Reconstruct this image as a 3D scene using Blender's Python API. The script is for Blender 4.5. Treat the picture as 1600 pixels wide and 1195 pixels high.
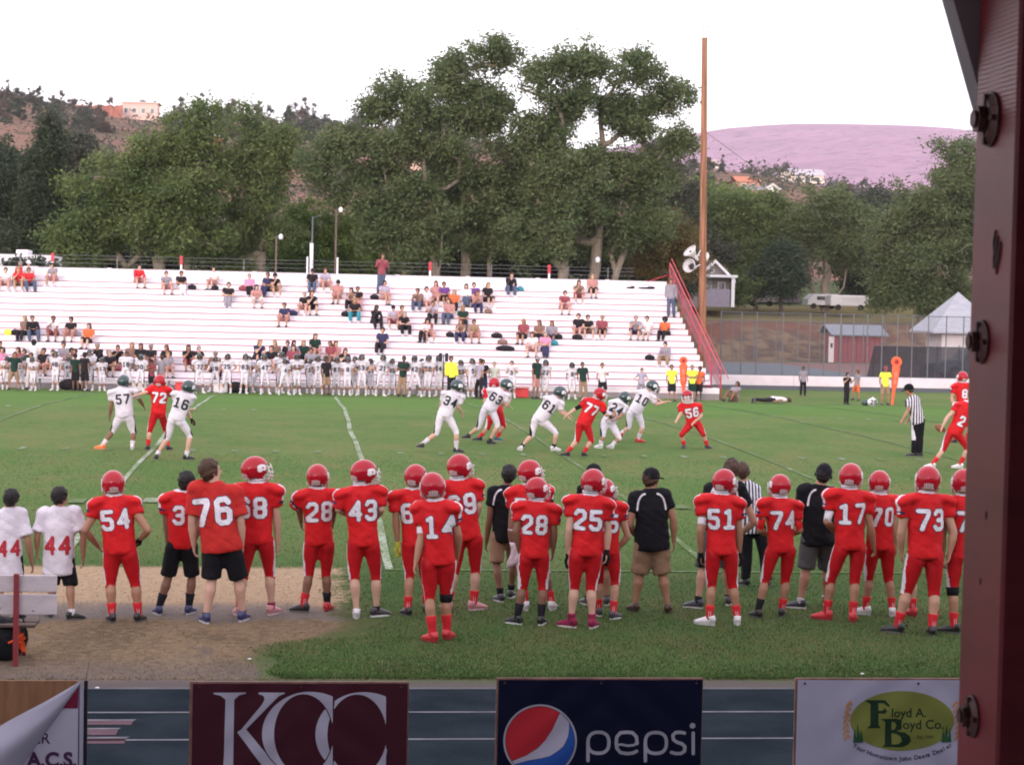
import bpy, bmesh, math, random
import numpy as np
from mathutils import Vector, Matrix, noise
from mathutils.bvhtree import BVHTree
random.seed(7); RNG = np.random.default_rng(7)
SC = bpy.context.scene
for o in list(bpy.data.objects): bpy.data.objects.remove(o)
COL = SC.collection

# ------------------------------------------------------------------ camera
YAW, PITCH, ROLL, FPX, CAMH = 0.1084, -0.0395, 0.0217, 3008.0, 3.672
_f = np.array([math.sin(YAW)*math.cos(PITCH), math.cos(YAW)*math.cos(PITCH), math.sin(PITCH)])
_r = np.array([math.cos(YAW), -math.sin(YAW), 0.0]); _u = np.cross(_r, _f)
CR = math.cos(ROLL)*_r + math.sin(ROLL)*_u
CU = -math.sin(ROLL)*_r + math.cos(ROLL)*_u
CF = _f
CP = np.array([0.0, 0.0, CAMH])
cd = bpy.data.cameras.new('camera'); cam = bpy.data.objects.new('camera', cd); COL.objects.link(cam)
cd.sensor_fit = 'HORIZONTAL'; cd.sensor_width = 36.0; cd.lens = 36.0*FPX/1600.0
cd.clip_start = 0.05; cd.clip_end = 9000
M = Matrix(((CR[0], CU[0], -CF[0], CP[0]), (CR[1], CU[1], -CF[1], CP[1]), (CR[2], CU[2], -CF[2], CP[2]), (0, 0, 0, 1)))
cam.matrix_world = M
SC.camera = cam
cd.dof.use_dof = True; cd.dof.focus_distance = 12.0; cd.dof.aperture_fstop = 20.0
SC.cycles.filter_width = 1.9

# ------------------------------------------------------------------ sky, sun, exposure
W = bpy.data.worlds.new('World'); SC.world = W; W.use_nodes = True
wn = W.node_tree; wn.nodes.clear()
wo = wn.nodes.new('ShaderNodeOutputWorld'); wb = wn.nodes.new('ShaderNodeBackground')
sky = wn.nodes.new('ShaderNodeTexSky'); sky.sky_type = 'NISHITA'; sky.sun_disc = False
SUN_EL, SUN_AZ = math.radians(9.0), math.radians(200.0)      # azimuth clockwise from +Y
sky.sun_elevation = SUN_EL; sky.sun_rotation = SUN_AZ
sky.air_density = 1.0; sky.dust_density = 3.0; sky.ozone_density = 1.0
# thin high overcast: the blue is veiled towards white, evenly over the whole dome
hs = wn.nodes.new('ShaderNodeHueSaturation'); hs.inputs['Saturation'].default_value = 0.30
mixw = wn.nodes.new('ShaderNodeMix'); mixw.data_type = 'RGBA'; mixw.blend_type = 'MIX'
mixw.inputs[0].default_value = 0.55; mixw.inputs[7].default_value = (9.6, 9.0, 9.9, 1)
wn.links.new(sky.outputs[0], hs.inputs['Color']); wn.links.new(hs.outputs[0], mixw.inputs[6])
wn.links.new(mixw.outputs[2], wb.inputs[0]); wn.links.new(wb.outputs[0], wo.inputs[0])
wb.inputs[1].default_value = 0.15
sl = bpy.data.lights.new('sun', 'SUN'); sl.energy = 0.6; sl.angle = math.radians(12); sl.color = (1.0, 0.74, 0.62)
so = bpy.data.objects.new('sun', sl); COL.objects.link(so)
sd = Vector((math.sin(SUN_AZ)*math.cos(SUN_EL), math.cos(SUN_AZ)*math.cos(SUN_EL), math.sin(SUN_EL)))
so.rotation_euler = sd.to_track_quat('Z', 'Y').to_euler()
SC.view_settings.view_transform = 'Standard'; SC.view_settings.look = 'None'
SC.view_settings.exposure = 1.05; SC.view_settings.gamma = 1.0; SC.view_settings.use_curve_mapping = False
SC.render.film_transparent = False
SC.cycles.max_bounces = 6; SC.cycles.transparent_max_bounces = 12; SC.cycles.volume_bounces = 0

# ------------------------------------------------------------------ geometry of the picture
def ray(px, py):
    return CF + CR*((px-800.0)/FPX) - CU*((py-597.5)/FPX)
def at_y(px, py, Y):
    d = ray(px, py); return CP + d*(Y/d[1])
def at_z(px, py, z):
    d = ray(px, py); return CP + d*((z-CAMH)/d[2])
FY0, FW, CROWN, FX0 = 26.476, 48.77, 0.397, 1.278
def fz(Y):
    t = (Y-FY0-FW/2)/(FW/2); return CROWN*np.maximum(0, 1-t*t)
def ground_at(px, py):
    """where the line of sight through a point of the photo meets the crowned field"""
    d = ray(px, py); P = at_z(px, py, 0.0)
    for _ in range(12): P = at_z(px, py, float(fz(P[1])))
    return P
def sstep(x, a, b):
    t = np.clip((x-a)/(b-a), 0, 1); return t*t*(3-2*t)

# ------------------------------------------------------------------ materials
MATS = {}
def newmat(name):
    m = bpy.data.materials.new(name); m.use_nodes = True
    nt = m.node_tree; b = nt.nodes['Principled BSDF']; return m, nt, b
def N(nt, t, **kw):
    n = nt.nodes.new(t)
    for k, v in kw.items(): setattr(n, k, v)
    return n
def mat(name, col, rough=0.8, metal=0.0, var=0.12, scale=6.0, bump=0.0, bscale=40.0, spec=0.3, stretch=None, trans=0.0, rnd=0.0, emit=None, coord='Object', sheen=0.0):
    """plain procedural material: colour with noise variation, fine relief"""
    if name in MATS: return MATS[name]
    m, nt, b = newmat(name); L = nt.links
    tc = N(nt, 'ShaderNodeTexCoord'); mp = N(nt, 'ShaderNodeMapping')
    L.new(tc.outputs[coord], mp.inputs[0])
    if stretch: mp.inputs['Scale'].default_value = stretch
    nz = N(nt, 'ShaderNodeTexNoise'); nz.inputs['Scale'].default_value = scale; nz.inputs['Detail'].default_value = 5
    L.new(mp.outputs[0], nz.inputs['Vector'])
    mr = N(nt, 'ShaderNodeMapRange'); mr.inputs[1].default_value = .3; mr.inputs[2].default_value = .7
    mr.inputs[3].default_value = 1-var; mr.inputs[4].default_value = 1+var
    L.new(nz.outputs[0], mr.inputs[0])
    mx = N(nt, 'ShaderNodeMix', data_type='RGBA', blend_type='MULTIPLY'); mx.inputs[0].default_value = 1
    mx.inputs[6].default_value = (*col, 1)
    L.new(mr.outputs[0], mx.inputs[7]); out = mx.outputs[2]
    if rnd:
        gi = N(nt, 'ShaderNodeNewGeometry'); m2 = N(nt, 'ShaderNodeMapRange'); m2.inputs[3].default_value = 1-rnd; m2.inputs[4].default_value = 1+rnd
        L.new(gi.outputs['Random Per Island'], m2.inputs[0]); mx2 = N(nt, 'ShaderNodeMix', data_type='RGBA', blend_type='MULTIPLY'); mx2.inputs[0].default_value = 1
        L.new(out, mx2.inputs[6]); L.new(m2.outputs[0], mx2.inputs[7]); out = mx2.outputs[2]
    L.new(out, b.inputs['Base Color'])
    b.inputs['Roughness'].default_value = rough; b.inputs['Metallic'].default_value = metal
    b.inputs['Specular IOR Level'].default_value = spec
    if sheen: b.inputs['Sheen Weight'].default_value = sheen
    if bump:
        n2 = N(nt, 'ShaderNodeTexNoise'); n2.inputs['Scale'].default_value = bscale; n2.inputs['Detail'].default_value = 4
        L.new(mp.outputs[0], n2.inputs['Vector'])
        bp = N(nt, 'ShaderNodeBump'); bp.inputs['Strength'].default_value = 1.0; bp.inputs['Distance'].default_value = bump
        L.new(n2.outputs[0], bp.inputs['Height']); L.new(bp.outputs[0], b.inputs['Normal'])
    if emit: b.inputs['Emission Color'].default_value = (*emit, 1); b.inputs['Emission Strength'].default_value = 1
    MATS[name] = m; return m
def cloth(col, rough=0.8, bump=.028, bscale=8.0, sheen=.02):
    k = 'cloth_%.2f_%.2f_%.2f_%.1f' % (*col, rough)
    return mat(k, col, rough, var=.16, scale=6, bump=bump, bscale=bscale, spec=.12, sheen=sheen)
def paint(col, rough=.45, spec=.5):
    return mat('paint_%.2f_%.2f_%.2f_%.2f' % (*col, rough), col, rough, var=.08, scale=8, bump=.002, bscale=30, spec=spec)

# ------------------------------------------------------------------ object helpers
def tag(o, label=None, cat=None, group=None, kind=None):
    if label: o['label'] = label
    if cat: o['category'] = cat
    if group: o['group'] = group
    if kind: o['kind'] = kind
    return o
def mesh(name, verts, faces, mats=None, smooth=False, fmat=None):
    me = bpy.data.meshes.new(name)
    if isinstance(faces, np.ndarray):
        v = np.asarray(verts, dtype=np.float32); n = faces.shape[1]; nf = len(faces)
        me.vertices.add(len(v)); me.vertices.foreach_set('co', v.ravel())
        me.loops.add(nf*n); me.loops.foreach_set('vertex_index', faces.astype(np.int32).ravel())
        me.polygons.add(nf); me.polygons.foreach_set('loop_start', (np.arange(nf)*n).astype(np.int32))
        me.update(calc_edges=True)
    else:
        me.from_pydata([tuple(map(float, p)) for p in verts], [], faces); me.update()
    for m in (mats if isinstance(mats, (list, tuple)) else [mats] if mats else []): me.materials.append(m)
    if fmat is not None: me.polygons.foreach_set('material_index', np.asarray(fmat, dtype=np.int32))
    if smooth: me.polygons.foreach_set('use_smooth', np.ones(len(me.polygons), dtype=bool))
    return me
def link(name, me, parent=None, loc=None, **t):
    o = bpy.data.objects.new(name, me); COL.objects.link(o)
    if parent is not None: o.parent = parent
    if loc is not None: o.location = tuple(map(float, loc))
    tag(o, **t); return o
def empty(name, loc, label=None, cat=None, group=None, rz=0):
    o = link(name, None, None, loc, label=label, cat=cat, group=group); o.rotation_euler.z = rz; o.empty_display_size = .2; return o

class G:
    """collects closed pieces into one mesh"""
    def __init__(s): s.v = []; s.f = []; s.n = 0; s.m = []; s.cur = 0
    def add(s, v, f):
        s.v += [tuple(p) for p in v]; s.f += [tuple(i+s.n for i in q) for q in f]; s.m += [s.cur]*len(f); s.n = len(s.v); return s
    def box(s, lo, hi, rz=0, c=None, bev=0.0):
        x0, y0, z0 = lo; x1, y1, z1 = hi
        if bev > 0:
            b = min(bev, (x1-x0)/2.5, (y1-y0)/2.5, (z1-z0)/2.5)
            v = []; f = []
            for (sx, X) in ((1, x0), (-1, x1)):
                for (sy, Y) in ((1, y0), (-1, y1)):
                    for (sz, Z) in ((1, z0), (-1, z1)):
                        v += [(X, Y+sy*b, Z+sz*b), (X+sx*b, Y, Z+sz*b), (X+sx*b, Y+sy*b, Z)]
            def I(i, j, k, a): return (i*4+j*2+k)*3+a
            f += [(I(0,0,0,0), I(0,0,1,0), I(0,1,1,0), I(0,1,0,0)), (I(1,0,0,0), I(1,1,0,0), I(1,1,1,0), I(1,0,1,0)),
                  (I(0,0,0,1), I(1,0,0,1), I(1,0,1,1), I(0,0,1,1)), (I(0,1,0,1), I(0,1,1,1), I(1,1,1,1), I(1,1,0,1)),
                  (I(0,0,0,2), I(0,1,0,2), I(1,1,0,2), I(1,0,0,2)), (I(0,0,1,2), I(1,0,1,2), I(1,1,1,2), I(0,1,1,2))]
            for i in (0, 1):
                for j in (0, 1):
                    f.append((I(i,j,0,0), I(i,j,0,1), I(i,j,1,1), I(i,j,1,0)))
                    f.append((I(i,0,j,0), I(i,0,j,2), I(i,1,j,2), I(i,1,j,0)))
                    f.append((I(0,i,j,1), I(0,i,j,2), I(1,i,j,2), I(1,i,j,1)))
                    for k in (0, 1): f.append((I(i,j,k,0), I(i,j,k,1), I(i,j,k,2)))
        else:
            v = [(x0,y0,z0),(x1,y0,z0),(x1,y1,z0),(x0,y1,z0),(x0,y0,z1),(x1,y0,z1),(x1,y1,z1),(x0,y1,z1)]
            f = [(0,3,2,1),(4,5,6,7),(0,1,5,4),(1,2,6,5),(2,3,7,6),(3,0,4,7)]
        if rz:
            c = c or ((x0+x1)/2, (y0+y1)/2); cs, sn = math.cos(rz), math.sin(rz)
            v = [(c[0]+(p[0]-c[0])*cs-(p[1]-c[1])*sn, c[1]+(p[0]-c[0])*sn+(p[1]-c[1])*cs, p[2]) for p in v]
        return s.add(v, f)
    def tube(s, pts, rad, seg=10, side=None, cap=True):
        """loft along pts; rad = number, list of numbers or list of (a, b): a along `side`, b across it"""
        P = [np.asarray(p, float) for p in pts]; n = len(P)
        R = [rad]*n if np.isscalar(rad) else list(rad)
        v = []; prev = None
        for i in range(n):
            t = P[min(i+1, n-1)]-P[max(i-1, 0)]; l = np.linalg.norm(t); t = t/l if l > 1e-9 else np.array([0, 0, 1.])
            a = np.asarray(side, float) if side is not None else (prev if prev is not None else np.array([1., 0, 0]) if abs(t[0]) < .9 else np.array([0, 1., 0]))
            a = a - t*np.dot(a, t); la = np.linalg.norm(a)
            if la < 1e-4: a = np.cross(t, [0, 0, 1.]) if abs(t[2]) < .9 else np.cross(t, [0, 1., 0]); la = np.linalg.norm(a)
            a = a/la; prev = a; b = np.cross(t, a)
            ra, rb = (R[i], R[i]) if np.isscalar(R[i]) else R[i]
            for k in range(seg):
                w = 2*math.pi*k/seg; v.append(P[i]+a*ra*math.cos(w)+b*rb*math.sin(w))
        f = []
        for i in range(n-1):
            for k in range(seg):
                k2 = (k+1) % seg; f.append((i*seg+k, i*seg+k2, (i+1)*seg+k2, (i+1)*seg+k))
        if cap: f.append(tuple(range(seg))[::-1]); f.append(tuple(range((n-1)*seg, n*seg)))
        return s.add(v, f)
    def cap(s, a, b, ra, rb, seg=10, side=None, flat=1.0):
        """limb with rounded ends"""
        a = np.asarray(a, float); b = np.asarray(b, float); t = b-a; l = np.linalg.norm(t); t = t/max(l, 1e-9)
        pts = []; rr = []
        for q in (.98, .75, .4): pts.append(a-t*ra*q); rr.append(ra*math.sqrt(max(.02, 1-q*q)))
        for q in (0, .33, .66, 1): pts.append(a+(b-a)*q); rr.append(ra+(rb-ra)*q)
        for q in (.4, .75, .98): pts.append(b+t*rb*q); rr.append(rb*math.sqrt(max(.02, 1-q*q)))
        return s.tube(pts, [(r, r*flat) for r in rr], seg, side)
    def ell(s, c, r, R=None, seg=14, rings=9):
        c = np.asarray(c, float); v = []; f = []
        R = np.eye(3) if R is None else np.asarray(R, float)     # columns: the three axes
        for i in range(rings+1):
            th = math.pi*i/rings
            for k in range(seg):
                ph = 2*math.pi*k/seg
                q = np.array([r[0]*math.sin(th)*math.cos(ph), r[1]*math.sin(th)*math.sin(ph), r[2]*math.cos(th)]); v.append(c+R@q)
        for i in range(rings):
            for k in range(seg):
                k2 = (k+1) % seg; f.append((i*seg+k, (i+1)*seg+k, (i+1)*seg+k2, i*seg+k2))
        return s.add(v, f)
    def prism(s, poly, a0, a1, axis='z'):
        """polygon extruded from a0 to a1 along axis"""
        n = len(poly)
        def P(p, a): return (p[0], p[1], a) if axis == 'z' else (p[0], a, p[1]) if axis == 'y' else (a, p[0], p[1])
        v = [P(p, a0) for p in poly]+[P(p, a1) for p in poly]
        f = [tuple(range(n))[::-1], tuple(range(n, 2*n))]+[(i, (i+1) % n, n+(i+1) % n, n+i) for i in range(n)]
        return s.add(v, f)
    def build(s, name, mats, parent=None, loc=None, smooth=False, local=False, **t):
        v = np.array(s.v, float) if s.v else np.zeros((0, 3))
        o0 = np.array([0., 0, 0])
        if loc is not None and not local: v = v-np.asarray(loc, float); o0 = loc
        elif loc is not None: o0 = loc
        elif parent is not None and not local: v = v-np.array(parent.location)
        me = mesh(name, v, s.f, mats, smooth, s.m if any(s.m) else None)
        return link(name, me, parent, None if (parent is not None and loc is None) else o0, **t)
def fixn(me):
    bm = bmesh.new(); bm.from_mesh(me); bmesh.ops.recalc_face_normals(bm, faces=bm.faces); bm.to_mesh(me); bm.free()

def ordinal(k):
    w = ['first','second','third','fourth','fifth','sixth','seventh','eighth','ninth','tenth','eleventh','twelfth','thirteenth','fourteenth','fifteenth','sixteenth','seventeenth','eighteenth','nineteenth','twentieth']
    if k <= 20: return w[k-1]
    tens = {2:'twenty',3:'thirty',4:'forty',5:'fifty',6:'sixty',7:'seventy',8:'eighty'}[k//10]
    return {2:'twentieth',3:'thirtieth',4:'fortieth',5:'fiftieth',6:'sixtieth',7:'seventieth',8:'eightieth'}[k//10] if k % 10 == 0 else tens+'-'+w[k % 10-1]

# ------------------------------------------------------------------ flat print: shapes from signed distances, with clean outlines
def sdf_fill(fn, x0, x1, y0, y1, res):
    """polygons covering fn(x, y) < 0, cell by cell (marching squares)"""
    nx = max(2, int((x1-x0)/res)); ny = max(2, int((y1-y0)/res))
    xs = np.linspace(x0, x1, nx+1); ys = np.linspace(y0, y1, ny+1)
    X, Y = np.meshgrid(xs, ys); D = fn(X, Y)
    v = []; f = []; key = {}
    def vid(p):
        k = (round(p[0]*1e5), round(p[1]*1e5))
        if k not in key: key[k] = len(v); v.append(p)
        return key[k]
    ins = D < 0
    cnt = ins[:-1, :-1].astype(int)+ins[1:, :-1]+ins[:-1, 1:]+ins[1:, 1:]
    for j, i in zip(*np.nonzero(cnt)):
        c = [(xs[i], ys[j], D[j, i]), (xs[i+1], ys[j], D[j, i+1]), (xs[i+1], ys[j+1], D[j+1, i+1]), (xs[i], ys[j+1], D[j+1, i])]
        poly = []
        for k in range(4):
            a = c[k]; b = c[(k+1) % 4]
            if a[2] < 0: poly.append(vid(a[:2]))
            if (a[2] < 0) != (b[2] < 0):
                t = a[2]/(a[2]-b[2]); poly.append(vid((a[0]+(b[0]-a[0])*t, a[1]+(b[1]-a[1])*t)))
        q = []
        for p in poly:
            if not q or q[-1] != p: q.append(p)
        if len(q) > 1 and q[0] == q[-1]: q.pop()
        if len(q) >= 3: f.append(tuple(q))
    return np.array(v) if v else np.zeros((0, 2)), f
def seg_d(X, Y, a, b):
    ax, ay = a; bx, by = b; dx, dy = bx-ax, by-ay
    t = np.clip(((X-ax)*dx+(Y-ay)*dy)/max(dx*dx+dy*dy, 1e-12), 0, 1)
    return np.hypot(X-ax-t*dx, Y-ay-t*dy)
def stroke(pts, w, closed=False):
    p = list(pts)+([pts[0]] if closed else [])
    def fn(X, Y):
        d = seg_d(X, Y, p[0], p[1])
        for a, b in zip(p[1:-1], p[2:]): d = np.minimum(d, seg_d(X, Y, a, b))
        return d-w/2
    return fn
def arc(cx, cy, r, a0, a1, n=14, ry=None):
    ry = ry or r
    return [(cx+r*math.cos(math.radians(a0+(a1-a0)*k/n)), cy+ry*math.sin(math.radians(a0+(a1-a0)*k/n))) for k in range(n+1)]
def poly_sdf(pts):
    def fn(X, Y):
        d = np.full(X.shape, 1e9); ins = np.zeros(X.shape, bool); n = len(pts)
        for i in range(n):
            a = pts[i]; b = pts[(i+1) % n]; d = np.minimum(d, seg_d(X, Y, a, b))
            c = ((a[1] > Y) != (b[1] > Y)) & (X < (b[0]-a[0])*(Y-a[1])/((b[1]-a[1]) if abs(b[1]-a[1]) > 1e-12 else 1e-12)+a[0]); ins ^= c
        return np.where(ins, -d, d)
    return fn
def ellip(cx, cy, rx, ry): return lambda X, Y: (np.hypot((X-cx)/rx, (Y-cy)/ry)-1)*min(rx, ry)
def union(*fs):
    def fn(X, Y):
        d = fs[0](X, Y)
        for g in fs[1:]: d = np.minimum(d, g(X, Y))
        return d
    return fn
def inter(*fs):
    def fn(X, Y):
        d = fs[0](X, Y)
        for g in fs[1:]: d = np.maximum(d, g(X, Y))
        return d
    return fn
def minus(a, b): return lambda X, Y: np.maximum(a(X, Y), -b(X, Y))
def grow(a, w): return lambda X, Y: a(X, Y)-w
def move(a, dx, dy, s=1.0): return lambda X, Y: a((X-dx)/s, (Y-dy)/s)*s

# varsity digits, each in a box 0.6 wide and 1 high
_T = .19; _h = _T/2; _x0, _x1, _y0, _y1 = _h, .6-_h, _h, 1-_h; _m = .5; _c = .09
DIG = {
 '0': [[(_x0,_y0+_c),(_x0,_y1-_c),(_x0+_c,_y1),(_x1-_c,_y1),(_x1,_y1-_c),(_x1,_y0+_c),(_x1-_c,_y0),(_x0+_c,_y0),(_x0,_y0+_c)]],
 '1': [[(.3,_y0),(.3,_y1),(.14,_y1-.08)],[(.12,_y0),(.48,_y0)]],
 '2': [[(_x0,_y1-.14),(_x0+_c,_y1),(_x1-_c,_y1),(_x1,_y1-_c),(_x1,_m+.08),(_x0,_y0+.1),(_x0,_y0),(_x1,_y0)]],
 '3': [[(_x0,_y1-.12),(_x0+_c,_y1),(_x1-_c,_y1),(_x1,_y1-_c),(_x1,_m+.09),(_x1-_c,_m),(_x0+.14,_m)],[(_x1-_c,_m),(_x1,_m-.09),(_x1,_y0+_c),(_x1-_c,_y0),(_x0+_c,_y0),(_x0,_y0+.12)]],
 '4': [[(_x1-.06,_y0),(_x1-.06,_y1),(_x0,_m-.16),(_x1+.02,_m-.16)]],
 '5': [[(_x1,_y1),(_x0,_y1),(_x0,_m+.06),(_x1-_c,_m+.06),(_x1,_m-.05),(_x1,_y0+_c),(_x1-_c,_y0),(_x0+_c,_y0),(_x0,_y0+.12)]],
 '6': [[(_x1,_y1-.12),(_x1-_c,_y1),(_x0+_c,_y1),(_x0,_y1-_c),(_x0,_y0+_c),(_x0+_c,_y0),(_x1-_c,_y0),(_x1,_y0+_c),(_x1,_m-.04),(_x1-_c,_m+.05),(_x0,_m+.05)]],
 '7': [[(_x0,_y1),(_x1,_y1),(_x1,_y1-.1),(.24,_y0)]],
 '8': [[(_x0,_m+.1),(_x0,_y1-_c),(_x0+_c,_y1),(_x1-_c,_y1),(_x1,_y1-_c),(_x1,_m+.1),(_x1-_c,_m),(_x0+_c,_m),(_x0,_m+.1)],[(_x0+_c,_m),(_x0,_m-.1),(_x0,_y0+_c),(_x0+_c,_y0),(_x1-_c,_y0),(_x1,_y0+_c),(_x1,_m-.1),(_x1-_c,_m)]],
 '9': [[(_x0,_y0+.12),(_x0+_c,_y0),(_x1-_c,_y0),(_x1,_y0+_c),(_x1,_y1-_c),(_x1-_c,_y1),(_x0+_c,_y1),(_x0,_y1-_c),(_x0,_m+.04),(_x0+_c,_m-.05),(_x1,_m-.05)]],
 'H': [[(_x0,_y0),(_x0,_y1)],[(_x1,_y0),(_x1,_y1)],[(_x0,_m),(_x1,_m)]],
}
def number_sdf(txt, h, gap=.16, thick=_T):
    w = .6*h; tot = len(txt)*w+(len(txt)-1)*gap*h; fs = []
    for i, ch in enumerate(txt):
        ox = -tot/2+i*(w+gap*h)
        for st in DIG[ch]: fs.append(stroke([(ox+p[0]*h, (p[1]-.5)*h) for p in st], thick*h))
    return union(*fs), tot
def text_mesh(txt, size, res=6, bold=0.0, shear=0.0):
    """lettering of the built-in font as flat triangles, origin at its left baseline"""
    c = bpy.data.curves.new('t', 'FONT'); c.body = txt; c.size = size; c.resolution_u = res; c.offset = bold; c.shear = shear
    o = bpy.data.objects.new('t', c); COL.objects.link(o)
    dg = bpy.context.evaluated_depsgraph_get(); me = bpy.data.meshes.new_from_object(o.evaluated_get(dg))
    v = np.array([p.co[:2] for p in me.vertices]); f = [tuple(p.vertices) for p in me.polygons]
    bpy.data.objects.remove(o); bpy.data.curves.remove(c); bpy.data.meshes.remove(me)
    return v, f
# ================================================================== ground
def terrain(X, Y):
    X = np.asarray(X, float); Y = np.asarray(Y, float)
    z = fz(Y)*(Y > FY0)*(Y < FY0+FW)
    z = z+2.9*sstep(Y, 140, 151)+1.5*sstep(Y, 161, 182)+3.5*sstep(Y, 182, 260)
    z = z+.25*np.sin(X*.11+Y*.07)*sstep(Y, 161, 175)
    return z
def expr(nt):
    """tiny helper for math nodes"""
    L = nt.links
    class E:
        def __init__(s, o): s.o = o
        def _b(s, q, op, rev=False):
            n = nt.nodes.new('ShaderNodeMath'); n.operation = op
            a, b = (q, s) if rev else (s, q)
            for k, w in enumerate((a, b)):
                if isinstance(w, E): L.new(w.o, n.inputs[k])
                else: n.inputs[k].default_value = w
            return E(n.outputs[0])
        def __add__(s, q): return s._b(q, 'ADD')
        __radd__ = __add__
        def __sub__(s, q): return s._b(q, 'SUBTRACT')
        def __rsub__(s, q): return s._b(q, 'SUBTRACT', True)
        def __mul__(s, q): return s._b(q, 'MULTIPLY')
        __rmul__ = __mul__
        def mx(s, q): return s._b(q, 'MAXIMUM')
        def mn(s, q): return s._b(q, 'MINIMUM')
    def ramp(e, a, b):
        n = nt.nodes.new('ShaderNodeMapRange'); n.interpolation_type = 'SMOOTHSTEP'
        n.inputs[1].default_value = a; n.inputs[2].default_value = b; L.new(e.o, n.inputs[0]); return E(n.outputs[0])
    def noisee(vec, scale, detail=4, rough=.55):
        n = nt.nodes.new('ShaderNodeTexNoise'); n.inputs['Scale'].default_value = scale; n.inputs['Detail'].default_value = detail; n.inputs['Roughness'].default_value = rough
        L.new(vec, n.inputs['Vector']); return E(n.outputs[0])
    def mixc(f, a, b):
        n = nt.nodes.new('ShaderNodeMix'); n.data_type = 'RGBA'
        if isinstance(f, E): L.new(f.o, n.inputs[0])
        else: n.inputs[0].default_value = f
        for k, w in ((6, a), (7, b)):
            if isinstance(w, tuple): n.inputs[k].default_value = (*w, 1)
            else: L.new(w, n.inputs[k])
        return n.outputs[2]
    return E, ramp, noisee, mixc
def ground_material():
    m, nt, b = newmat('turf_and_soil'); L = nt.links; E, ramp, nz, mixc = expr(nt)
    tc = N(nt, 'ShaderNodeTexCoord'); sx = N(nt, 'ShaderNodeSeparateXYZ'); L.new(tc.outputs['Object'], sx.inputs[0])
    X, Y = E(sx.outputs[0]), E(sx.outputs[1]); V = tc.outputs['Object']
    mp = N(nt, 'ShaderNodeMapping'); mp.inputs['Scale'].default_value = (1.1, .55, 1); L.new(V, mp.inputs[0]); VS = mp.outputs[0]
    n1 = nz(V, .22, 3); n2 = nz(VS, 1.1, 5, .6); n3 = nz(V, 9, 6, .7); n4 = nz(V, 60, 3, .7)
    c = mixc(ramp(n1, .38, .62), (.096, .158, .050), (.124, .172, .062))
    dry = ramp(n2*.6+n1*.25+n3*.25, .50, .66)
    c = mixc(dry*.42, c, (.165, .165, .070))
    c = mixc(ramp(n3*.6+n4*.4, .50, .60)*.75, c, (.036, .080, .020)); c = mixc(ramp(n3*.4+n2*.3+n4*.3, .53, .62)*.5, c, (.17, .17, .075))
    # worn strip behind the near sideline, dark lush band along it
    worn = ramp(Y, 19.2, 20.4)*(1-ramp(Y, 22.6, 24.4))
    c = mixc(worn*ramp(n2*.5+n3*.5, .36, .60)*.75, c, (.105, .092, .040))
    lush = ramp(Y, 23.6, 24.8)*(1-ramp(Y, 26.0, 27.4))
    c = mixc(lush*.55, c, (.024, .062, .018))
    wornf = ramp(Y, 31, 36)*(1-ramp(Y, 41, 48))
    c = mixc(wornf*ramp(n2, .46, .66)*.35, c, (.15, .15, .06))
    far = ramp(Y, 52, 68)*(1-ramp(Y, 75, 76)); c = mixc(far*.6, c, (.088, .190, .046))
    c = mixc((1-ramp(Y, 21, 36))*.72, c, mixc(ramp(n2*.5+n3*.5, .42, .6), (.042, .084, .028), (.074, .088, .038)))  # near turf darkened toward the camera: stand's shade painted into the colour
    # bare soil at the bench: edge runs across, then round the end
    e = (n2-.5)*1.5+(n3-.5)*1.0
    soil = (1-ramp(X+e-ramp(Y, 19.8, 22.0)*1.05, -.62, -.30))*(1-ramp(Y+e*.22, 26.45, 26.8))*ramp(Y, 18.0, 18.2)
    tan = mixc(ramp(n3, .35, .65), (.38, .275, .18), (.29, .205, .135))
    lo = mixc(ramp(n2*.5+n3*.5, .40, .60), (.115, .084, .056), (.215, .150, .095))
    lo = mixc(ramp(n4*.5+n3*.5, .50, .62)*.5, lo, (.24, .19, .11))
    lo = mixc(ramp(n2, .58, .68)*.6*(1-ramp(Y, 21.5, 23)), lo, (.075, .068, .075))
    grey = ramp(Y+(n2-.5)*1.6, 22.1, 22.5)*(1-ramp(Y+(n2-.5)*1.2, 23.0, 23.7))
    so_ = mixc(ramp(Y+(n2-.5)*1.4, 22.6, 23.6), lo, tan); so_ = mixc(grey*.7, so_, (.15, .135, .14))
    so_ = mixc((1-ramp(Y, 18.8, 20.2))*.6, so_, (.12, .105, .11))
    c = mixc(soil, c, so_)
    # grit strip along the track
    c = mixc((1-ramp(Y+(n2-.5)*.5, 18.50, 18.85))*.9, c, (.105, .088, .088))
    # beyond the far grass: dry verge, bank and brush
    bank = ramp(Y, 138.5, 140.5)
    bc = mixc(ramp(nz(V, .7, 6, .7), .42, .58), (.085, .060, .050), (.165, .115, .075))
    bc = mixc(ramp(nz(V, .16, 3), .45, .60)*ramp(Y, 143, 147)*.8, bc, (.135, .058, .042))
    bc = mixc(ramp(Y, 160, 162), bc, mixc(ramp(n3, .4, .6), (.20, .15, .075), (.12, .115, .05)))
    bc = mixc(ramp(Y, 183, 190), bc, (.06, .075, .035))
    c = mixc(bank, c, bc)
    mr = N(nt, 'ShaderNodeMix', data_type='RGBA', blend_type='MULTIPLY'); mr.inputs[0].default_value = 1
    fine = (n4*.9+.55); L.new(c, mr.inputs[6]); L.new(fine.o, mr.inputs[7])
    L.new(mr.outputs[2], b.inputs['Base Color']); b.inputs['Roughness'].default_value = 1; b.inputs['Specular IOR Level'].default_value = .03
    bp = N(nt, 'ShaderNodeBump'); bp.inputs['Distance'].default_value = .03; bp.inputs['Strength'].default_value = .8
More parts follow.
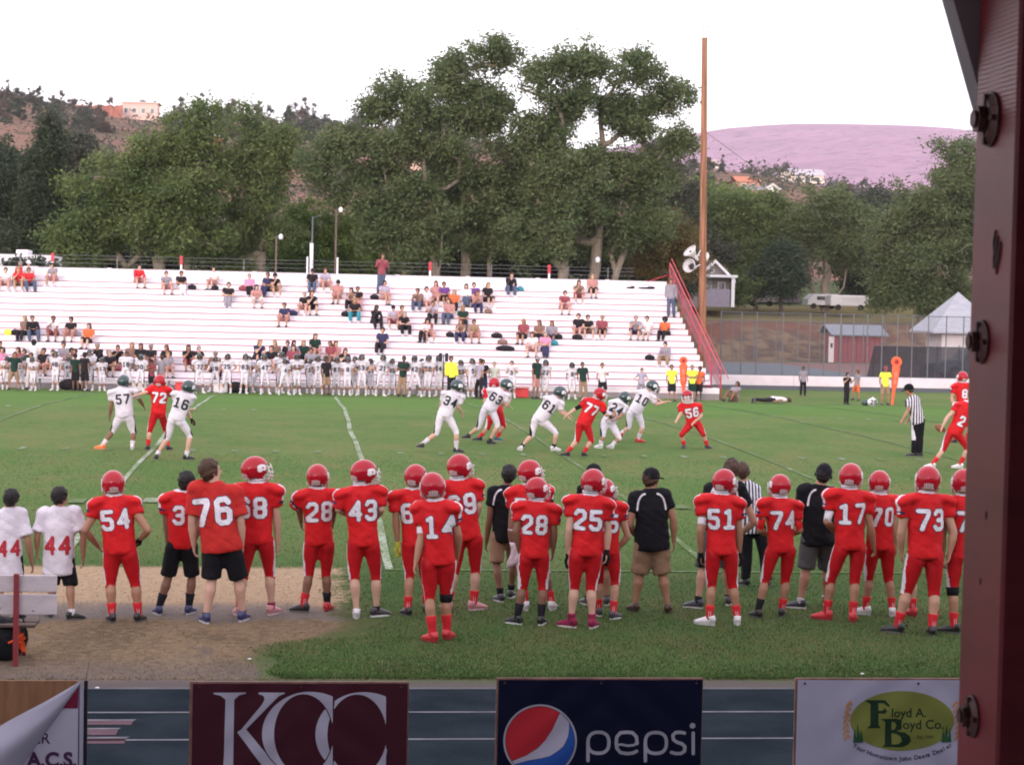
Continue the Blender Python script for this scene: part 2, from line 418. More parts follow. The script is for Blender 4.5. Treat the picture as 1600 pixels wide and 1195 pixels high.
    hh = n3*.6+n4*.6; L.new(hh.o, bp.inputs['Height']); L.new(bp.outputs[0], b.inputs['Normal'])
    return m
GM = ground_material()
YF = np.linspace(FY0, FY0+FW, 66)
YG = np.concatenate([np.linspace(-60, 17, 12), [18.0, 19, 20, 21, 22, 23, 24, 25.2], YF, np.arange(77, 139, 3.0), np.linspace(139.5, 152, 14), np.arange(154, 200, 2.0), np.linspace(200, 262, 14)])
XG = np.concatenate([np.linspace(-400, -60, 12), np.arange(-55, 90, 2.5), np.linspace(92, 450, 14)])
gx, gy = np.meshgrid(XG, YG); V = np.stack([gx, gy, terrain(gx, gy)], -1).reshape(-1, 3)
nx, ny = len(XG), len(YG); ii = np.arange((ny-1)*(nx-1)); r_, c_ = ii//(nx-1), ii % (nx-1); a_ = r_*nx+c_
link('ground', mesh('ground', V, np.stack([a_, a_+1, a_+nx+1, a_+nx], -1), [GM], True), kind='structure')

def strip(name, Y0, Y1, X0, X1, dz, m, nseg=1, kind='structure', follow=False):
    xs = np.linspace(X0, X1, nseg+1); v = []; f = []
    for x in xs: v += [(x, Y0, float(terrain(x, Y0))+dz), (x, Y1, float(terrain(x, Y1))+dz)]
    for i in range(nseg): f.append((2*i, 2*i+2, 2*i+3, 2*i+1))
    return link(name, mesh(name, v, f, [m]), kind=kind)
# painted lines: chalk worn into the turf
def chalk_material(name, cov):
    m, nt, b = newmat(name); L = nt.links; E, ramp, nz, mixc = expr(nt)
    tc = N(nt, 'ShaderNodeTexCoord'); V = tc.outputs['Object']
    n = nz(V, 14, 5, .7); n2 = nz(V, .7, 3); f = ramp(n*.75+n2*.45, cov-.10, cov+.14)
    L.new(mixc(f, (.36, .40, .33), (.09, .14, .05)), b.inputs['Base Color']); b.inputs['Roughness'].default_value = .95
    b.inputs['Specular IOR Level'].default_value = .1
    return m
CH1 = chalk_material('chalk_line', .57); CH2 = chalk_material('chalk_faint', .46); CH3 = chalk_material('chalk_tick', .50)
def yard_line(X, m, w=.12):
    v = []; f = []
    for i, Y in enumerate(YF):
        wob = .035*math.sin(Y*.31+X*1.7)+.015*math.sin(Y*.83+X); z = float(fz(Y))+.012
        v += [(X-w/2+wob, Y, z), (X+w/2+wob, Y, z)]
        if i: f.append((2*i-2, 2*i-1, 2*i+1, 2*i))
    link('yard_line', mesh('yard_line', v, f, [m]), kind='structure')
for k in range(-5, 7): yard_line(FX0+4.572*k, CH1 if k in (0, -1) else CH2, .115 if k == 0 else .10)
for Y in (FY0, FY0+FW):
    v = [(x, Y+d, float(fz(Y+d) if 0 < Y+d-FY0 < FW else 0)+.012) for x in (1.2 if Y == FY0 else -26, 40) for d in (-.05, .05)]
    link('side_line', mesh('side_line', v, [(0, 2, 3, 1)], [CH2]), kind='structure')
g = G()
for Y in (FY0+16.26, FY0+32.5):
    for k in range(-28, 38):
        if k % 5 == 0: continue
        x = FX0+.9144*k; z0 = float(fz(Y-.3))+.013; z1 = float(fz(Y+.3))+.013
        g.add([(x-.07, Y-.28, z0), (x+.07, Y-.28, z0), (x+.07, Y+.28, z1), (x-.07, Y+.28, z1)], [(0, 1, 2, 3)])
for px, py in ((121, 783), (237, 782), (793, 783), (1063, 792), (1180, 796), (395, 784)):
    P = ground_at(px, py)
    g.add([(P[0]-.13, P[1]-.35, P[2]+.014), (P[0]+.13, P[1]-.35, P[2]+.014), (P[0]+.13, P[1]+.35, P[2]+.014), (P[0]-.13, P[1]+.35, P[2]+.014)], [(0, 1, 2, 3)])
tag(g.build('hash_mark', [CH3]), kind='structure')

# ------------------------------------------------------------------ running track in front
m, nt, b = newmat('track_surface'); E, ramp, nz, mixc = expr(nt); tc = N(nt, 'ShaderNodeTexCoord')
n = nz(tc.outputs['Object'], 1.2, 5); n2 = nz(tc.outputs['Object'], 90, 3)
nt.links.new(mixc(ramp(n*.6+n2*.4, .38, .62), (.010, .016, .022), (.020, .028, .036)), b.inputs['Base Color']); b.inputs['Roughness'].default_value = 1; b.inputs['Specular IOR Level'].default_value = .02
bp = N(nt, 'ShaderNodeBump'); bp.inputs['Distance'].default_value = .006; nt.links.new(n2.o, bp.inputs['Height']); nt.links.new(bp.outputs[0], b.inputs['Normal']); TRK = m
WL = mat('lane_white', (.12, .12, .14), .8, var=.35, scale=4)
PK = mat('exchange_pink', (.075, .035, .050), .85, var=.25, scale=5)
strip('track', 8.2, 18.22, -60, 60, .004, TRK)
strip('track_border', 18.22, 18.30, -60, 60, .008, mat('edge_line', (.07, .07, .08), .8, var=.3, scale=3))
for Y in (17.19, 16.11, 15.03, 13.95): strip('lane_line', Y-.025, Y+.025, -60, 60, .008, WL)
for y0, y1, xe in ((1126.5, 1133, 209), (1140, 1149, 185), (1154, 1162.5, 198)):
    a = at_z(xe, y0, 0); c = at_z(xe-4, y1, 0); X0 = -9
    v = [(X0, c[1], .008), (c[0], c[1], .008), (a[0], a[1], .008), (X0, a[1], .008)]
    link('exchange_mark', mesh('exchange_mark', v, [(0, 1, 2, 3)], [PK]), kind='structure')
    v = [(X0, a[1]+.005, .008), (a[0], a[1]+.005, .008), (a[0]+.02, a[1]+.05, .008), (X0, a[1]+.05, .008)]
    link('exchange_edge', mesh('exchange_edge', v, [(0, 1, 2, 3)], [WL]), kind='structure')
# far track strip, white kerb wall, court, road
ASP = mat('asphalt', (.045, .046, .055), .9, var=.25, scale=2, bump=.004, bscale=60)
strip('far_track', 88.9, 94.0, 18.6, 120, .006, ASP)
CRT = mat('court_blue', (.085, .105, .125), .8, var=.15, scale=.6); CRR = mat('court_red', (.15, .075, .07), .85, var=.2, scale=.8)
strip('court_apron', 95.0, 138.0, 18.5, 62, .006, CRR); strip('court', 97.0, 134.0, 20.0, 33.5, .010, CRT)
strip('court_line', 112.0, 112.12, 20.0, 33.5, .014, WL)
v = []; f = []
for i, Y in enumerate(np.linspace(151.5, 160.6, 5)):
    for j, X in enumerate((-120, 200)): v.append((X, Y, float(terrain(10, Y))+.012))
    if i: f.append((2*i-2, 2*i-1, 2*i+1, 2*i))
link('road', mesh('road', v, f, [ASP]), kind='structure')

# ------------------------------------------------------------------ near grass, blade by blade
def blades(name, n, ya, yb, hmin, hmax, w, m, filt=None):
    Y = ya+(yb-ya)*RNG.random(n*2)**2.4
    lo = np.tan(YAW+math.atan(-840/FPX))*Y; hi = np.tan(YAW+math.atan(800/FPX))*Y
    X = lo+(hi-lo)*RNG.random(n*2)
    keep = np.ones(n*2, bool)
    if filt is not None: keep = filt(X, Y)
    X, Y = X[keep][:n], Y[keep][:n]; n = len(X)
    a = RNG.random(n)*2*math.pi; h = hmin+(hmax-hmin)*RNG.random(n); ln = (RNG.random((n, 2))-.5)*h[:, None]*1.4
    Z = terrain(X, Y)-.003; dx, dy = np.cos(a)*w/2, np.sin(a)*w/2
    p0 = np.stack([X-dx, Y-dy, Z], -1); p1 = np.stack([X+dx, Y+dy, Z], -1); p2 = np.stack([X+ln[:, 0], Y+ln[:, 1], Z+h], -1)
    me = mesh(name, np.stack([p0, p1, p2], 1).reshape(-1, 3), np.arange(n*3).reshape(-1, 3), [m])
    return link(name, me, kind='stuff')
def soil_mask(X, Y):
    e = .35*np.sin(X*2.1+Y*1.3)+.2*np.sin(Y*4.7)
    return (X+e-sstep(Y, 19.8, 22.0)*1.05 < -.4) & (Y < 26.55)
GB = mat('grass_blade', (.060, .112, .034), .9, var=.35, scale=.9, spec=.05, rnd=.45)
GD = mat('dry_blade', (.21, .165, .10), .9, var=.3, scale=1.2, spec=.1, rnd=.35)
blades('grass', 130000, 18.75, 42.0, .016, .038, .010, GB, lambda X, Y: ~soil_mask(X, Y))
blades('dry_grass', 22000, 18.7, 27.0, .010, .026, .012, GD)

# ------------------------------------------------------------------ hills
def hill_mat(name, cols, scale, bump, bs):
    m, nt, b = newmat(name); L = nt.links; E, ramp, nz, mixc = expr(nt)
    tc = N(nt, 'ShaderNodeTexCoord'); V = tc.outputs['Object']
    a = nz(V, scale, 6, .6); c2 = nz(V, scale*7, 5, .65)
    c = mixc(ramp(a, .40, .60), cols[0], cols[1]); c = mixc(ramp(c2, .50, .64)*.7, c, cols[2])
    L.new(c, b.inputs['Base Color']); b.inputs['Roughness'].default_value = 1; b.inputs['Specular IOR Level'].default_value = 0
    bp = N(nt, 'ShaderNodeBump'); bp.inputs['Distance'].default_value = bump; n = nz(V, bs, 6, .7); L.new(n.o, bp.inputs['Height']); L.new(bp.outputs[0], b.inputs['Normal'])
    return m
def skyline(pts, Y):
    P = [at_y(x, y, Y) for x, y in pts]; xs = np.array([p[0] for p in P]); zs = np.array([p[2] for p in P]); return xs, zs
def hill(name, pts, Yr, Y0, Yb, z0, m, X0, X1, nX, nY, rough):
    xs, zs = skyline(pts, Yr)
    X = np.linspace(X0, X1, nX); Ys = np.concatenate([np.linspace(Y0, Yr, nY), np.linspace(Yr, Yb, 8)[1:]])
    gx, gy = np.meshgrid(X, Ys)
    top = np.interp(gx, xs, zs)
    t = np.clip((gy-Y0)/(Yr-Y0), 0, 1); tb = np.clip((gy-Yr)/(Yb-Yr), 0, 1)
    z = z0+(top-z0)*(t**.8*.55+.45*sstep(t, 0, 1))*(1-.5*tb*tb)
    nn = np.array([noise.fractal(Vector((x/rough*.5, y/rough*.5, 3.1)), 1.0, 2.1, 5) for x, y in zip(gx.ravel(), gy.ravel())]).reshape(gx.shape)
    z = z+nn*(top-z0)*.09*np.sin(np.pi*np.clip(t, 0, 1))*(1-tb)
    zz = z.copy(); nx = len(X); ny = len(Ys)
    ii = np.arange((ny-1)*(nx-1)); a = ii//(nx-1)*nx+ii % (nx-1)
    o = link(name, mesh(name, np.stack([gx, gy, zz], -1).reshape(-1, 3), np.stack([a, a+1, a+nx+1, a+nx], -1), [m], True), kind='structure')
    def h(x, y):
        i = np.clip(np.searchsorted(X, x)-1, 0, nx-2); j = np.clip(np.searchsorted(Ys, y)-1, 0, ny-2)
        u = (x-X[i])/(X[i+1]-X[i]); v_ = (y-Ys[j])/(Ys[j+1]-Ys[j])
        return float((zz[j, i]*(1-u)+zz[j, i+1]*u)*(1-v_)+(zz[j+1, i]*(1-u)+zz[j+1, i+1]*u)*v_)
    return h
HM = hill_mat('hill_brush', ((.25, .145, .115), (.15, .115, .085), (.07, .078, .055)), .02, 3, .12)
HF = hill_mat('hill_far', ((.37, .225, .31), (.32, .20, .275), (.19, .13, .175)), .008, 22, .010)
hillA = hill('hillside', [(-700, 190), (-200, 150), (0, 157), (60, 159), (110, 168), (180, 184), (250, 194), (330, 192), (400, 198), (470, 206), (550, 200), (650, 208), (800, 235), (950, 262), (1085, 268), (1150, 286), (1230, 306), (1300, 316), (1380, 322), (1450, 330), (1600, 345), (2200, 380)], 620, 246, 800, 6.6, HM, -420, 560, 150, 60, 60)
hillF = hill('far_hill', [(-2500, 380), (0, 300), (700, 262), (900, 240), (1000, 225), (1080, 210), (1130, 201), (1200, 196), (1270, 195.5), (1340, 197), (1400, 201), (1460, 208), (1540, 222), (1700, 250), (2300, 320), (3200, 390)], 2600, 900, 3400, 20, HF, -2400, 3300, 260, 90, 330)
def hill_hit(px, py, Y):
    """depth at which the hillside first rises into this line of sight (no deeper than Y)"""
    d = ray(px, py)
    for y in np.arange(300, Y, 3.0):
        P = CP+d*(y/d[1])
        if hillA(P[0], y) > P[2]-.3: return float(y)
    return float(Y)
# reddish cut bank near the hilltop
CL = hill_mat('red_rock', ((.42, .17, .12), (.33, .13, .10), (.24, .11, .09)), .15, .8, .6)
def cliff(x0, x1, yt, yb, Y):
    v = []; f = []; n = 26
    for i in range(n+1):
        x = x0+(x1-x0)*i/n; j = random.uniform(-1.5, 1.5)
        for q in range(4):
            t = q/3; P = at_y(x, yt+j+(yb-yt)*t+.02*(x-x0), Y-6*t+random.uniform(-1, 1)); v.append(P)
        if i: f += [(4*(i-1)+q, 4*i+q, 4*i+q+1, 4*(i-1)+q+1) for q in range(3)]
    link('hillside_cliff', mesh('hillside_cliff', v, f, [CL]), kind='structure')
cliff(105, 192, 164, 186, 596)

# ------------------------------------------------------------------ trees
def leaf_material(name, c1, c2, rnd=.24, trans=.38):
    m, nt, b = newmat(name); L = nt.links; E, ramp, nz, mixc = expr(nt)
    tc = N(nt, 'ShaderNodeTexCoord'); n = nz(tc.outputs['Object'], .45, 4, .6)
    c = mixc(ramp(n, .36, .64), c1, c2)
    gi = N(nt, 'ShaderNodeNewGeometry'); mr = N(nt, 'ShaderNodeMapRange'); mr.inputs[3].default_value = 1-rnd; mr.inputs[4].default_value = 1+rnd
    L.new(gi.outputs['Random Per Island'], mr.inputs[0]); mx = N(nt, 'ShaderNodeMix', data_type='RGBA', blend_type='MULTIPLY'); mx.inputs[0].default_value = 1
    L.new(c, mx.inputs[6]); L.new(mr.outputs[0], mx.inputs[7])
    b.inputs['Roughness'].default_value = .55; b.inputs['Specular IOR Level'].default_value = .3
    L.new(mx.outputs[2], b.inputs['Base Color'])
    tr = N(nt, 'ShaderNodeBsdfTranslucent'); L.new(mx.outputs[2], tr.inputs[0]); ms = N(nt, 'ShaderNodeMixShader'); ms.inputs[0].default_value = trans
    L.new(b.outputs[0], ms.inputs[1]); L.new(tr.outputs[0], ms.inputs[2]); L.new(ms.outputs[0], nt.nodes['Material Output'].inputs[0])
    return m
LF = {'poplar': leaf_material('leaf_poplar', (.084, .120, .050), (.126, .156, .066)),
      'willow': leaf_material('leaf_willow', (.088, .132, .044), (.136, .172, .058)),
      'bright': leaf_material('leaf_bright', (.085, .150, .030), (.150, .210, .045)),
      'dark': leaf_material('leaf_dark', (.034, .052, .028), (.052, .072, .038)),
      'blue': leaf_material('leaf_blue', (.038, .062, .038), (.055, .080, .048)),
      'autumn': leaf_material('leaf_autumn', (.105, .095, .028), (.150, .100, .036)),
      'dusk': leaf_material('leaf_dusk', (.085, .070, .055), (.120, .080, .060)),
      'duskgreen': leaf_material('leaf_duskgreen', (.050, .062, .046), (.075, .078, .055))}
BARK = mat('bark', (.20, .165, .135), .9, var=.3, scale=3, bump=.02, bscale=12, stretch=(3, 3, .6)); BARKD = mat('bark_dark', (.09, .07, .055), .9, var=.3, scale=3, bump=.02, bscale=12)
def leaf_mesh(centers, dirs_n, size, spread, per, rng, droop=.3):
    per = int(per*1.75); n = len(centers)*per
    c = np.repeat(centers, per, 0)+rng.normal(size=(n, 3))*np.repeat(spread, per)[:, None]*np.array([1, 1, .8])
    d = rng.normal(size=(n, 3)); d[:, 2] = d[:, 2]*.6-droop; d /= np.linalg.norm(d, axis=1)[:, None]
    e = rng.normal(size=(n, 3)); e -= d*np.sum(d*e, 1)[:, None]; e /= np.linalg.norm(e, axis=1)[:, None]
    s = size*.95*(.6+.7*rng.random(n))[:, None]
    k = np.cross(d, e)*s*.12
    p = np.stack([c-d*s*.9+k, c+e*s*.62+d*s*.1, c+d*s*.9-e*s*.25], 1).reshape(-1, 3)
    return p, np.arange(n*3).reshape(-1, 3)
def grow_tree(base, blobs, rng, ntw, size, per, spread, r0, clus=7, cs=.62, trunks=1, hollow=.45, lean=(0, 0)):
    """blobs: (centre, radii) ellipsoids that make the crown; twigs are joined to the nearest limb, limbs thicken with what they carry"""
    base = np.array(base, float); vol = np.array([b[1][0]*b[1][1]*b[1][2] for b in blobs])**.67; vol = vol/vol.sum()
    T = []
    for (c, r), w in zip(blobs, vol):
        k = max(3, int(ntw*w)); u = rng.normal(size=(k, 3)); u /= np.linalg.norm(u, axis=1)[:, None]
        rad = hollow+(1-hollow)*rng.random(k)**.6
        lump = 1+.22*np.sin(u[:, 0]*5+c[0])*np.sin(u[:, 2]*6+c[2])+.12*rng.normal(size=k)
        K = max(2, k//clus); pick = rng.integers(0, K, k); cc = np.asarray(c)+u[:K]*(rad*lump)[:K, None]*np.asarray(r)
        T.append(cc[pick]+rng.normal(size=(k, 3))*np.array([1, 1, .75])*cs)
    T = np.concatenate(T); T = T[T[:, 2] > base[2]+.3]
    cen = T.mean(0); top = T[:, 2].max()
    nodes = [base]; par = [-1]
    for t in range(trunks):
        off = np.array([(t-(trunks-1)/2)*.9, 0, 0]) if trunks > 1 else np.zeros(3)
        p = 0; H = (cen[2]-base[2])*1.25
        for k in range(1, 9):
            z = H*k/8; w = z/H
            q = base+off*min(1, k/2)+np.array([(cen[0]-base[0])*w*.8+lean[0]*math.sin(w*3)+off[0]*w*2.2+rng.normal()*.12, (cen[1]-base[1])*w*.8+rng.normal()*.1, z]); nodes.append(q); par.append(p); p = len(nodes)-1
    T = T[np.argsort(np.linalg.norm((T-(base+[0, 0, (cen[2]-base[2])*.6]))*[1, 1, .8], axis=1))]
    arr = np.zeros((len(nodes)+3*len(T)+4, 3)); arr[:len(nodes)] = nodes; cnt = len(nodes); tips = []
    for t in T:
        A = arr[1:cnt]; d = np.linalg.norm(A-t, axis=1)+np.maximum(0, A[:, 2]-t[2])*1.2
        j = int(np.argmin(d))+1; a = arr[j]; L = np.linalg.norm(t-a); steps = 1 if L < 1.2 else 2
        pj = j
        for s in range(1, steps+1):
            w = s/steps; q = a+(t-a)*w; q[2] -= L*.10*math.sin(w*math.pi)
            arr[cnt] = q; par.append(pj); pj = cnt; cnt += 1
        tips.append(pj)
    arr = arr[:cnt]; load = np.zeros(cnt)
    for t in tips: load[t] += 1
    for i in range(cnt-1, 0, -1): load[par[i]] += load[i]
    rad = np.maximum(.018, r0*np.sqrt(load/max(1, load[1:1+1].max() if trunks == 1 else load[0]))); rad[0] = max(r0*1.15, rad[0])
    v = []; f = []
    for i in range(1, cnt):
        a, b_ = arr[par[i]], arr[i]; ra, rb = min(rad[par[i]], rad[i]*1.5), rad[i]
        sg = 8 if ra > .10 else 5 if ra > .05 else 3
        t = b_-a; l = np.linalg.norm(t)
        if l < 1e-6: continue
        t /= l; s = np.cross(t, [.3, .9, .1]); s /= np.linalg.norm(s); u = np.cross(t, s); n0 = len(v)
        for (P, R) in ((a, ra), (b_+t*rb*.4, rb)):
            for k in range(sg): w = 2*math.pi*k/sg; v.append(P+s*R*math.cos(w)+u*R*math.sin(w))
        for k in range(sg): f.append((n0+k, n0+(k+1) % sg, n0+sg+(k+1) % sg, n0+sg+k))
    tp = arr[tips]
    lp, lf = leaf_mesh(tp, None, size, np.full(len(tp), spread)*(.7+.6*rng.random(len(tp))), per, rng)
    return v, f, lp, lf
def tree(label, base, blobs, leafm, seed, ntw=300, size=.155, per=50, spread=.34, r0=.3, trunks=1, hollow=.45, bark=None, group=None, lean=(0, 0), name='tree', cs=.58, clus=7):
    rng = np.random.default_rng(seed)
    v, f, lp, lf = grow_tree(base, blobs, rng, ntw, size, per, spread, r0, trunks=trunks, hollow=hollow, lean=lean, cs=cs, clus=clus)
    root = empty(name, base, label, 'tree', group)
    b0 = np.array(base)
    link('trunk', mesh('trunk', np.array(v)-b0, f, [bark or BARK], True), root)
    link('crown', mesh('crown', lp-b0, lf, [leafm]), root)
    return root
def blob_px(x, y, rx, ry, Y, depth=.8, dy=0):
    """crown lump from its size in the photo: centre, half width and half height"""
    P = at_y(x, y, Y+dy); k = Y/FPX; return (P, (rx*k*.90, rx*k*depth*.9, ry*k*.90))
def bpx(px, Y): return np.array([at_y(px, 470, Y)[0], Y, float(terrain(at_y(px, 470, Y)[0], Y))])
TR = []
def T(label, px, Y, blobs, kind, seed, **kw):
    TR.append(tree(label, bpx(px, Y), [blob_px(*b[:4], Y, dy=(b[4] if len(b) > 4 else 0)) for b in blobs], LF[kind], seed, **kw))
# poplars behind the stand
T('tall poplar with leaning forked trunk at the poplar clump edge beside the small bright trees', 725, 118,
  [(600,180,38,44),(640,150,40,30),(610,250,60,50),(680,215,50,60),(580,320,55,55),(660,320,60,60),(520,260,45,55),(640,390,70,40),(545,225,35,40)], 'poplar', 1, ntw=620, clus=9, cs=.5, r0=.34, trunks=2, lean=(-1.2, 0))
T('tall poplar with the pale straight trunks in the middle of the big clump', 745, 121,
  [(730,120,45,40),(780,105,45,32),(700,170,40,40),(770,190,60,60),(740,270,70,70),(810,260,50,70),(760,350,80,60),(690,130,25,25)], 'poplar', 2, ntw=660, clus=9, cs=.5, r0=.36, trunks=2)
T('tallest poplar, its narrow crown tips rising just beside the clump gap', 850, 117,
  [(855,110,26,38),(880,170,45,55),(845,235,50,60),(900,105,36,30),(930,100,28,18),(890,290,60,60),(850,360,60,50)], 'poplar', 3, ntw=500, clus=9, cs=.5, r0=.34, lean=(1.0, 0))
T('broad poplar with bent brown trunks, the one next to the tall wooden pole', 905, 120,
  [(1000,120,40,30),(1035,160,38,36),(985,190,50,55),(1040,230,38,42),(960,270,60,60),(1015,300,50,48),(930,350,60,60),(1000,370,55,40),(960,150,30,40)], 'poplar', 4, ntw=620, clus=9, cs=.5, r0=.42, trunks=2, lean=(.8, 0))
# green mass on the other side
T('huge spreading willow with bare pale limbs, right behind the stand', 290, 118,
  [(305,215,48,40),(240,252,55,44),(190,292,55,48),(135,325,42,46),(280,290,80,60),(200,350,80,55),(130,380,45,40),(330,180,24,28),(300,370,80,50),(108,370,25,30)], 'willow', 5, ntw=820, clus=8, cs=.5, r0=.45, trunks=2, size=.15, per=50)
T('wide willow with bare branches leaning out towards the small bright trees', 375, 121,
  [(385,205,40,35),(350,250,50,50),(410,260,45,45),(440,235,40,30),(390,320,65,55),(350,380,60,40),(430,360,30,30)], 'willow', 6, ntw=400, clus=8, cs=.5, r0=.36, size=.15, lean=(1.0, 0))
T('tall dark pointed cypress beside the huge willow', 72, 123,
  [(74,172,7,16),(74,192,13,22),(73,220,22,28),(73,250,29,32),(72,285,36,38),(71,325,42,40),(70,370,50,42),(70,405,52,25),(28,385,36,34)], 'dark', 7, cs=.30, ntw=700, size=.14, per=56, spread=.32, hollow=.6, bark=BARKD)
T('dark round tree half hidden behind the pointed cypress', 5, 126, [(5,300,42,60),(-40,280,60,70),(10,375,50,45),(-60,370,60,50)], 'blue', 8, ntw=380, hollow=.55, bark=BARKD)
T('dull green conifer peeking between cypress and willow tops', 118, 132, [(118,215,9,18),(120,245,16,28),(120,285,24,36),(120,340,38,50)], 'duskgreen', 9, ntw=300, hollow=.6)
T('small bright green tree behind the short white pole', 480, 128, [(490,345,36,36),(455,370,35,35),(520,370,34,34),(480,400,60,25)], 'bright', 10, ntw=280, size=.13, per=50, spread=.28, r0=.18)
T('small yellow green tree under the tall poplars', 555, 129, [(560,360,36,40),(540,395,40,25),(590,395,36,28)], 'bright', 11, ntw=220, size=.13, per=50, spread=.28, r0=.18)
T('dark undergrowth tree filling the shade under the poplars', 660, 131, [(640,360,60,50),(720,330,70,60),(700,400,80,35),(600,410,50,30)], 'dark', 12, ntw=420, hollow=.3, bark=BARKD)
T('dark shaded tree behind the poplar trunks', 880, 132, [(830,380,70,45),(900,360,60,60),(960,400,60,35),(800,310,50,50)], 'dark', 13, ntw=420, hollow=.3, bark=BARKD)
T('blue green tree in front of the pale blue gable', 960, 134, [(945,390,45,30),(1000,365,40,34),(915,400,40,25)], 'blue', 14, ntw=220)
T('small tree turning orange beside the loudspeakers', 1045, 125, [(1045,375,34,36),(1020,405,34,28),(1060,415,24,26),(1010,370,20,20)], 'autumn', 15, ntw=230, size=.13, r0=.16)
T('grey green tree behind the loudspeakers and pole', 1080, 170, [(1050,310,40,45),(1080,380,40,50),(1040,250,22,30),(1020,330,40,50)], 'duskgreen', 16, ntw=300, size=.22, cs=.6, spread=.5)
# trees along the far road
T('broad soft willow with an arching dark branch over the grey gabled house', 1182, 176, [(1135,328,42,30),(1185,345,50,40),(1120,370,40,40),(1160,395,55,32),(1225,370,40,40),(1215,338,34,26)], 'willow', 17, ntw=460, size=.20, spread=.46, cs=.6, per=54, r0=.22)
T('tall round tree with pale upright forked limbs beside the parked trailers', 1290, 174, [(1290,334,42,30),(1250,352,32,30),(1330,345,40,36),(1290,375,50,40),(1300,318,28,20),(1255,390,25,25),(1335,395,25,30)], 'poplar', 18, ntw=480, size=.20, spread=.46, cs=.6, per=54, r0=.42, trunks=3)
T('low dark round tree between the willow and the fork limbed tree', 1220, 170, [(1218,420,30,25),(1240,440,30,22),(1200,440,24,22),(1225,400,25,20)], 'blue', 19, ntw=240, size=.19, spread=.38, per=50, r0=.18, bark=BARKD)
T('deep green dense tree behind the parked trailers', 1352, 186, [(1350,420,45,40),(1385,400,36,50),(1330,380,40,40),(1360,340,44,36)], 'dark', 20, ntw=420, size=.22, spread=.5, cs=.6, per=50, hollow=.6, bark=BARKD)
T('biggest leafy tree reaching down to the fence beside the white pavilion', 1440, 160, [(1500,240,26,28),(1490,290,45,45),(1440,330,50,50),(1395,370,35,40),(1430,400,60,50),(1490,380,50,60),(1410,455,45,32),(1470,455,50,32),(1530,330,45,80),(1480,235,14,14)], 'poplar', 21, ntw=900, size=.19, spread=.42, cs=.6, per=54, r0=.35, trunks=2)
T('tall green tree standing behind the house row, seen over the willow', 1110, 190, [(1115,322,34,22),(1155,325,28,20),(1090,350,30,26)], 'bright', 22, ntw=240, size=.24, spread=.55, cs=.65)
T('wide pale tree behind the fork limbed tree', 1400, 196, [(1385,328,38,24),(1350,322,28,18),(1420,350,30,28)], 'duskgreen', 23, ntw=240, size=.24, spread=.55, cs=.65)
T('low shrubby tree at the corner of the grey gabled house', 1150, 171, [(1152,452,16,16),(1165,440,14,14)], 'willow', 24, ntw=90, size=.22, spread=.35, r0=.08)
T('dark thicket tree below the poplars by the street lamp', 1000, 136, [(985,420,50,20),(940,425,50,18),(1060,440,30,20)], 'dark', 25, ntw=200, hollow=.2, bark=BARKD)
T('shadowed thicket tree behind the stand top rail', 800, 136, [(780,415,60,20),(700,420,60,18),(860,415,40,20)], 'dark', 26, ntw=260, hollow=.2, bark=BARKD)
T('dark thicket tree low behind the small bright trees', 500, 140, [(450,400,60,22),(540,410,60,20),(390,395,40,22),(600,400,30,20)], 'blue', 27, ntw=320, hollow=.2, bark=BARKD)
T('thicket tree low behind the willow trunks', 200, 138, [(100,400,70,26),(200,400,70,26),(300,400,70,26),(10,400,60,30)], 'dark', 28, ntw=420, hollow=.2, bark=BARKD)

# trees on the hillside: each its own thing, shared shapes
def proto_small(kind, seed):
    rng = np.random.default_rng(seed)
    if kind == 'conifer': blobs = [((0, 0, 9), (.7, .7, 1.8)), ((0, 0, 6.6), (1.5, 1.5, 2)), ((0, 0, 4), (2.2, 2.2, 2)), ((0, 0, 2.2), (2.6, 2.6, 1.2))]
    elif kind == 'round': blobs = [((0, 0, 4.6), (2.6, 2.6, 2.0)), ((1.5, 0, 3.2), (2, 2, 1.6)), ((-1.6, .3, 3), (2, 2, 1.5))]
    else: blobs = [((0, 0, 1.7), (2.8, 2.4, 1.5)), ((2.0, 0, 1.3), (1.8, 1.8, 1.1)), ((-2, 0, 1.3), (2, 2, 1.1))]
    v, f, lp, lf = grow_tree((0, 0, 0), blobs, rng, 70, .42, 20, .42, .22, clus=3, cs=.3, hollow=.4)
    return v, f, lp, lf
PS = {}
for kd in ('conifer', 'round', 'bush'):
    for q in range(2):
        v, f, lp, lf = proto_small(kd, 50+q)
        PS[kd, q] = [(mesh('trunk', v, f, [BARKD], True), [mesh('crown', lp, lf, [LF[l]]) for l in ('dusk', 'duskgreen', 'dark')])]
hill_trees = []
def ht(px, py, Yh, kd, col, s):
    """stand a tree with its foot where the hillside meets this line of sight, at about depth Yh"""
    
    if 1135 < px < 1310: Yh = 596 if Yh > 500 else Yh*.3+430 if False else 600
    if 170 < px < 262: Yh = 612
    if px < 480 and Yh < 470: Yh = 480+(Yh % 60)
    P = at_y(px, py, Yh); z = hillA(P[0], Yh); hill_trees.append((P[0], Yh, z, kd, col, s, px))
rr = random.Random(5)
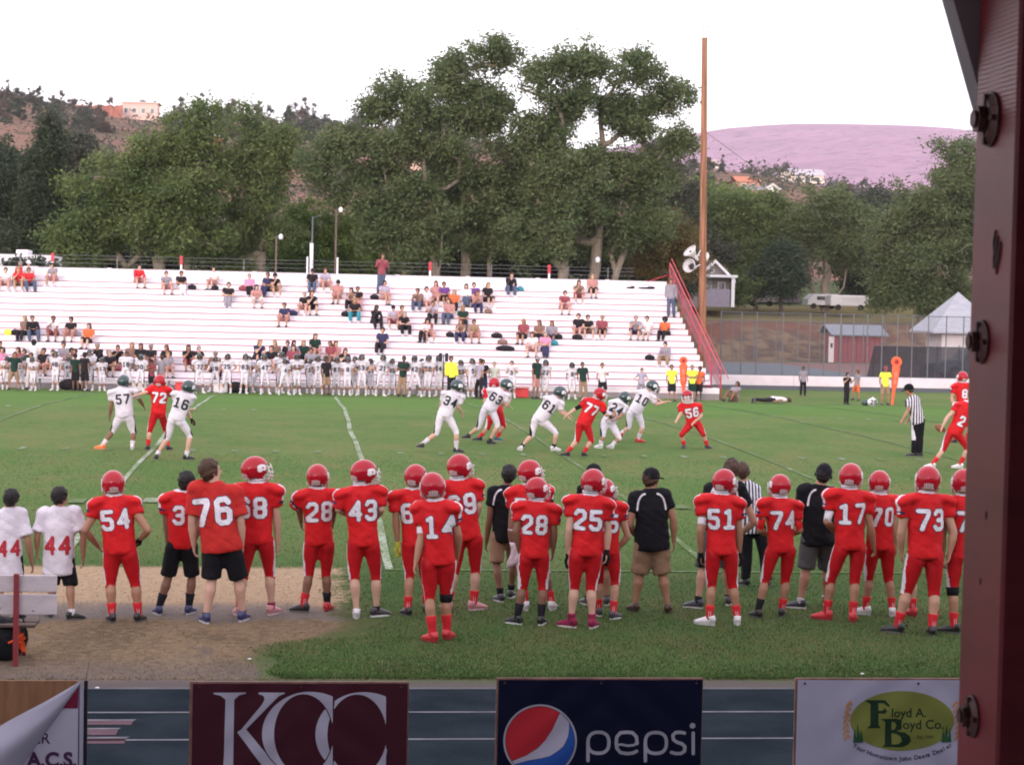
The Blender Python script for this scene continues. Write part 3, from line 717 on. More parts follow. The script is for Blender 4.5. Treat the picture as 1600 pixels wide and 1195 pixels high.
for px, kd, s in ((8, 'round', 1.1), (30, 'round', 1.2), (50, 'bush', 1.1), (95, 'conifer', 1.0), (112, 'round', 1.1), (128, 'bush', 1.2), (142, 'conifer', .9), (160, 'bush', 1.3), (178, 'bush', 1.4), (210, 'bush', 1.4), (262, 'bush', 1), (300, 'round', .9), (338, 'conifer', 1.0), (352, 'round', 1.3), (366, 'conifer', 1.35), (380, 'round', 1.1), (398, 'conifer', 1.0), (420, 'conifer', 1.1), (436, 'bush', 1.2), (452, 'conifer', 1.0), (462, 'conifer', 1.25), (477, 'conifer', 1.3), (490, 'conifer', 1.1), (505, 'round', 1), (520, 'bush', 1.2), (545, 'bush', 1)):
    ht(px, 190, 590+rr.uniform(-25, 22), kd, rr.choice((0, 0, 1)), s*rr.uniform(.9, 1.1))
for px, kd, s in ((1098, 'round', .9), (1110, 'round', 1), (1128, 'conifer', .8), (1145, 'bush', 1.1), (1165, 'round', 1), (1180, 'conifer', .95), (1196, 'round', 1.1), (1212, 'conifer', 1.15), (1228, 'conifer', 1.5), (1243, 'conifer', 1.55), (1222, 'bush', 1), (1260, 'round', 1), (1294, 'round', 1.25), (1305, 'conifer', 1.0), (1322, 'bush', 1.1), (1340, 'round', 1.0), (1351, 'conifer', 1.2), (1364, 'round', 1.2), (1378, 'round', 1.1), (1392, 'round', .9), (1405, 'bush', 1)):
    ht(px, 280, 560+rr.uniform(-35, 35), kd, rr.choice((0, 1, 1)), s*rr.uniform(.9, 1.1))
for k in range(80): ht(rr.uniform(0, 175) if k % 2 else rr.uniform(262, 560), 200, rr.uniform(470, 575), rr.choice(('round', 'bush', 'bush', 'conifer')), rr.choice((0, 0, 1, 2)), rr.uniform(.7, 1.15))
for k in range(85):
    px = rr.choice((rr.uniform(0, 560), rr.uniform(0, 560), rr.uniform(1060, 1440), rr.uniform(560, 1060))); ht(px, 250, rr.uniform(300, 560), rr.choice(('round', 'bush', 'round', 'conifer')), rr.choice((0, 1, 1, 2)), rr.uniform(.8, 1.4))
KW = {'conifer': 'pointed conifer', 'round': 'round tree', 'bush': 'low bushy tree'}; CW = {0: 'brown green', 1: 'grey green', 2: 'dark green'}
hill_trees.sort(key=lambda t: abs(t[6]-1097)); HC = {}
for i, (x, y, z, kd, col, s, px) in enumerate(hill_trees):
    tm, cm = PS[kd, i % 2][0]; kk = (kd, col, px < 700); HC[kk] = HC.get(kk, 0)+1
    side = 'red hillside' if px < 700 else 'slope below the lilac hill'
    r = empty('hillside_tree', (x, y, z-.4), '%s %s on the %s, %s from the pole' % (CW[col], KW[kd], side, ordinal(HC[kk])), 'tree', 'small %s trees on the %s' % ({'conifer': 'pointed', 'round': 'round', 'bush': 'bushy'}[kd], side), rz=rr.uniform(0, 6))
    s *= .62 if px > 262 else .50; r.scale = (s, s, s*rr.uniform(.9, 1.15))
    link('trunk', tm, r); link('crown', cm[col], r)
# unbroken brush on the lower hillside, too dense to count
rng = np.random.default_rng(77); n = 1500
bx_ = rng.uniform(-190, 330, n); by_ = rng.uniform(262, 560, n); bz_ = np.array([hillA(x, y) for x, y in zip(bx_, by_)])
lp, lf = leaf_mesh(np.stack([bx_, by_, bz_+1.2], -1), None, .75, np.full(n, 1.6), 22, rng)
link('brush', mesh('brush', lp, lf, [LF['duskgreen']]), kind='stuff')
# ================================================================== home grandstand round the camera (its post and brace stand in the picture)
WOODR = mat('painted_post', (.19, .019, .030), .42, var=.25, scale=3, bump=.0012, bscale=45, stretch=(1, 1, 4.5), spec=.45)
m = WOODR; nt = m.node_tree; b = nt.nodes['Principled BSDF']
# saw marks across the grain under the paint, and a few pale chips painted in for glints near the top
tc = N(nt, 'ShaderNodeTexCoord'); wv = N(nt, 'ShaderNodeTexWave', wave_type='BANDS', bands_direction='Z'); wv.inputs['Scale'].default_value = 55; wv.inputs['Distortion'].default_value = 1.6; wv.inputs['Detail'].default_value = 3; wv.inputs['Detail Scale'].default_value = .8
nt.links.new(tc.outputs['Object'], wv.inputs[0])
bp = N(nt, 'ShaderNodeBump'); bp.inputs['Distance'].default_value = .0006; bp.inputs['Strength'].default_value = .7
sz_ = N(nt, 'ShaderNodeSeparateXYZ'); nt.links.new(tc.outputs['Object'], sz_.inputs[0]); E, ramp, nz, mixc = expr(nt); hm__ = (E(wv.outputs['Fac'])*ramp(nz(tc.outputs['Object'], 9, 4, .7), .42, .62)*ramp(E(sz_.outputs[2]), 3.80, 4.0)*.9+nz(tc.outputs['Object'], 130, 3, .7)*.35+nz(tc.outputs['Object'], 14, 4, .6)*.9); nt.links.new(hm__.o, bp.inputs['Height'])
old_ = b.inputs['Base Color'].links[0].from_socket; chip_glint = ramp(nz(tc.outputs['Object'], 34, 4, .75), .66, .70)*ramp(E(sz_.outputs[2]), 3.7, 3.95); nt.links.new(mixc(chip_glint*.55, old_, (.30, .25, .27)), b.inputs['Base Color']); nt.links.new(bp.outputs[0], b.inputs['Normal'])
PX, PY0, PY1 = .833, 2.208, 2.348          # post: its face towards the view axis, its depth
g = G(); g.box((PX, PY0, 0), (PX+.14, PY1, 6.3), bev=.004)
post = g.build('roof_post', [WOODR], loc=(PX+.07, (PY0+PY1)/2, 0), label='dark red painted square timber post with rusty bolts, close in front of everything', cat='post')
GREYW = mat('weathered_beam', (.34, .32, .34), .8, var=.3, scale=4, bump=.002, bscale=30)
# knee brace rising from the post
a = at_y(1530, 185, PY1+.03); bq = at_y(1478, 0, PY1+.03); d = (bq-a); d /= np.linalg.norm(d)
g = G(); L_ = 2.2; w_ = .10
e = np.array([d[2], 0, -d[0]]); e = e/np.linalg.norm(e)
P0 = a-d*.12; P1 = a+d*L_
poly = [P0, P1, P1+e*w_, P0+e*w_]
g.prism([(p[0], p[2]) for p in poly], PY1+.005, PY1+.045, 'y')
g.build('knee_brace', [GREYW], loc=tuple(a), label='grey weathered brace board slanting up behind the dark red post', cat='brace')
STEEL = mat('rusty_iron', (.11, .055, .055), .5, metal=.25, var=.45, scale=22, bump=.002, bscale=60)
for bx, by, sc in ((1549, 187, 1.0), (1535, 534, .8), (1520, 1118, .78)):
    # where the line of sight meets the post face x = PX
    dd = ray(bx, by); P = CP+dd*(PX/dd[0])
    bt = empty('bolt', (0, 0, 0)); bt.parent = post; bt.location = Vector(P)-post.location
    g = G()     # malleable washer: rim with webs
    r = .034*sc
    for k in range(24):
        pass
    g.tube([(0, 0, 0), (-.004*sc, 0, 0)], [r, r], 24); g.tube([(-.004*sc, 0, 0), (-.009*sc, 0, 0)], [r*.96, r*.66], 24)
    for w in (0, math.pi/2): c, s = math.cos(w), math.sin(w); g.box((-.011*sc, -r*.9, -.003), (-.001, r*.9, .003)) if w == 0 else g.box((-.011*sc, -.003, -r*.9), (-.001, .003, r*.9))
    link('washer', mesh('washer', g.v, g.f, [STEEL], False), bt)
    g = G(); g.tube([(-.012*sc, 0, 0), (-.010*sc-.010*sc, 0, 0)], [.0175*sc]*2, 6); g.tube([(-.020*sc, 0, 0), (-.024*sc, 0, 0)], [.0105*sc]*2, 12)
    link('nut', mesh('nut', g.v, g.f, [STEEL]), bt)
g = G()
for kx, ky, kr in ((1541, 805, .004), (1532, 908, .0035), (1556, 385, .006)):
    dd = ray(kx, ky); P = CP+dd*(PX/dd[0]); g.ell((P[0]+.0005, P[1], P[2]), (.0015, kr, kr*1.6), seg=8, rings=5)
g.build('knot_hole', [mat('hole', (.012, .006, .006), .9)], post)
g = G()
for k in range(5):
    dd = ray(1560+(k % 3)*4-4, 375+k*9); P = CP+dd*(PX/dd[0]); g.tube([(P[0]-.001, P[1], P[2]+.012), (P[0]-.0015, P[1]+.002, P[2]), (P[0]-.001, P[1]+.004, P[2]-.014)], [.0012, .0022, .0008], 5)
g.build('splinter', [mat('bare_wood', (.13, .09, .085), .8)], post)
# the stand itself: stepped floor, back wall and roof (unseen, behind and above the camera; roof drawn forward to shade the near ground)
stand = empty('home_grandstand', (0, -4, 0), 'home grandstand of stepped planks under a pitched roof', 'grandstand')
g = G()
for i in range(8): g.box((-40, 1.4-.85*(i+1), 0), (40, 1.4-.85*i, 1.9+.32*i))
g.box((-40, 1.4, 0), (40, 1.5, 1.95)); g.build('steps', [GREYW], stand)
g = G(); g.box((-40, -6.6, 0), (40, -6.4, 7.6)); g.build('back_wall', [mat('wall_red', (.20, .04, .04), .8)], stand)
g = G(); g.prism([(-7.2, 7.3), (7.0, 5.9), (7.0, 6.05), (-7.2, 7.5)], -8, 42, 'x'); g.build('roof', [mat('tin_roof', (.22, .22, .22), .6, metal=.3)], stand)  # overhang lengthened to shade the near track, one end cut short for light

# ================================================================== fence with banners
FYB = 14.0
TANB = mat('plywood', (.21, .105, .055), .8, var=.22, scale=3, bump=.001, bscale=40, stretch=(6, 1, 1)); TANE = mat('raw_board_edge', (.19, .105, .085), .85, var=.3, scale=9)
VIN = {}
def vinyl(col, name):
    return mat('vinyl_'+name, col, .5, var=.05, scale=3, spec=.12)
def ripple(X, Z, cx, cz, seed=0):
    """folds that pull from the top corners of a hung sheet"""
    a = np.zeros_like(np.asarray(X, float))
    for sx in (-1, 1):
        dx = (np.asarray(X)-cx)*sx; u = dx*.62+(np.asarray(Z)-cz)*.78
        a = a+.006*np.sin(u*26+seed)*np.exp(-((dx-.30)**2)/.12)*.7
    return a+.004*np.sin(np.asarray(X)*7+seed)
def B2W(x, y): return at_y(x, y, FYB)
def banner(label, x0, x1, y0, col, cname, prints, seed, board=True, edge=5, grom=True, y1=1290, cloth_parts=None):
    A = B2W(x0, y0); B = B2W(x1, y0); cx = (A[0]+B[0])/2; cz = A[2]; zb = .03
    root = empty('banner', (cx, FYB, 0), label, 'banner')
    base = np.array([cx, FYB, 0])
    nX, nZ = 46, 36; X = np.linspace(A[0], B[0], nX+1); Z = np.linspace(zb, (A[2]+B[2])/2, nZ+1); gx, gz = np.meshgrid(X, Z)
    top = A[2]+(B[2]-A[2])*(gx-A[0])/(B[0]-A[0]); gz = zb+(gz-zb)/(Z[-1]-zb)*(top-zb)
    gy = FYB-.012-ripple(gx, gz, cx, cz, seed)
    V = np.stack([gx, gy, gz], -1).reshape(-1, 3)-base; ii = np.arange(nZ*nX); a = ii//nX*(nX+1)+ii % nX
    o = link('sheet', mesh('sheet', V, np.stack([a, a+1, a+nX+2, a+nX+1], -1), [vinyl(col, cname)], True), root)
    if board:
        g = G(); e = edge/215.; g.box((A[0]-e, FYB+.004, 0), (B[0]+e*.5, FYB+.022, max(A[2], B[2])+.010)); ob = g.build('backing_board', [TANE], root)
    if grom:
        for fx in (.03, .5, .97):
            p = np.array([A[0]+(B[0]-A[0])*fx, 0, A[2]-.025]); p[1] = FYB-.014-float(ripple(p[0], p[2], cx, cz, seed))
            g = G(); g.tube([p+[0, .002, 0], p-[0, .004, 0]], [.009, .007], 10); g.build('grommet', [mat('brass_dark', (.10, .07, .05), .4, metal=.7)], root)
    for k, (nm, fn, bb, c, cn, res, lift) in enumerate(prints):
        v, f = sdf_fill(fn, *bb, res) if callable(fn) else fn
        put_print(nm, v, f, c, cn, root, base, cx, cz, seed, lift)
    return root, base, cx, cz
def put_print(nm, v, f, c, cn, root, base, cx, cz, seed, lift):
    if not len(v): return
    W_ = np.array([B2W(p[0], p[1]) for p in v]); W_[:, 1] = FYB-.012-ripple(W_[:, 0], W_[:, 2], cx, cz, seed)-.0015*lift
    me = mesh(nm, W_-base, f, [vinyl(c, cn)]); link(nm, me, root)
WHT = (.34, .33, .42)
# --- KCC
def ser(*p): return poly_sdf(list(p))
stem = union(poly_sdf([(352.6, 1084), (366.2, 1084), (364.5, 1180), (364, 1240), (346, 1240), (350, 1180)]),
             poly_sdf([(333, 1080.8), (384.8, 1080.8), (385, 1082.6), (374, 1085), (366, 1092), (352.8, 1092), (345, 1085.5), (333, 1083)]))
arm = poly_sdf([(403.5, 1080.8), (446.5, 1080.8), (446, 1082), (436, 1086), (424, 1098), (384, 1139), (376.5, 1140.5), (379, 1136), (409, 1100), (413.5, 1092), (412, 1086), (403.5, 1083)])
leg = poly_sdf([(370.3, 1142.6), (382.1, 1135.5), (437, 1201), (468, 1240), (440, 1240), (409.5, 1195)])
C1 = minus(ellip(485.5, 1146, 76, 66.5), ellip(474.5, 1146, 46.2, 62.5)); C1 = inter(C1, lambda X, Y: X-519.8)
def C1b(X, Y): return np.minimum(C1(X, Y), poly_sdf([(519.8, 1088), (519.8, 1118), (517.5, 1118), (511, 1100), (505, 1088)])(X, Y))
C2 = lambda X, Y: np.maximum(C1b(X-83.2, Y-.6), -(C1b(X, Y)-1.5))
C2c = lambda X, Y: np.maximum(C2(X, Y), np.where((X < 521.8) & (Y < 1103), 5, -5))
lo1 = poly_sdf([(605.5, 1166), (603, 1182), (596, 1202), (570, 1215), (590, 1194)])
Kc = lambda X, Y: np.maximum(union(stem, arm, leg)(X, Y), -(C1b(X, Y)-1.5))
KC_ALL = (325, 612, 1076, 1212)
banner('dark maroon vinyl banner reading KCC in tall white serif capitals', 301.5, 637, 1067, (.045, .010, .018), 'maroon',
       [('letter', Kc, (328, 480, 1076, 1236), WHT, 'white', 1.6, 1), ('letter', C1b, (405, 525, 1076, 1216), WHT, 'white', 1.5, 1), ('letter', union(C2c, lo1), (485, 610, 1076, 1216), WHT, 'white', 1.5, 1)], .4)
# --- pepsi
NAVY = (.004, .005, .020)
cxp, cyp, rp = 843.5, 1156.5, 53.6
wave_top = [(876, 1110), (872, 1118), (862.5, 1138.7), (852, 1155), (840, 1167.5), (822, 1179), (802, 1187), (780, 1192)]
wave_bot = [(786, 1197), (804, 1192.5), (825, 1186.5), (845, 1183), (858.7, 1179.5), (872, 1171), (880, 1164), (886.9, 1150), (889, 1138), (889, 1128), (883, 1112)]
disc = ellip(cxp, cyp, rp, rp)
whitep = inter(disc, poly_sdf(wave_top+wave_bot))
redp = minus(inter(disc, poly_sdf(wave_top+[(770, 1192), (770, 1090), (880, 1090)])), grow(poly_sdf(wave_top+wave_bot), .6))
bluep = minus(inter(disc, poly_sdf(wave_bot+[(895, 1100), (905, 1100), (905, 1220), (786, 1220)])), grow(poly_sdf(wave_top+wave_bot), .6))
ring = minus(ellip(cxp, cyp, 57.4, 57.4), ellip(cxp, cyp, 54.4, 54.4))
GRY = (.28, .28, .33)
sw = 5.2
def bowl(cx, cy, r): return [(cx+r*math.copysign(abs(math.cos(t))**.8, math.cos(t)), cy+r*math.copysign(abs(math.sin(t))**.8, math.sin(t))) for t in [2*math.pi*k/26 for k in range(27)]]
word = union(stroke(bowl(934.8, 1159.2, 16.4), sw), stroke([(918.4, 1158), (918.4, 1187)], sw),
             stroke([(994, 1164)]+[], sw) if False else stroke([(963, 1163), (970, 1161.5), (980, 1163.5), (990, 1162.5), (994.6, 1159)]+bowl(978.7, 1159.2, 16.2)[26:14:-1][::1][:0], sw*.7),
             stroke([(994.9, 1160), (994, 1150), (988, 1143.5), (978.7, 1142.6), (969, 1143.5), (963.2, 1150), (962.4, 1159), (963.5, 1168), (969, 1174.5), (978.7, 1176), (988, 1175), (994, 1172)], sw),
             stroke(bowl(1024.2, 1159.2, 16.4), sw), stroke([(1007.6, 1158), (1007.6, 1187)], sw),
             stroke([(1069, 1144), (1062, 1142.6), (1055, 1143), (1050.6, 1147), (1051.5, 1154), (1057, 1158), (1065, 1160.5), (1069.6, 1165), (1069, 1172), (1063, 1175.8), (1055, 1175.8), (1048.5, 1174)], sw),
             stroke([(1082.6, 1144), (1082.6, 1176)], sw), ellip(1081.6, 1132.6, 4.4, 4.4))
banner('navy blue vinyl banner with a round red white and blue emblem and the word pepsi', 779, 1097.5, 1061, NAVY, 'navy',
       [('emblem_ring', ring, (783, 903, 1095, 1216), GRY, 'ring', 1.2, 1), ('emblem_red', redp, (786, 902, 1098, 1215), (.36, .02, .03), 'red', 1.5, 1), ('emblem_white', whitep, (784, 902, 1098, 1215), WHT, 'white', 1.5, 1),
        ('emblem_blue', bluep, (784, 902, 1098, 1215), (.02, .07, .30), 'blue', 1.5, 1), ('lettering', word, (910, 1092, 1125, 1192), GRY, 'ring', 1.0, 1)], 1.7, edge=3)
# --- Floyd A. Boyd Co.
GRN = (.16, .18, .045); DG = (.012, .030, .016); ORG = (.42, .20, .06)
pr = [('oval', ellip(1408.7, 1125, 81, 46.5), (1325, 1492, 1076, 1174), GRN, 'olive', 1.6, 1)]
Fb = union(poly_sdf([(1349, 1092.5), (1382, 1092.5), (1389.5, 1101), (1387, 1103), (1380, 1097.5), (1371.5, 1097), (1371.5, 1109), (1378, 1108.5), (1381, 1104.5), (1385, 1110), (1381, 1113.5), (1371.5, 1113), (1371.5, 1131.5), (1375.5, 1136), (1353, 1136), (1358.5, 1131.5), (1359.5, 1099), (1355, 1096)]))
Bb = minus(minus(union(poly_sdf([(1374.5, 1121.5), (1400, 1121.5), (1408, 1124), (1408, 1138), (1400, 1141), (1413, 1143), (1421, 1149), (1422.5, 1156), (1418, 1162), (1409, 1165.5), (1377, 1165.5), (1381.5, 1161.5), (1382, 1126), (1378, 1124)])),
                 poly_sdf([(1392, 1126), (1397, 1126.5), (1400, 1132), (1397, 1138.5), (1392, 1139.5)])), poly_sdf([(1392, 1144), (1399, 1145), (1406, 1149), (1408.5, 1156), (1403, 1161), (1392, 1161.5)]))
pr += [('letter', Fb, (1345, 1392, 1088, 1140), DG, 'dark', 1.0, 2), ('letter', Bb, (1370, 1426, 1117, 1170), DG, 'dark', 1.0, 2)]
fr, fbse, fcx, fcz = banner('white vinyl banner with an olive oval reading Floyd A. Boyd Co. and wheat ears', 1246, 1620, 1061.5, (.33, .32, .42), 'offwhite', pr, 2.9, edge=3)
def letters(nm, txt, x, y, size, c, cn, sh=0, bold=0.0, rot=0):
    v, f = text_mesh(txt, size, 4, bold*size)
    if len(v):
        cs, sn = math.cos(rot), math.sin(rot)
        v = np.stack([x+v[:, 0]*cs+v[:, 1]*sn, y+v[:, 0]*sn-v[:, 1]*cs], -1)
        put_print(nm, v, f, c, cn, fr, fbse, fcx, fcz, 2.9, 2)
letters('lettering', 'loyd A.', 1391, 1119, 19.5, DG, 'dark', bold=.012); letters('lettering', 'oyd Co.', 1409.5, 1137.5, 20, DG, 'dark', bold=.012); letters('lettering', 'Est 1945', 1432, 1152.5, 7.5, DG, 'dark')
txt = 'Your Hometown John Deere Dealer'; R_, cxa, cya = 147.0, 1408.5, 1040.0
ws = {}
adv = []
for ch in txt: adv.append(3.6 if ch in ' ' else 3.2 if ch in 'Jtr' else 8.6 if ch in 'wm' else 7.2 if ch in 'HYD' else 5.5)
tot = sum(adv); s_ = -tot/2
for ch, a_w in zip(txt, adv):
    th = (s_)/R_
    if ch != ' ':
        v, f = text_mesh(ch, 9.8, 3, .12); rot = -th
        bx = cxa+R_*math.sin(th); by = cya+R_*math.cos(th)
        cs, sn = math.cos(rot), math.sin(rot)
        v = np.stack([bx+v[:, 0]*cs+v[:, 1]*sn, by+v[:, 0]*sn-v[:, 1]*cs], -1); put_print('lettering', v, f, (.03, .03, .06), 'ink', fr, fbse, fcx, fcz, 2.9, 2)
    s_ += a_w
def grain(cx, cy, a, l, w): return stroke([(cx-l*math.sin(a), cy+l*math.cos(a)), (cx+l*math.sin(a), cy-l*math.cos(a))], w)
for mir in (1, -1):
    X0 = 1408.7; fs = []
    for q in range(7):
        cy_ = 1152-q*8.6; cx_ = X0-mir*(85+2.5*math.sin(q*.55+.6)); fs.append(grain(cx_-2.6, cy_, .55, 2.6, 3.0)); fs.append(grain(cx_+2.6, cy_-3.6, -.55, 2.6, 3.0))
    un = union(*fs); put_print('wheat_ear', *sdf_fill(un, *((1312, 1336) if mir > 0 else (1482, 1506)), 1084, 1156, 1.1), ORG, 'straw', fr, fbse, fcx, fcz, 2.9, 3)
    lf = union(*[poly_sdf([(X0-mir*(70+d), y0), (X0-mir*(66+d), 1158), (X0-mir*(72+d), 1158)]) for d, y0 in ((0, 1126), (5, 1134), (-5, 1136))])
    put_print('leaf_blade', *sdf_fill(lf, *((1320, 1350) if mir > 0 else (1466, 1498)), 1122, 1160, 1.1), (.02, .07, .03), 'leafg', fr, fbse, fcx, fcz, 2.9, 4)
# --- torn banner that has come loose and folded over
root = empty('banner', B2W(60, 1290), 'loose white and maroon vinyl banner folded over itself, lettered A.C.S.', 'banner'); base = np.array(root.location)
def flatp(nm, v, f, c, cn, dy):
    W_ = np.array([B2W(p[0], p[1]) for p in v]); W_[:, 1] = FYB-dy; link(nm, mesh(nm, W_-base, f, [vinyl(c, cn)]), root)
g = G(); a = B2W(-140, 1063); c = B2W(121, 1063); g.box((a[0], FYB+.004, 0), (c[0], FYB+.022, a[2])); g.build('backing_board', [TANB], root)
v, f = sdf_fill(poly_sdf([(131, 1064), (130, 1290), (-90, 1290), (-30, 1240), (30, 1197), (127, 1064)]), -95, 134, 1060, 1294, 8); flatp('sheet', v, f, WHT, 'white', .006)
v, f = sdf_fill(poly_sdf([(123, 1070), (121.5, 1105.5), (98, 1105.5)]), 94, 124, 1066, 1107, 1.5); flatp('maroon_band', v, f, (.14, .012, .035), 'band', .009)
v, f = sdf_fill(poly_sdf([(123.2, 1066), (124.6, 1066), (122.6, 1290), (120.8, 1290)]), 119, 126, 1064, 1292, .9); flatp('border_line', v, f, (.03, .03, .09), 'inkb', .009)
def lt(txt, x, y, s, bold, c=(.02, .02, .035)):
    v, f = text_mesh(txt, s, 4, bold*s); v = np.stack([x+v[:, 0], y-v[:, 1]], -1); flatp('lettering', v, f, c, 'ink2', .0095)
lt('ER', 52, 1160.5, 24, .0, (.05, .02, .06)); lt('A.C.S.', 43, 1196, 31, .04)
# the folded flap, rolling forward off the diagonal
NU, NV = 30, 14; v = []; f = []
for i in range(NU+1):
    u = i/NU
    Pt = np.array([126+(-70-126)*u, 1063.5+(1172-1063.5)*u+2.5*math.sin(u*9)*u]); Pb = np.array([127+(-30-127)*u, 1065.5+(1286-1065.5)*u])
    for j in range(NV+1):
        t = j/NV; q = Pt+(Pb-Pt)*t; w = B2W(q[0], q[1]); w[1] = FYB-.012-.14*u*math.sin(math.pi*min(1, t*.9+.1))**.8-.012*math.sin(t*9+u*6)*u; v.append(w)
for i in range(NU):
    for j in range(NV): a = i*(NV+1)+j; f.append((a, a+NV+1, a+NV+2, a+1))
link('folded_flap', mesh('folded_flap', np.array(v)-base, f, [vinyl(WHT, 'white')], True), root)
g = G(); 
# posts of the fence
DPOST = mat('dark_post', (.012, .012, .022), .5, metal=.4)
def fpost(px, lab, top=1063):
    P = B2W(px, top); g = G(); g.tube([(P[0], FYB+.04, 0), (P[0], FYB+.04, P[2]+.01)], .017, 10); g.ell((P[0], FYB+.04, P[2]+.01), (.02, .02, .015), seg=10, rings=6)
    return g.build('fence_post', [DPOST], loc=(P[0], FYB+.04, 0), label=lab, cat='post', group='posts of the banner fence')
P = B2W(134.5, 1063); g = G(); g.box((P[0]-.012, FYB-.02, 0), (P[0]+.012, FYB+.02, P[2]+.005), bev=.003)
g.build('fence_post', [DPOST], loc=(P[0], FYB, 0), label='dark square post holding the loose folded banner', cat='post', group='posts of the banner fence')
a = B2W(134, 1063); c = B2W(139, 1034); g = G(); g.tube([a, (a+c)/2+[.002, 0, 0], c], [.0022, .002, .0012], 5); g.build('loose_wire', [DPOST], loc=tuple(a), label='thin wire end sticking up from the loose banner post', cat='wire')

# ================================================================== bench with back boards
by_ = at_z(25, 1040, 0)[1]
root = empty('team_bench', (at_z(25, 1040, 0)[0], by_, 0), 'white two board bench back on red steel legs with flaking paint', 'bench')
BW = mat('bench_white', (.44, .39, .42), .7, var=.10, scale=14, bump=.002, bscale=24, stretch=(.5, 1, 1)); RP = paint((.20, .022, .028), .5)
m = BW; nt = m.node_tree; E, ramp, nz, mixc = expr(nt); b = nt.nodes['Principled BSDF']; tc = N(nt, 'ShaderNodeTexCoord'); old = b.inputs['Base Color'].links[0].from_socket
chip = ramp(nz(tc.outputs['Object'], 16, 4, .7), .66, .70); nt.links.new(mixc(chip, old, (.11, .08, .07)), b.inputs['Base Color'])
def bz(py): return at_y(40, py, by_)[2]
xe = at_y(88, 930, by_)[0]; xs = at_y(-200, 930, by_)[0]
for (ya, yb) in ((899, 925.5), (929, 961)):
    g = G(); g.box((xs, by_+.03, bz(yb)), (xe, by_+.062, bz(ya)), bev=.006); g.build('back_board', [BW], root)
for k, yy in enumerate((.22, .44)):
    g = G(); g.box((xs, by_+yy-.10, .36), (xe-.22, by_+yy+.06, .39), bev=.006); g.build('seat_board', [mat('seat_brown', (.09, .06, .05), .8)], root)
for px in (25, -130):
    x = at_y(px, 960, by_)[0]
    g = G(); g.box((x-.025, by_-.02, 0), (x+.025, by_+.026, bz(896)), bev=.004); g.build('leg', [RP], root)
    g = G(); g.box((x-.02, by_+.03, .31), (x+.02, by_+.6, .355), bev=.004); g.box((x-.02, by_+.55, 0), (x+.02, by_+.6, .30), bev=.004); g.build('seat_support', [RP], root)
# backpack under the bench
bp0 = at_z(14, 1036, 0); bp0[1] = by_+.32; bp0[0] = at_y(12, 1000, bp0[1])[0]
root = empty('backpack', bp0, 'black sports backpack with bright orange trim lying under the bench', 'backpack')
BLK = cloth((.012, .013, .016), .6); ORC = cloth((.75, .10, .03), .5)
g = G(); g.ell(bp0+[-.05, 0, .21], (.25, .17, .23), seg=18, rings=12); o = g.build('bag_body', [BLK], root, smooth=True)
for p in o.data.vertices:
    n_ = noise.noise(p.co*6); p.co += p.co.normalized()*n_*.035; p.co.z = max(p.co.z, .0)
g = G(); g.tube([bp0+[-.05, -.02, .42], bp0+[.10, -.05, .36], bp0+[.19, -.06, .2]], [(.05, .03), (.06, .035), (.05, .03)], 8); g.build('bag_pocket', [BLK], root, smooth=True)
g = G()
for k in range(4): g.tube([bp0+[.10+.015*k, -.13-.012*k, .33-.04*k], bp0+[.17-.01*k, -.10, .24-.03*k], bp0+[.16+.02*(k % 2), -.08, .10]], [(.012, .006), (.022, .008), (.010, .006)], 6)
g.tube([bp0+[.03, -.17, .20], bp0+[.11, -.15, .24], bp0+[.17, -.12, .29]], [(.012, .02)]*3, 6); g.build('orange_trim', [ORC], root)
g = G(); g.tube([bp0+[.05, -.02, .43], bp0+[.10, -.04, .50], bp0+[.16, -.05, .42], bp0+[.2, -.06, .25]], [.009]*4, 6); g.build('strap', [BLK], root)
# small litter
for (px, py) in ((152, 1076), (390, 1031), (1347, 1054)):
    P = at_z(px, py, 0); g = G(); g.ell((P[0], P[1], .012), (.022, .015, .010), seg=8, rings=5)
    g.build('paper_scrap', [paint((.6, .6, .6))], loc=tuple(P), label={152: 'tiny white paper scrap on the grit by the track edge', 390: 'white paper scrap on the bare soil above the KCC banner', 1347: 'white paper scrap in the grass behind the Floyd A. Boyd banner'}[px], cat='litter')

# ================================================================== visitor bleachers
BY0, BD, BZ0, BR, NT = 78.5, .67, .17, .261, 17
BXR = 17.05; BXL = -34.0
def row_y(i): return BY0+BD*i
def row_z(i): return BZ0+BR*(i+1)          # top of tier i
WHITE = mat('bleacher_white', (.72, .66, .71), .55, var=.05, scale=1.2, bump=.002, bscale=10, stretch=(.2, 1, 1)); RED = mat('bleacher_red', (.26, .07, .10), .6, var=.15, scale=3)
CONC = mat('bleacher_base', (.26, .23, .25), .9, var=.15, scale=1.5, bump=.006, bscale=12)
bl = empty('bleachers', (BXR, BY0, 0), 'long white stepped bleachers with thin red lines under every tier', 'bleachers')
g = G(); g.box((BXL, BY0+.05, 0), (BXR, row_y(NT)+.4, .16)); g.build('foundation', [CONC], bl)
g = G(); g.box((BXL, BY0-.02, 0), (BXR+.01, BY0+.05, .20)); g.build('kick_wall', [CONC], bl)
XS = [BXL+(BXR-BXL)*k/6 for k in range(7)]
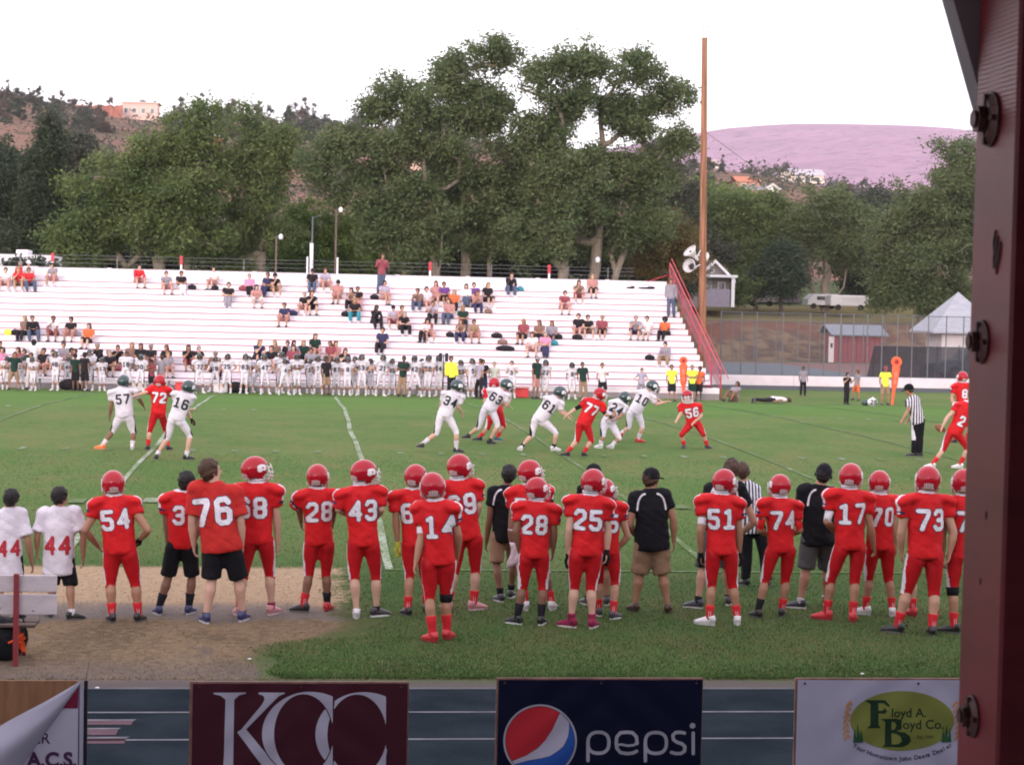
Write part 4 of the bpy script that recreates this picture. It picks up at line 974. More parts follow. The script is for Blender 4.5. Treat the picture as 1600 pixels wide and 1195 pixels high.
for i in range(NT):
    y = row_y(i); z0 = BZ0+BR*i; z1 = z0+BR; xr = BXR
    for k in range(6):
        x0, x1 = XS[k]+(.002 if k else 0), XS[k+1]-(.002 if k < 5 else 0)
        j = 0
        g = G(); g.box((x0, y+.02+j, z0+.047), (x1, y+.05+j, z1-.002)); g.box((x0, y+.02+j, z1-.002), (x1, y+BD+.04, z1+.03*0+.0)) if False else None
        g.build('riser_board', [WHITE], bl)
        g = G(); g.box((x0, y+.004, z1-.028), (x1, y+.40, z1+.004), bev=.006); g.build('seat_plank', [WHITE], bl)
        g = G(); g.box((x0, y+.41, z1-.03), (x1, y+BD+.015, z1+.002)); g.build('tread_plank', [WHITE], bl)
    g = G(); g.box((BXL, y+.008, z0), (xr, y+.03, z0+.040)); g.build('red_edge', [RED], bl)
yb = row_y(NT); zb = BZ0+BR*NT
for k in range(6):
    x0, x1 = XS[k]+.006, XS[k+1]-.006
    g = G(); g.box((x0, yb+.02, zb-.02), (x1, yb+.06, zb+.34)); g.build('back_board', [WHITE], bl)
g = G(); g.box((BXL, yb-.01, zb+.345), (BXR, yb+.12, zb+.385), bev=.008); g.build('top_rail', [WHITE], bl)
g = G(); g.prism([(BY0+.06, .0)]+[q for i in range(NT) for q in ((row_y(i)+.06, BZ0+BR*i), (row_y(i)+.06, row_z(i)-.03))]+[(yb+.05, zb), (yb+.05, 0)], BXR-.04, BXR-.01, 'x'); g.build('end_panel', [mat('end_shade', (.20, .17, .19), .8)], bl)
# spilled stools of the front corner step
g = G(); g.box((BXR-.9, BY0-.62, 0), (BXR+.02, BY0-.03, .24)); g.build('corner_block', [CONC], bl)
g = G(); g.box((BXR-.9, BY0-.63, .245), (BXR+.03, BY0-.03, .48), bev=.01); g.build('corner_step', [WHITE], bl)
for x in np.arange(BXL+2, BXR, 3.3):
    g = G(); g.box((x-.1, yb-.05, zb+.385), (x+.1, yb+.1, zb+.42)); g.build('cap_block', [WHITE], bl)
# stair rail in red pipe with mesh at the end
RPIPE = mat('rail_red', (.42, .04, .06), .45, var=.12, scale=3)
sr = empty('stair_rail', (BXR+.25, BY0, 0), 'red pipe stair rail with sagging mesh along the end of the bleachers', 'railing')
def sl(i, dz): return (BXR+.14, row_y(i)+.2, row_z(i)+dz)
g = G(); g.tube([sl(-.8, 1.0), sl(NT-.2, 1.05)], .032, 8); g.build('hand_rail', [RPIPE], sr)
g = G(); g.tube([sl(-.8, .55), sl(NT-.2, .55)], .022, 8); g.build('mid_rail', [RPIPE], sr)
g = G(); g.tube([(BXR+.40, row_y(-1)+.1, .9), (BXR+.16, row_y(NT)-.2, row_z(NT)+1.2)], .022, 8); g.build('outer_rail', [RPIPE], sr)
for i in (-.8, 3, 6, 9, 12, 15, 16.8):
    a = sl(i, 1.02); g = G(); g.tube([(a[0], a[1], max(0, a[2]-1.2)), a], .028, 8); g.build('rail_post', [RPIPE], sr)
g = G()
for k in range(70):
    t = k/70*(NT+.4)-.8; a = sl(t, .05); b2 = sl(min(NT, t+.9), 1.0); g.tube([a, b2], .007, 3, cap=False); c2 = sl(max(-.8, t-.5), 1.0); g.tube([a, c2], .007, 3, cap=False)
tag(g.build('rail_mesh', [mat('mesh_pink', (.30, .10, .13), .6)], sr), kind='stuff')
a = at_y(1112, 563, BY0-.4); c = at_y(1112, 606, BY0-.4)
g = G(); g.tube([(a[0], a[1], max(0, 0.0)), (a[0], a[1], a[2])], .035, 8); g.build('newel_post', [RPIPE], sr)
g = G(); g.box((a[0]-.35, a[1]-.05, .48), (a[0]+.05, a[1]+.25, .60), bev=.01); g.build('foot_bracket', [mat('maroon_block', (.12, .03, .05), .6)], sr)
a = at_y(1043, 430, yb); c = at_y(1012, 440, yb); g = G(); g.tube([a, c], .02, 6); g.build('return_rail', [RPIPE], sr)
# fence along the top: red over white posts and wires
tf = empty('top_fence', (0, yb+.1, zb), 'wire fence along the top of the bleachers on red tipped white posts', 'fence')
for k, px in enumerate((-70, 82, 183, 283, 381, 480, 527, 602, 672, 768, 858, 950)):
    P = at_y(px, 425, yb+.1); h = .75
    if px in (480, 527): g = G(); g.box((P[0]-.04, yb+.07, zb+.3), (P[0]+.04, yb+.13, zb+.3+h+.1), bev=.01); g.build('white_post', [paint((.7, .66, .7))], tf); continue
    if px in (183, 381, 602, 768, 950): g = G(); g.tube([(P[0], yb+.1, zb+.3), (P[0], yb+.1, zb+.3+h*.9)], .018, 6); g.build('thin_post', [mat('galv', (.20, .20, .21), .5, metal=.5)], tf); continue
    g = G(); g.box((P[0]-.045, yb+.07, zb+.3), (P[0]+.045, yb+.13, zb+.3+h*.45)); g.build('post_foot', [paint((.7, .66, .7))], tf)
    g = G(); g.box((P[0]-.07, yb+.06, zb+.3+h*.45+.002), (P[0]+.07, yb+.14, zb+.3+h), bev=.01); g.build('post_tip', [RPIPE], tf)
for z in (.42, .62, .82, .98):
    g = G(); xs_ = np.linspace(BXL, 15.5, 40); g.tube([(x, yb+.1, zb+z-.02*abs(math.sin(x))) for x in xs_], .007, 4, cap=False); g.build('wire', [mat('galv', (.20, .20, .21), .5, metal=.5)], tf)
# low benches for the visiting team
for x0, x1 in ((-12.5, -8.2), (-7.4, -3.2), (-2.6, 1.8), (2.6, 6.6)):
    b_ = empty('player_bench', (x0, BY0-.75, 0), 'low white plank bench at the bleacher foot, %s from the stair rail' % {2.6: 'first', -2.6: 'second', -7.4: 'third', -12.5: 'fourth'}[x0], 'bench', 'visiting team benches')
    g = G(); g.box((x0, BY0-.9, .42), (x1, BY0-.62, .46), bev=.008); g.build('seat', [WHITE], b_)
    for q in (.1, .5, .9): g = G(); X_ = x0+(x1-x0)*q; g.box((X_-.04, BY0-.86, 0), (X_+.04, BY0-.66, .415)); g.build('leg', [mat('galv', (.20, .20, .21), .5, metal=.5)], b_)

# ================================================================== right side: kerb wall, fences, shed, pavilion, vehicle
KW_ = mat('kerb_white', (.62, .57, .60), .7, var=.06, scale=2)
g = G()
kw = empty('low_white_wall', (40, 94.2, 0), 'long low white wall between the field and the court', 'wall')
for k in range(10):
    g = G(); g.box((18.4+6*k, 94.05, 0), (18.4+6*k+5.985, 94.3, .50+.0*k), bev=.012); g.build('wall_block', [KW_], kw)
GALV = mat('galvanised', (.12, .125, .14), .45, metal=.6)
def chain_fence(name, label, X0, X1, Y, z0, z1, postx, sp=.16, w=.006, color=GALV):
    r = empty(name, (X0, Y, z0), label, 'fence')
    for x in postx: g = G(); g.tube([(x, Y, z0-.5), (x, Y, z1+.05)], .032, 8); g.build('fence_post', [color], r)
    for z in (z0+.03, z1): g = G(); g.tube([(X0, Y, z), (X1, Y, z)], .022, 6); g.build('fence_rail', [color], r)
    v = []; f = []; H = z1-z0
    def strand(xa, za, xb, zb):
        n = len(v); d = np.array([xb-xa, 0, zb-za]); d /= np.linalg.norm(d); e = np.array([-d[2], 0, d[0]])*w/2
        for P, dy in ((np.array([xa, Y, za]), 0), (np.array([xb, Y, zb]), 0)):
            v.extend([P+e, P-e, P+np.array([0, w, 0])])
        f.extend([(n, n+1, n+4, n+3), (n+1, n+2, n+5, n+4), (n+2, n, n+3, n+5)])
    x = X0-H
    while x < X1:
        for sg in (1, -1):
            xa, xb = (x, x+H) if sg > 0 else (x+H, x); za, zb = z0, z1
            lo, hi = X0, X1
            if sg > 0:
                if xa < lo: za = z0+(lo-xa); xa = lo
                if xb > hi: zb = z1-(xb-hi); xb = hi
            else:
                if xa > hi: za = z0+(xa-hi); xa = hi
                if xb < lo: zb = z1-(lo-xb); xb = lo
            if abs(xb-xa) > .02: strand(xa, za, xb, zb)
        x += sp
    me = mesh('chain_link_mesh', np.array(v)-np.array(r.location), f, [color]); o = link('chain_link_mesh', me, r, kind='stuff')
    return r
xpost = [at_y(px, 540, 95.4)[0] for px in (1126, 1158, 1182, 1223, 1265, 1288, 1313, 1333, 1355, 1378, 1402, 1425, 1450, 1478, 1505, 1530, 1560)]
chain_fence('chain_link_fence', 'tall chain link court fence behind the low white wall', xpost[0], xpost[-1], 95.4, .45, 3.62, xpost, sp=.13, w=.0065)
xp2 = [at_y(px, 560, 137)[0] for px in range(1110, 1600, 34)]
chain_fence('chain_link_fence', 'farther chain link fence at the back of the court below the dry bank', xp2[0], xp2[-1], 137.0, .05, 3.0, xp2, sp=.3, w=.008)
# dark windscreen cloth on a lower fence
WS = bpy.data.materials.new('windscreen_mesh'); WS.use_nodes = True; nt = WS.node_tree; b = nt.nodes['Principled BSDF']; b.inputs['Base Color'].default_value = (.018, .018, .026, 1); b.inputs['Roughness'].default_value = .9; b.inputs['Alpha'].default_value = .88
ws = empty('windscreen_fence', (at_y(1352, 592, 100)[0], 100, 0), 'low fence hung with dark see-through windscreen cloth in front of the pavilion', 'fence')
v = []
a, c, d, e = (1353, 594), (1366, 540), (1600, 545), (1600, 596)
n = 24; vv = []; ff = []
for i in range(n+1):
    t = i/n
    lo = at_y(a[0]+(e[0]-a[0])*t, a[1]+(e[1]-a[1])*t, 100); hi = at_y(c[0]+(d[0]-c[0])*t, c[1]+(d[1]-c[1])*t, 100)
    for P in (lo, hi): P[1] += .06*math.sin(i*1.3); vv.append(P-np.array(ws.location))
    if i: ff.append((2*i-2, 2*i, 2*i+1, 2*i-1))
link('windscreen_cloth', mesh('windscreen_cloth', vv, ff, [WS], True), ws)
for px in (1366, 1400, 1433, 1466, 1500, 1535, 1570):
    P = at_y(px, 541, 100); g = G(); g.tube([(P[0], 100.1, 0), (P[0], 100.1, P[2]+.05)], .03, 8); g.build('fence_post', [GALV], ws)
P = at_y(1366, 540, 100); Q = at_y(1600, 545, 100); g = G(); g.tube([P, Q], .022, 6); g.build('fence_rail', [GALV], ws)

def window(parent, x0, x1, z0, z1, y, frame, pane, mull=True, nm='window'):
    """window on a wall whose outer face is at y, looking towards -y"""
    fw = min(.12, (x1-x0)*.14); g = G(); g.box((x0-fw, y-.05, z0-fw), (x0, y+.02, z1+fw)); g.box((x1, y-.05, z0-fw), (x1+fw, y+.02, z1+fw)); g.box((x0, y-.05, z1), (x1, y+.02, z1+fw)); g.box((x0, y-.06, z0-fw), (x1, y+.02, z0))
    if mull: g.box(((x0+x1)/2-.03, y-.04, z0), ((x0+x1)/2+.03, y+.01, z1))
    o = g.build(nm, [frame], parent, loc=None); 
    g = G(); g.box((x0, y-.015, z0), (x1, y-.005, z1)); q = g.build('pane', [pane], None, loc=(0, 0, 0)); q.parent = o
    q.location = (-parent.location.x, -parent.location.y, -parent.location.z)
    return o
GLS = mat('dark_glass', (.03, .035, .045), .12, spec=.8); TRIM = paint((.62, .60, .62)); 
# red shed
P0 = at_z(1302, 569, 0); YS_ = 140.5; sx0 = at_y(1303, 560, YS_)[0]; sx1 = at_y(1380, 560, YS_)[0]; zt = at_y(1340, 524, YS_)[2]; zr = at_y(1340, 512, YS_+1.5)[2]; 
REDW = mat('shed_red', (.21, .065, .075), .8, var=.12, scale=3, stretch=(6, 1, 1))
sh = empty('shed', (sx0, YS_, 0), 'small dark red board shed with a bluish metal lean roof behind the court', 'shed')
z_base = .0
nb = 11
for k in range(nb):
    x0 = sx0+(sx1-sx0)*k/nb; g = G(); g.box((x0+.012, YS_-.03*(k % 2), z_base), (x0+(sx1-sx0)/nb-.012, YS_+.06, zt)); g.build('wall_board', [REDW], sh)
g = G(); g.box((sx0+.02, YS_+.07, 0), (sx1-.02, YS_+3.0, zt+.05)); g.build('wall', [REDW], sh)
g = G(); g.prism([(YS_-.35, zt-.05), (YS_+1.9, zr+.12), (YS_+3.3, zt+.1), (YS_+3.3, zt+.18), (YS_+1.9, zr+.22), (YS_-.35, zt+.05)], sx0-.35, sx1+.3, 'x'); g.build('roof', [mat('roof_blue', (.17, .19, .23), .5, metal=.3, var=.08, stretch=(5, 1, 1))], sh)
g = G(); g.box((sx0-.42, YS_-.02, 0), (sx0-.02, YS_+.08, zt-.1), bev=.01); dr = g.build('door', [paint((.55, .50, .53))], sh)
g = G(); g.box((sx0-.30, YS_-.05, 1.1), (sx0-.14, YS_-.021, 1.45)); g.build('door_pane', [GLS], sh)
# white pavilion with hip roof
YP = 122.0; cxp_ = at_y(1516, 500, YP)[0]; ez = at_y(1430, 516, YP)[2]; az = at_y(1516, 474, YP+2)[2]; hx = cxp_-at_y(1458, 516, YP)[0]
pv = empty('pavilion', (cxp_, YP, 0), 'white walled pavilion with a pale grey hip roof beside the post', 'building')
g = G(); g.box((cxp_-hx+.9, YP+.9, 0), (cxp_+hx-.9, YP+2*hx-.9, ez)); g.build('wall', [mat('pav_white', (.55, .52, .55), .8, var=.06)], pv)
v = [(cxp_-hx, YP, ez-.05), (cxp_+hx, YP, ez-.05), (cxp_+hx, YP+2*hx, ez-.05), (cxp_-hx, YP+2*hx, ez-.05), (cxp_, YP+hx, az+.75)]
g = G(); g.add(v+[(p[0], p[1], p[2]-.12) for p in v[:4]], [(0, 1, 4), (1, 2, 4), (2, 3, 4), (3, 0, 4), (5, 8, 7, 6), (0, 5, 6, 1), (1, 6, 7, 2), (2, 7, 8, 3), (3, 8, 5, 0)]); rf = g.build('roof', [mat('roof_grey', (.30, .31, .36), .6, var=.12, scale=2, stretch=(1, 1, 4))], pv)
for k in (1, 2): 
    g = G(); x = cxp_-hx+.9+k*1.9; g.box((x-.05, YP+.84, 0), (x+.05, YP+.9, ez-.07)); g.build('wall_batten', [mat('pav_batten', (.40, .37, .40), .8)], pv)
# SUV behind the windscreen
YV = 108.0; a = at_y(1466, 592, YV); L_ = 4.6; vx = a[0]
car = empty('parked_car', (vx+2.2, YV, 0), 'grey blue sport utility vehicle parked behind the dark windscreen cloth', 'car')
CARP = paint((.12, .15, .20), .3, .6)
prof = [(0, .45), (0.02, .95), (.55, 1.08), (1.35, 1.14), (1.75, 1.66), (2.1, 1.74), (4.3, 1.72), (4.55, 1.1), (4.6, .5), (4.45, .38), (3.95, .38), (3.9, .62), (3.6, .76), (3.3, .62), (3.25, .36), (1.35, .36), (1.3, .62), (1.0, .76), (.7, .62), (.65, .38), (.1, .38)]
g = G(); g.prism([(vx+p[0], p[1]) for p in prof], YV, YV+1.8, 'y'); o = g.build('body', [CARP], car)
md = o.modifiers.new('b', 'BEVEL'); md.width = .05; md.segments = 2
for q in ([(1.55, 1.18), (1.88, 1.60), (2.5, 1.64), (2.5, 1.18)], [(2.6, 1.18), (2.6, 1.64), (3.4, 1.64), (3.4, 1.18)], [(3.5, 1.18), (3.5, 1.64), (4.2, 1.62), (4.35, 1.18)]):
    g = G(); g.prism([(vx+p[0], p[1]) for p in q], YV-.012, YV+.02, 'y'); g.build('window', [GLS], car)
for wx in (1.0, 3.6):
    for wy in (YV+.02, YV+1.6):
        g = G(); c = (vx+wx, 0, .34); g.tube([(c[0], wy-.03, .34), (c[0], wy, .34), (c[0], wy+.2, .34)], [.29, .34, .34], 20); w = g.build('wheel', [mat('rubber', (.02, .02, .02), .8)], car)
        g = G(); g.tube([(c[0], wy-.045, .34), (c[0], wy-.02, .34)], [.16, .2], 14); q = g.build('rim', [GALV], None, loc=(0, 0, 0)); q.parent = w; q.location = Vector((0, 0, 0))-car.location
g = G(); g.box((vx-.03, YV+.1, .72), (vx+.04, YV+.4, .92), bev=.01); g.build('headlight', [paint((.6, .6, .6), .2)], car)
# dark bins and clutter behind the windscreen
for px, lab in ((1452, 'dark square equipment crate behind the windscreen cloth, beside the grey car'),):
    P = at_y(px, 590, 106); g = G(); g.box((P[0]-.4, 106, 0), (P[0]+.25, 106.6, .85), bev=.03); r = empty('equipment_crate', (P[0], 106, 0), lab, 'crate'); g.build('box', [paint((.05, .05, .07))], r)
    g = G(); g.box((P[0]-.43, 105.97, .86), (P[0]+.28, 106.63, .93), bev=.02); g.build('lid', [paint((.08, .08, .10))], r)
# parked trailers / vans by the far road
def trailer(px0, px1, py0, py1, Y, label, col, cat='trailer', cab=False):
    z0 = float(terrain(30, Y)); A = at_y(px0, py1, Y); B = at_y(px1, py0, Y); h = max(1.0, B[2]-A[2]); zb_ = A[2]
    r = empty('parked_trailer' if not cab else 'parked_van', ((A[0]+B[0])/2, Y, zb_-.5), label, cat)
    g = G()
    if cab: g.prism([(A[0], zb_), (A[0]+.05, zb_+h*.55), (A[0]+h*.6, zb_+h), (B[0]-.1, zb_+h), (B[0], zb_+h*.9), (B[0], zb_)], Y, Y+2.0, 'y')
    else: g.box((A[0], Y, zb_), (B[0], Y+2.2, zb_+h), bev=.08)
    g.build('body', [paint(col)], r)
    for q in (.2, .8):
        x = A[0]+(B[0]-A[0])*q; g = G(); g.tube([(x, Y-.02, zb_-.1), (x, Y+.22, zb_-.1)], .26, 16); g.build('wheel', [mat('rubber', (.02, .02, .02), .8)], r)
    g = G(); g.box((A[0]+(B[0]-A[0])*.3, Y-.02, zb_+h*.45), (A[0]+(B[0]-A[0])*.75, Y+.005, zb_+h*.78)); g.build('window', [GLS if cab else paint((.42, .42, .46))], r)
trailer(1262, 1310, 463, 476, 172, 'white van parked nearest the fork limbed tree, partly behind its trunk', (.42, .42, .46), 'van', True)
trailer(1298, 1358, 465, 478, 170, 'long low white trailer parked past the fork limbed tree', (.48, .47, .50))
trailer(1168, 1212, 458, 472, 173, 'short white trailer parked by the grey gabled house', (.6, .58, .62))
# houses
def gable_house(label, x0, x1, ybase, yeave, ypeak, Y, wall, roofc, porch=False, depth=7, chimney=False, wins=(), front='gable', name='house'):
    A = at_y(x0, ybase, Y); B = at_y(x1, ybase, Y); ze = at_y((x0+x1)/2, yeave, Y)[2]; zp = at_y((x0+x1)/2, ypeak, Y)[2]; zb_ = min(A[2], B[2])-.6
    r = empty(name, ((A[0]+B[0])/2, Y, zb_), label, 'house'); cx = (A[0]+B[0])/2; ov = .45
    if front == 'gable':
        g = G(); g.prism([(A[0], zb_), (B[0], zb_), (B[0], ze), (cx, zp-.12), (A[0], ze)], Y, Y+depth, 'y'); g.build('wall', [wall], r)
        sl_ = (zp-ze)/(B[0]-cx)
        for sg in (-1, 1):
            xe_ = cx+sg*(B[0]-cx+ov); zz = ze-ov*sl_
            g = G(); g.prism([(cx, zp-.08), (xe_, zz-.08), (xe_, zz+.08), (cx, zp+.08)][::sg], Y-ov, Y+depth+ov, 'y'); g.build('roof', [roofc], r)
            g = G(); g.prism([(cx, zp-.20), (xe_, zz-.20), (xe_, zz+.10), (cx, zp+.10)][::sg], Y-ov-.06, Y-ov-.004, 'y'); g.build('fascia', [TRIM], r)
    else:
        g = G(); g.box((A[0], Y, zb_), (B[0], Y+depth, ze)); g.build('wall', [wall], r)
        g = G(); g.prism([(Y-ov, ze-.1), (Y+depth/2, zp), (Y+depth+ov, ze-.1), (Y+depth/2, zp-.2)], A[0]-ov, B[0]+ov, 'x'); g.build('roof', [roofc], r)
    if porch:
        zf = ze-.15; g = G(); g.box((A[0]-.2, Y-1.9, zf), (B[0]+.3, Y-.02, zf+.22)); g.build('porch_beam', [TRIM], r)
        for x in (A[0]+.1, B[0]-.05): g = G(); g.box((x-.14, Y-1.8, zb_), (x+.14, Y-1.55, zf-.003)); g.build('porch_post', [TRIM], r)
        g = G(); g.box((A[0]+.3, Y-1.72, zb_), (B[0]-.3, Y-1.62, zb_+1.2+.35)); g.build('porch_wall', [mat('porch_lilac', (.22, .19, .24), .8)], r)
    for (a, b_, c, d) in wins:
        W0 = A[0]+(B[0]-A[0])*a; W1 = A[0]+(B[0]-A[0])*b_; Z0 = zb_+(ze-zb_)*c; Z1 = zb_+(ze-zb_)*d; window(r, W0, W1, Z0, Z1, Y, TRIM, GLS, mull=False)
    if chimney: g = G(); g.box((cx-.9, Y+2, zp-1.0), (cx-.3, Y+2.6, zp+.5)); g.build('chimney', [mat('chimney_brick', (.18, .09, .07), .9)], r)
    return r
SID = mat('siding_grey', (.20, .175, .17), .85, var=.12, scale=2, stretch=(.3, .3, 14)); RFD = mat('roof_dark', (.10, .085, .085), .9, var=.2, scale=2)
gable_house('small grey gabled house with white trim and a front porch beside the wooden pole', 1090, 1139, 468, 431, 407, 166, SID, RFD, porch=True, chimney=True, wins=((.34, .48, 1.12, 1.3), (.30, .42, .42, .78), (.66, .84, .42, .78)))
gable_house('larger house with a steep dark roof behind the willow and the grey gabled house', 1166, 1250, 462, 425, 378, 192, mat('wall_mauve', (.20, .16, .18), .85), mat('roof_mauve', (.14, .105, .12), .9, var=.15), wins=((.1, .3, .4, .75),), front='eave')
gable_house('house with a pale blue gable glimpsed under the poplars', 970, 1000, 430, 408, 383, 150, mat('wall_paleblue', (.34, .42, .52), .8), RFD, wins=())
gable_house('house with a grey blue gable end glimpsed behind the willow branches', 393, 420, 424, 396, 366, 150, mat('wall_greyblue', (.24, .28, .36), .8), mat('roof_greyblue', (.20, .22, .27), .8))
gable_house('low house with a pinkish brown roof behind the short white pole', 420, 462, 424, 412, 396, 146, mat('wall_brown', (.16, .11, .10), .8), mat('roof_pinkbrown', (.20, .12, .12), .9), front='eave')
# hillside houses
def hill_house(label, x0, x1, yb_, ye, yp, Y, wc, rc, **kw):
    Y = hill_hit((x0+x1)/2, yb_-1, Y); return gable_house(label, x0, x1, yb_, ye, yp, Y, wc, rc, name='hillside_house', depth=9, **kw)
PINKW = mat('hill_wall_pink', (.62, .42, .34), .85, var=.08); CRM = mat('hill_wall_cream', (.72, .62, .52), .85, var=.06); ORR = mat('hill_roof_orange', (.45, .17, .10), .9, var=.15); GRR = mat('hill_roof_grey', (.22, .19, .21), .9); WHW = mat('hill_wall_white', (.72, .70, .70), .8)
hill_house('big pale flat fronted building alone on the skyline of the red hillside', 190, 246, 186, 161, 157, 600, mat('hill_block', (.66, .46, .40), .85, var=.06), PINKW, front='eave', wins=((.08, .18, .45, .7), (.3, .4, .45, .7), (.55, .65, .45, .7), (.8, .9, .45, .7)))
hill_house('tiny red walled house in the brush on the red hillside', 330, 346, 224, 215, 210, 420, mat('hill_red', (.42, .12, .10), .85), WHW)
hill_house('small orange house glimpsed between trees on the red hillside', 409, 424, 242, 234, 229, 430, mat('hill_orange', (.50, .24, .15), .85), ORR)
hill_house('small white house at the end of the red hillside by the poplars', 432, 442, 226, 220, 217, 430, WHW, GRR)
hill_house('pink house on the slope glimpsed through the poplar leaves', 640, 664, 262, 252, 246, 430, PINKW, ORR)
hill_house('low tan house in the gap beside the grey green tree', 1036, 1062, 322, 308, 300, 330, mat('hill_tan', (.30, .24, .20), .85), GRR, wins=((.55, .85, .2, .7),), front='eave')
hill_house('small house with an orange roof, highest by the wooden pole', 1110, 1122, 262, 255, 250, 570, CRM, ORR)
hill_house('long house with a bright orange roof below the far hill', 1153, 1188, 292, 284, 274, 540, mat('hill_wall_rust', (.50, .28, .22), .85), ORR, front='eave', wins=((.2, .35, .2, .7), (.6, .75, .2, .7)))
hill_house('small white gabled house with a grey roof, in front of the orange roofed one', 1196, 1217, 303, 294, 287, 500, WHW, GRR, wins=((.2, .35, .3, .7), (.6, .8, .3, .7)))
hill_house('grey roofed wing joined beside the small white gabled house', 1168, 1195, 304, 297, 289, 505, mat('hill_wall_rust', (.50, .28, .22), .85), GRR, front='eave')
hill_house('large cream house with a pale wide roof, the biggest on the slope', 1238, 1288, 283, 274, 263, 560, CRM, mat('hill_roof_pale', (.42, .38, .42), .85), front='eave', wins=((.1, .25, .25, .75), (.4, .55, .25, .75), (.7, .85, .25, .75)))
hill_house('cream gabled house joined to the big cream one on the slope', 1222, 1244, 283, 277, 267, 556, CRM, mat('hill_roof_cream', (.60, .48, .40), .85))
# white building with a block behind the upper end of the stand
g = G(); A = at_y(-120, 425, 96); B = at_y(81, 425, 96); wb_ = empty('white_building', (A[0], 96, 0), 'low white flat roofed building behind the far end of the bleachers', 'building')
g.box((A[0], 96, 0), (B[0], 100, at_y(40, 398, 96)[2])); g.build('wall', [mat('wb', (.62, .60, .66), .8, var=.04)], wb_)
c0, c1 = at_y(25, 390, 96.5), at_y(44, 390, 96.5); g = G(); g.box((c0[0], 96.5, at_y(40, 398, 96)[2]), (c1[0], 98, c0[2]), bev=.03); g.build('roof_block', [WHITE], wb_)
sb = empty('shrub', at_y(45, 425, 94.5), 'low dark shrub in front of the white building', 'shrub'); P = at_y(38, 416, 94.5)
lp, lf = leaf_mesh(P+np.random.default_rng(3).normal(size=(60, 3))*np.array([.9, .3, .18]), None, .14, np.full(60, .15), 14, np.random.default_rng(4)); link('foliage', mesh('foliage', lp-np.array(sb.location), lf, [LF['dark']]), sb)

# ================================================================== poles and lamps
YPL = 88.6
def pole(px, pyt, pyb, Y, r0, r1, name, label, cat, m, ptop=None):
    a = at_y(px, pyb, Y); b = at_y(ptop or px, pyt, Y); z0 = 0 if Y < 138 else float(terrain(a[0], Y))
    r = empty(name, (a[0], Y, z0), label, cat)
    g = G(); k = 10; g.tube([(a[0]+(b[0]-a[0])*i/k, Y, z0+(b[2]-z0)*i/k) for i in range(k+1)], [r0+(r1-r0)*i/k for i in range(k+1)], 14); g.build('shaft', [m], r, smooth=True)
    return r, a, b
PW = mat('pole_wood', (.26, .12, .07), .8, var=.45, scale=2.0, bump=.01, bscale=16, stretch=(5, 5, .25))
r, a, b = pole(1097, 60, 590, YPL, .195, .13, 'utility_pole', 'tall brown wooden light pole beside the end of the bleachers', 'pole', PW, 1101)
g = G(); g.tube([b, b+[0, 0, .25]], [.15, .16], 12); g.tube([b+[0, 0, .25], b+[0, 0, .5]], [.11, .08], 10); g.build('pole_cap', [paint((.66, .62, .64))], r)
g = G(); g.box((b[0]-.12, YPL-.12, b[2]+.5), (b[0]+.22, YPL+.12, b[2]+.62), bev=.02); g.tube([b+[-.05, 0, .62], b+[-.02, 0, .8]], .03, 6); g.build('pole_fitting', [paint((.66, .62, .64))], r)
def horn(px, py, Y, yaw, tilt, s, par, label=None):
    P = at_y(px, py, Y); root = empty('loudspeaker', P, label, 'loudspeaker', 'horn loudspeakers on the wooden pole')
    prof = [(.0, .32), (.03, .34), (.16, .22), (.34, .12), (.46, .075), (.62, .07), (.64, .03)]
    g = G(); g.tube([(0, q*s, 0) for q, _ in prof], [w*s for _, w in prof], 22, cap=False)
    M_ = Matrix.Rotation(yaw, 4, 'Z') @ Matrix.Rotation(tilt, 4, 'X'); v = [tuple(M_ @ Vector(p)) for p in g.v]; o = link('horn', mesh('horn', v, g.f, [paint((.60, .57, .60))], True), root)
    g = G(); g.tube([(0, .05*s, 0), (0, .30*s, 0)], [.05*s, .09*s], 14); g.tube([(0, .28*s, 0), (0, .285*s, 0)], [.17*s, .17*s], 18); v = [tuple(M_ @ Vector(p)) for p in g.v]; link('horn_throat', mesh('horn_throat', v, g.f, [mat('throat', (.05, .045, .05), .7)]), root)
    g = G(); q = np.array([at_y(1096, py, YPL)[0], YPL, P[2]+.1])-np.array(P); e = np.array(M_ @ Vector((0, .5*s, 0))); g.tube([e, q], .03, 6); link('bracket', mesh('bracket', g.v, g.f, [paint((.55, .52, .55))]), root)
horn(1077, 391, YPL-.6, -1.25, -.75, 1.05, None, 'upper white horn loudspeaker on the wooden pole, seen edge on')
horn(1076, 415, YPL-.8, -.75, -.15, 1.0, None, 'lower white horn loudspeaker on the wooden pole, its dark mouth facing the field')
horn(1104, 402, YPL+.1, 1.9, .15, .7, None, 'small white horn loudspeaker on the other side of the wooden pole')
wr = [at_y(1102, 206, YPL)+(at_y(1500, 420, 140)-at_y(1102, 206, YPL))*t+np.array([0, 0, -1.2*math.sin(math.pi*t)]) for t in np.linspace(0, 1, 24)]
g = G(); g.tube(wr, .012, 4, cap=False); g.build('cable', [mat('cable_black', (.03, .03, .035), .6)], loc=tuple(wr[0]), label='thin dark cable sagging down from the wooden pole', cat='cable')
r, a, b = pole(487, 380, 424, yb+1.2, .085, .085, 'flag_pole', 'short thick white pole behind the top of the bleachers with a thin grey tip', 'pole', paint((.66, .64, .68)))
g = G(); t_ = at_y(487, 338, yb+1.2); g.tube([(a[0], yb+1.2, b[2]), (a[0]+.01, yb+1.2, t_[2])], [.04, .03], 8); g.build('thin_tip', [GALV], r); g = G(); g.tube([(a[0], yb+1.2, t_[2]-.1), (a[0]+.4, yb+1.1, t_[2]+.05)], .02, 6); g.build('tip_arm', [GALV], r)
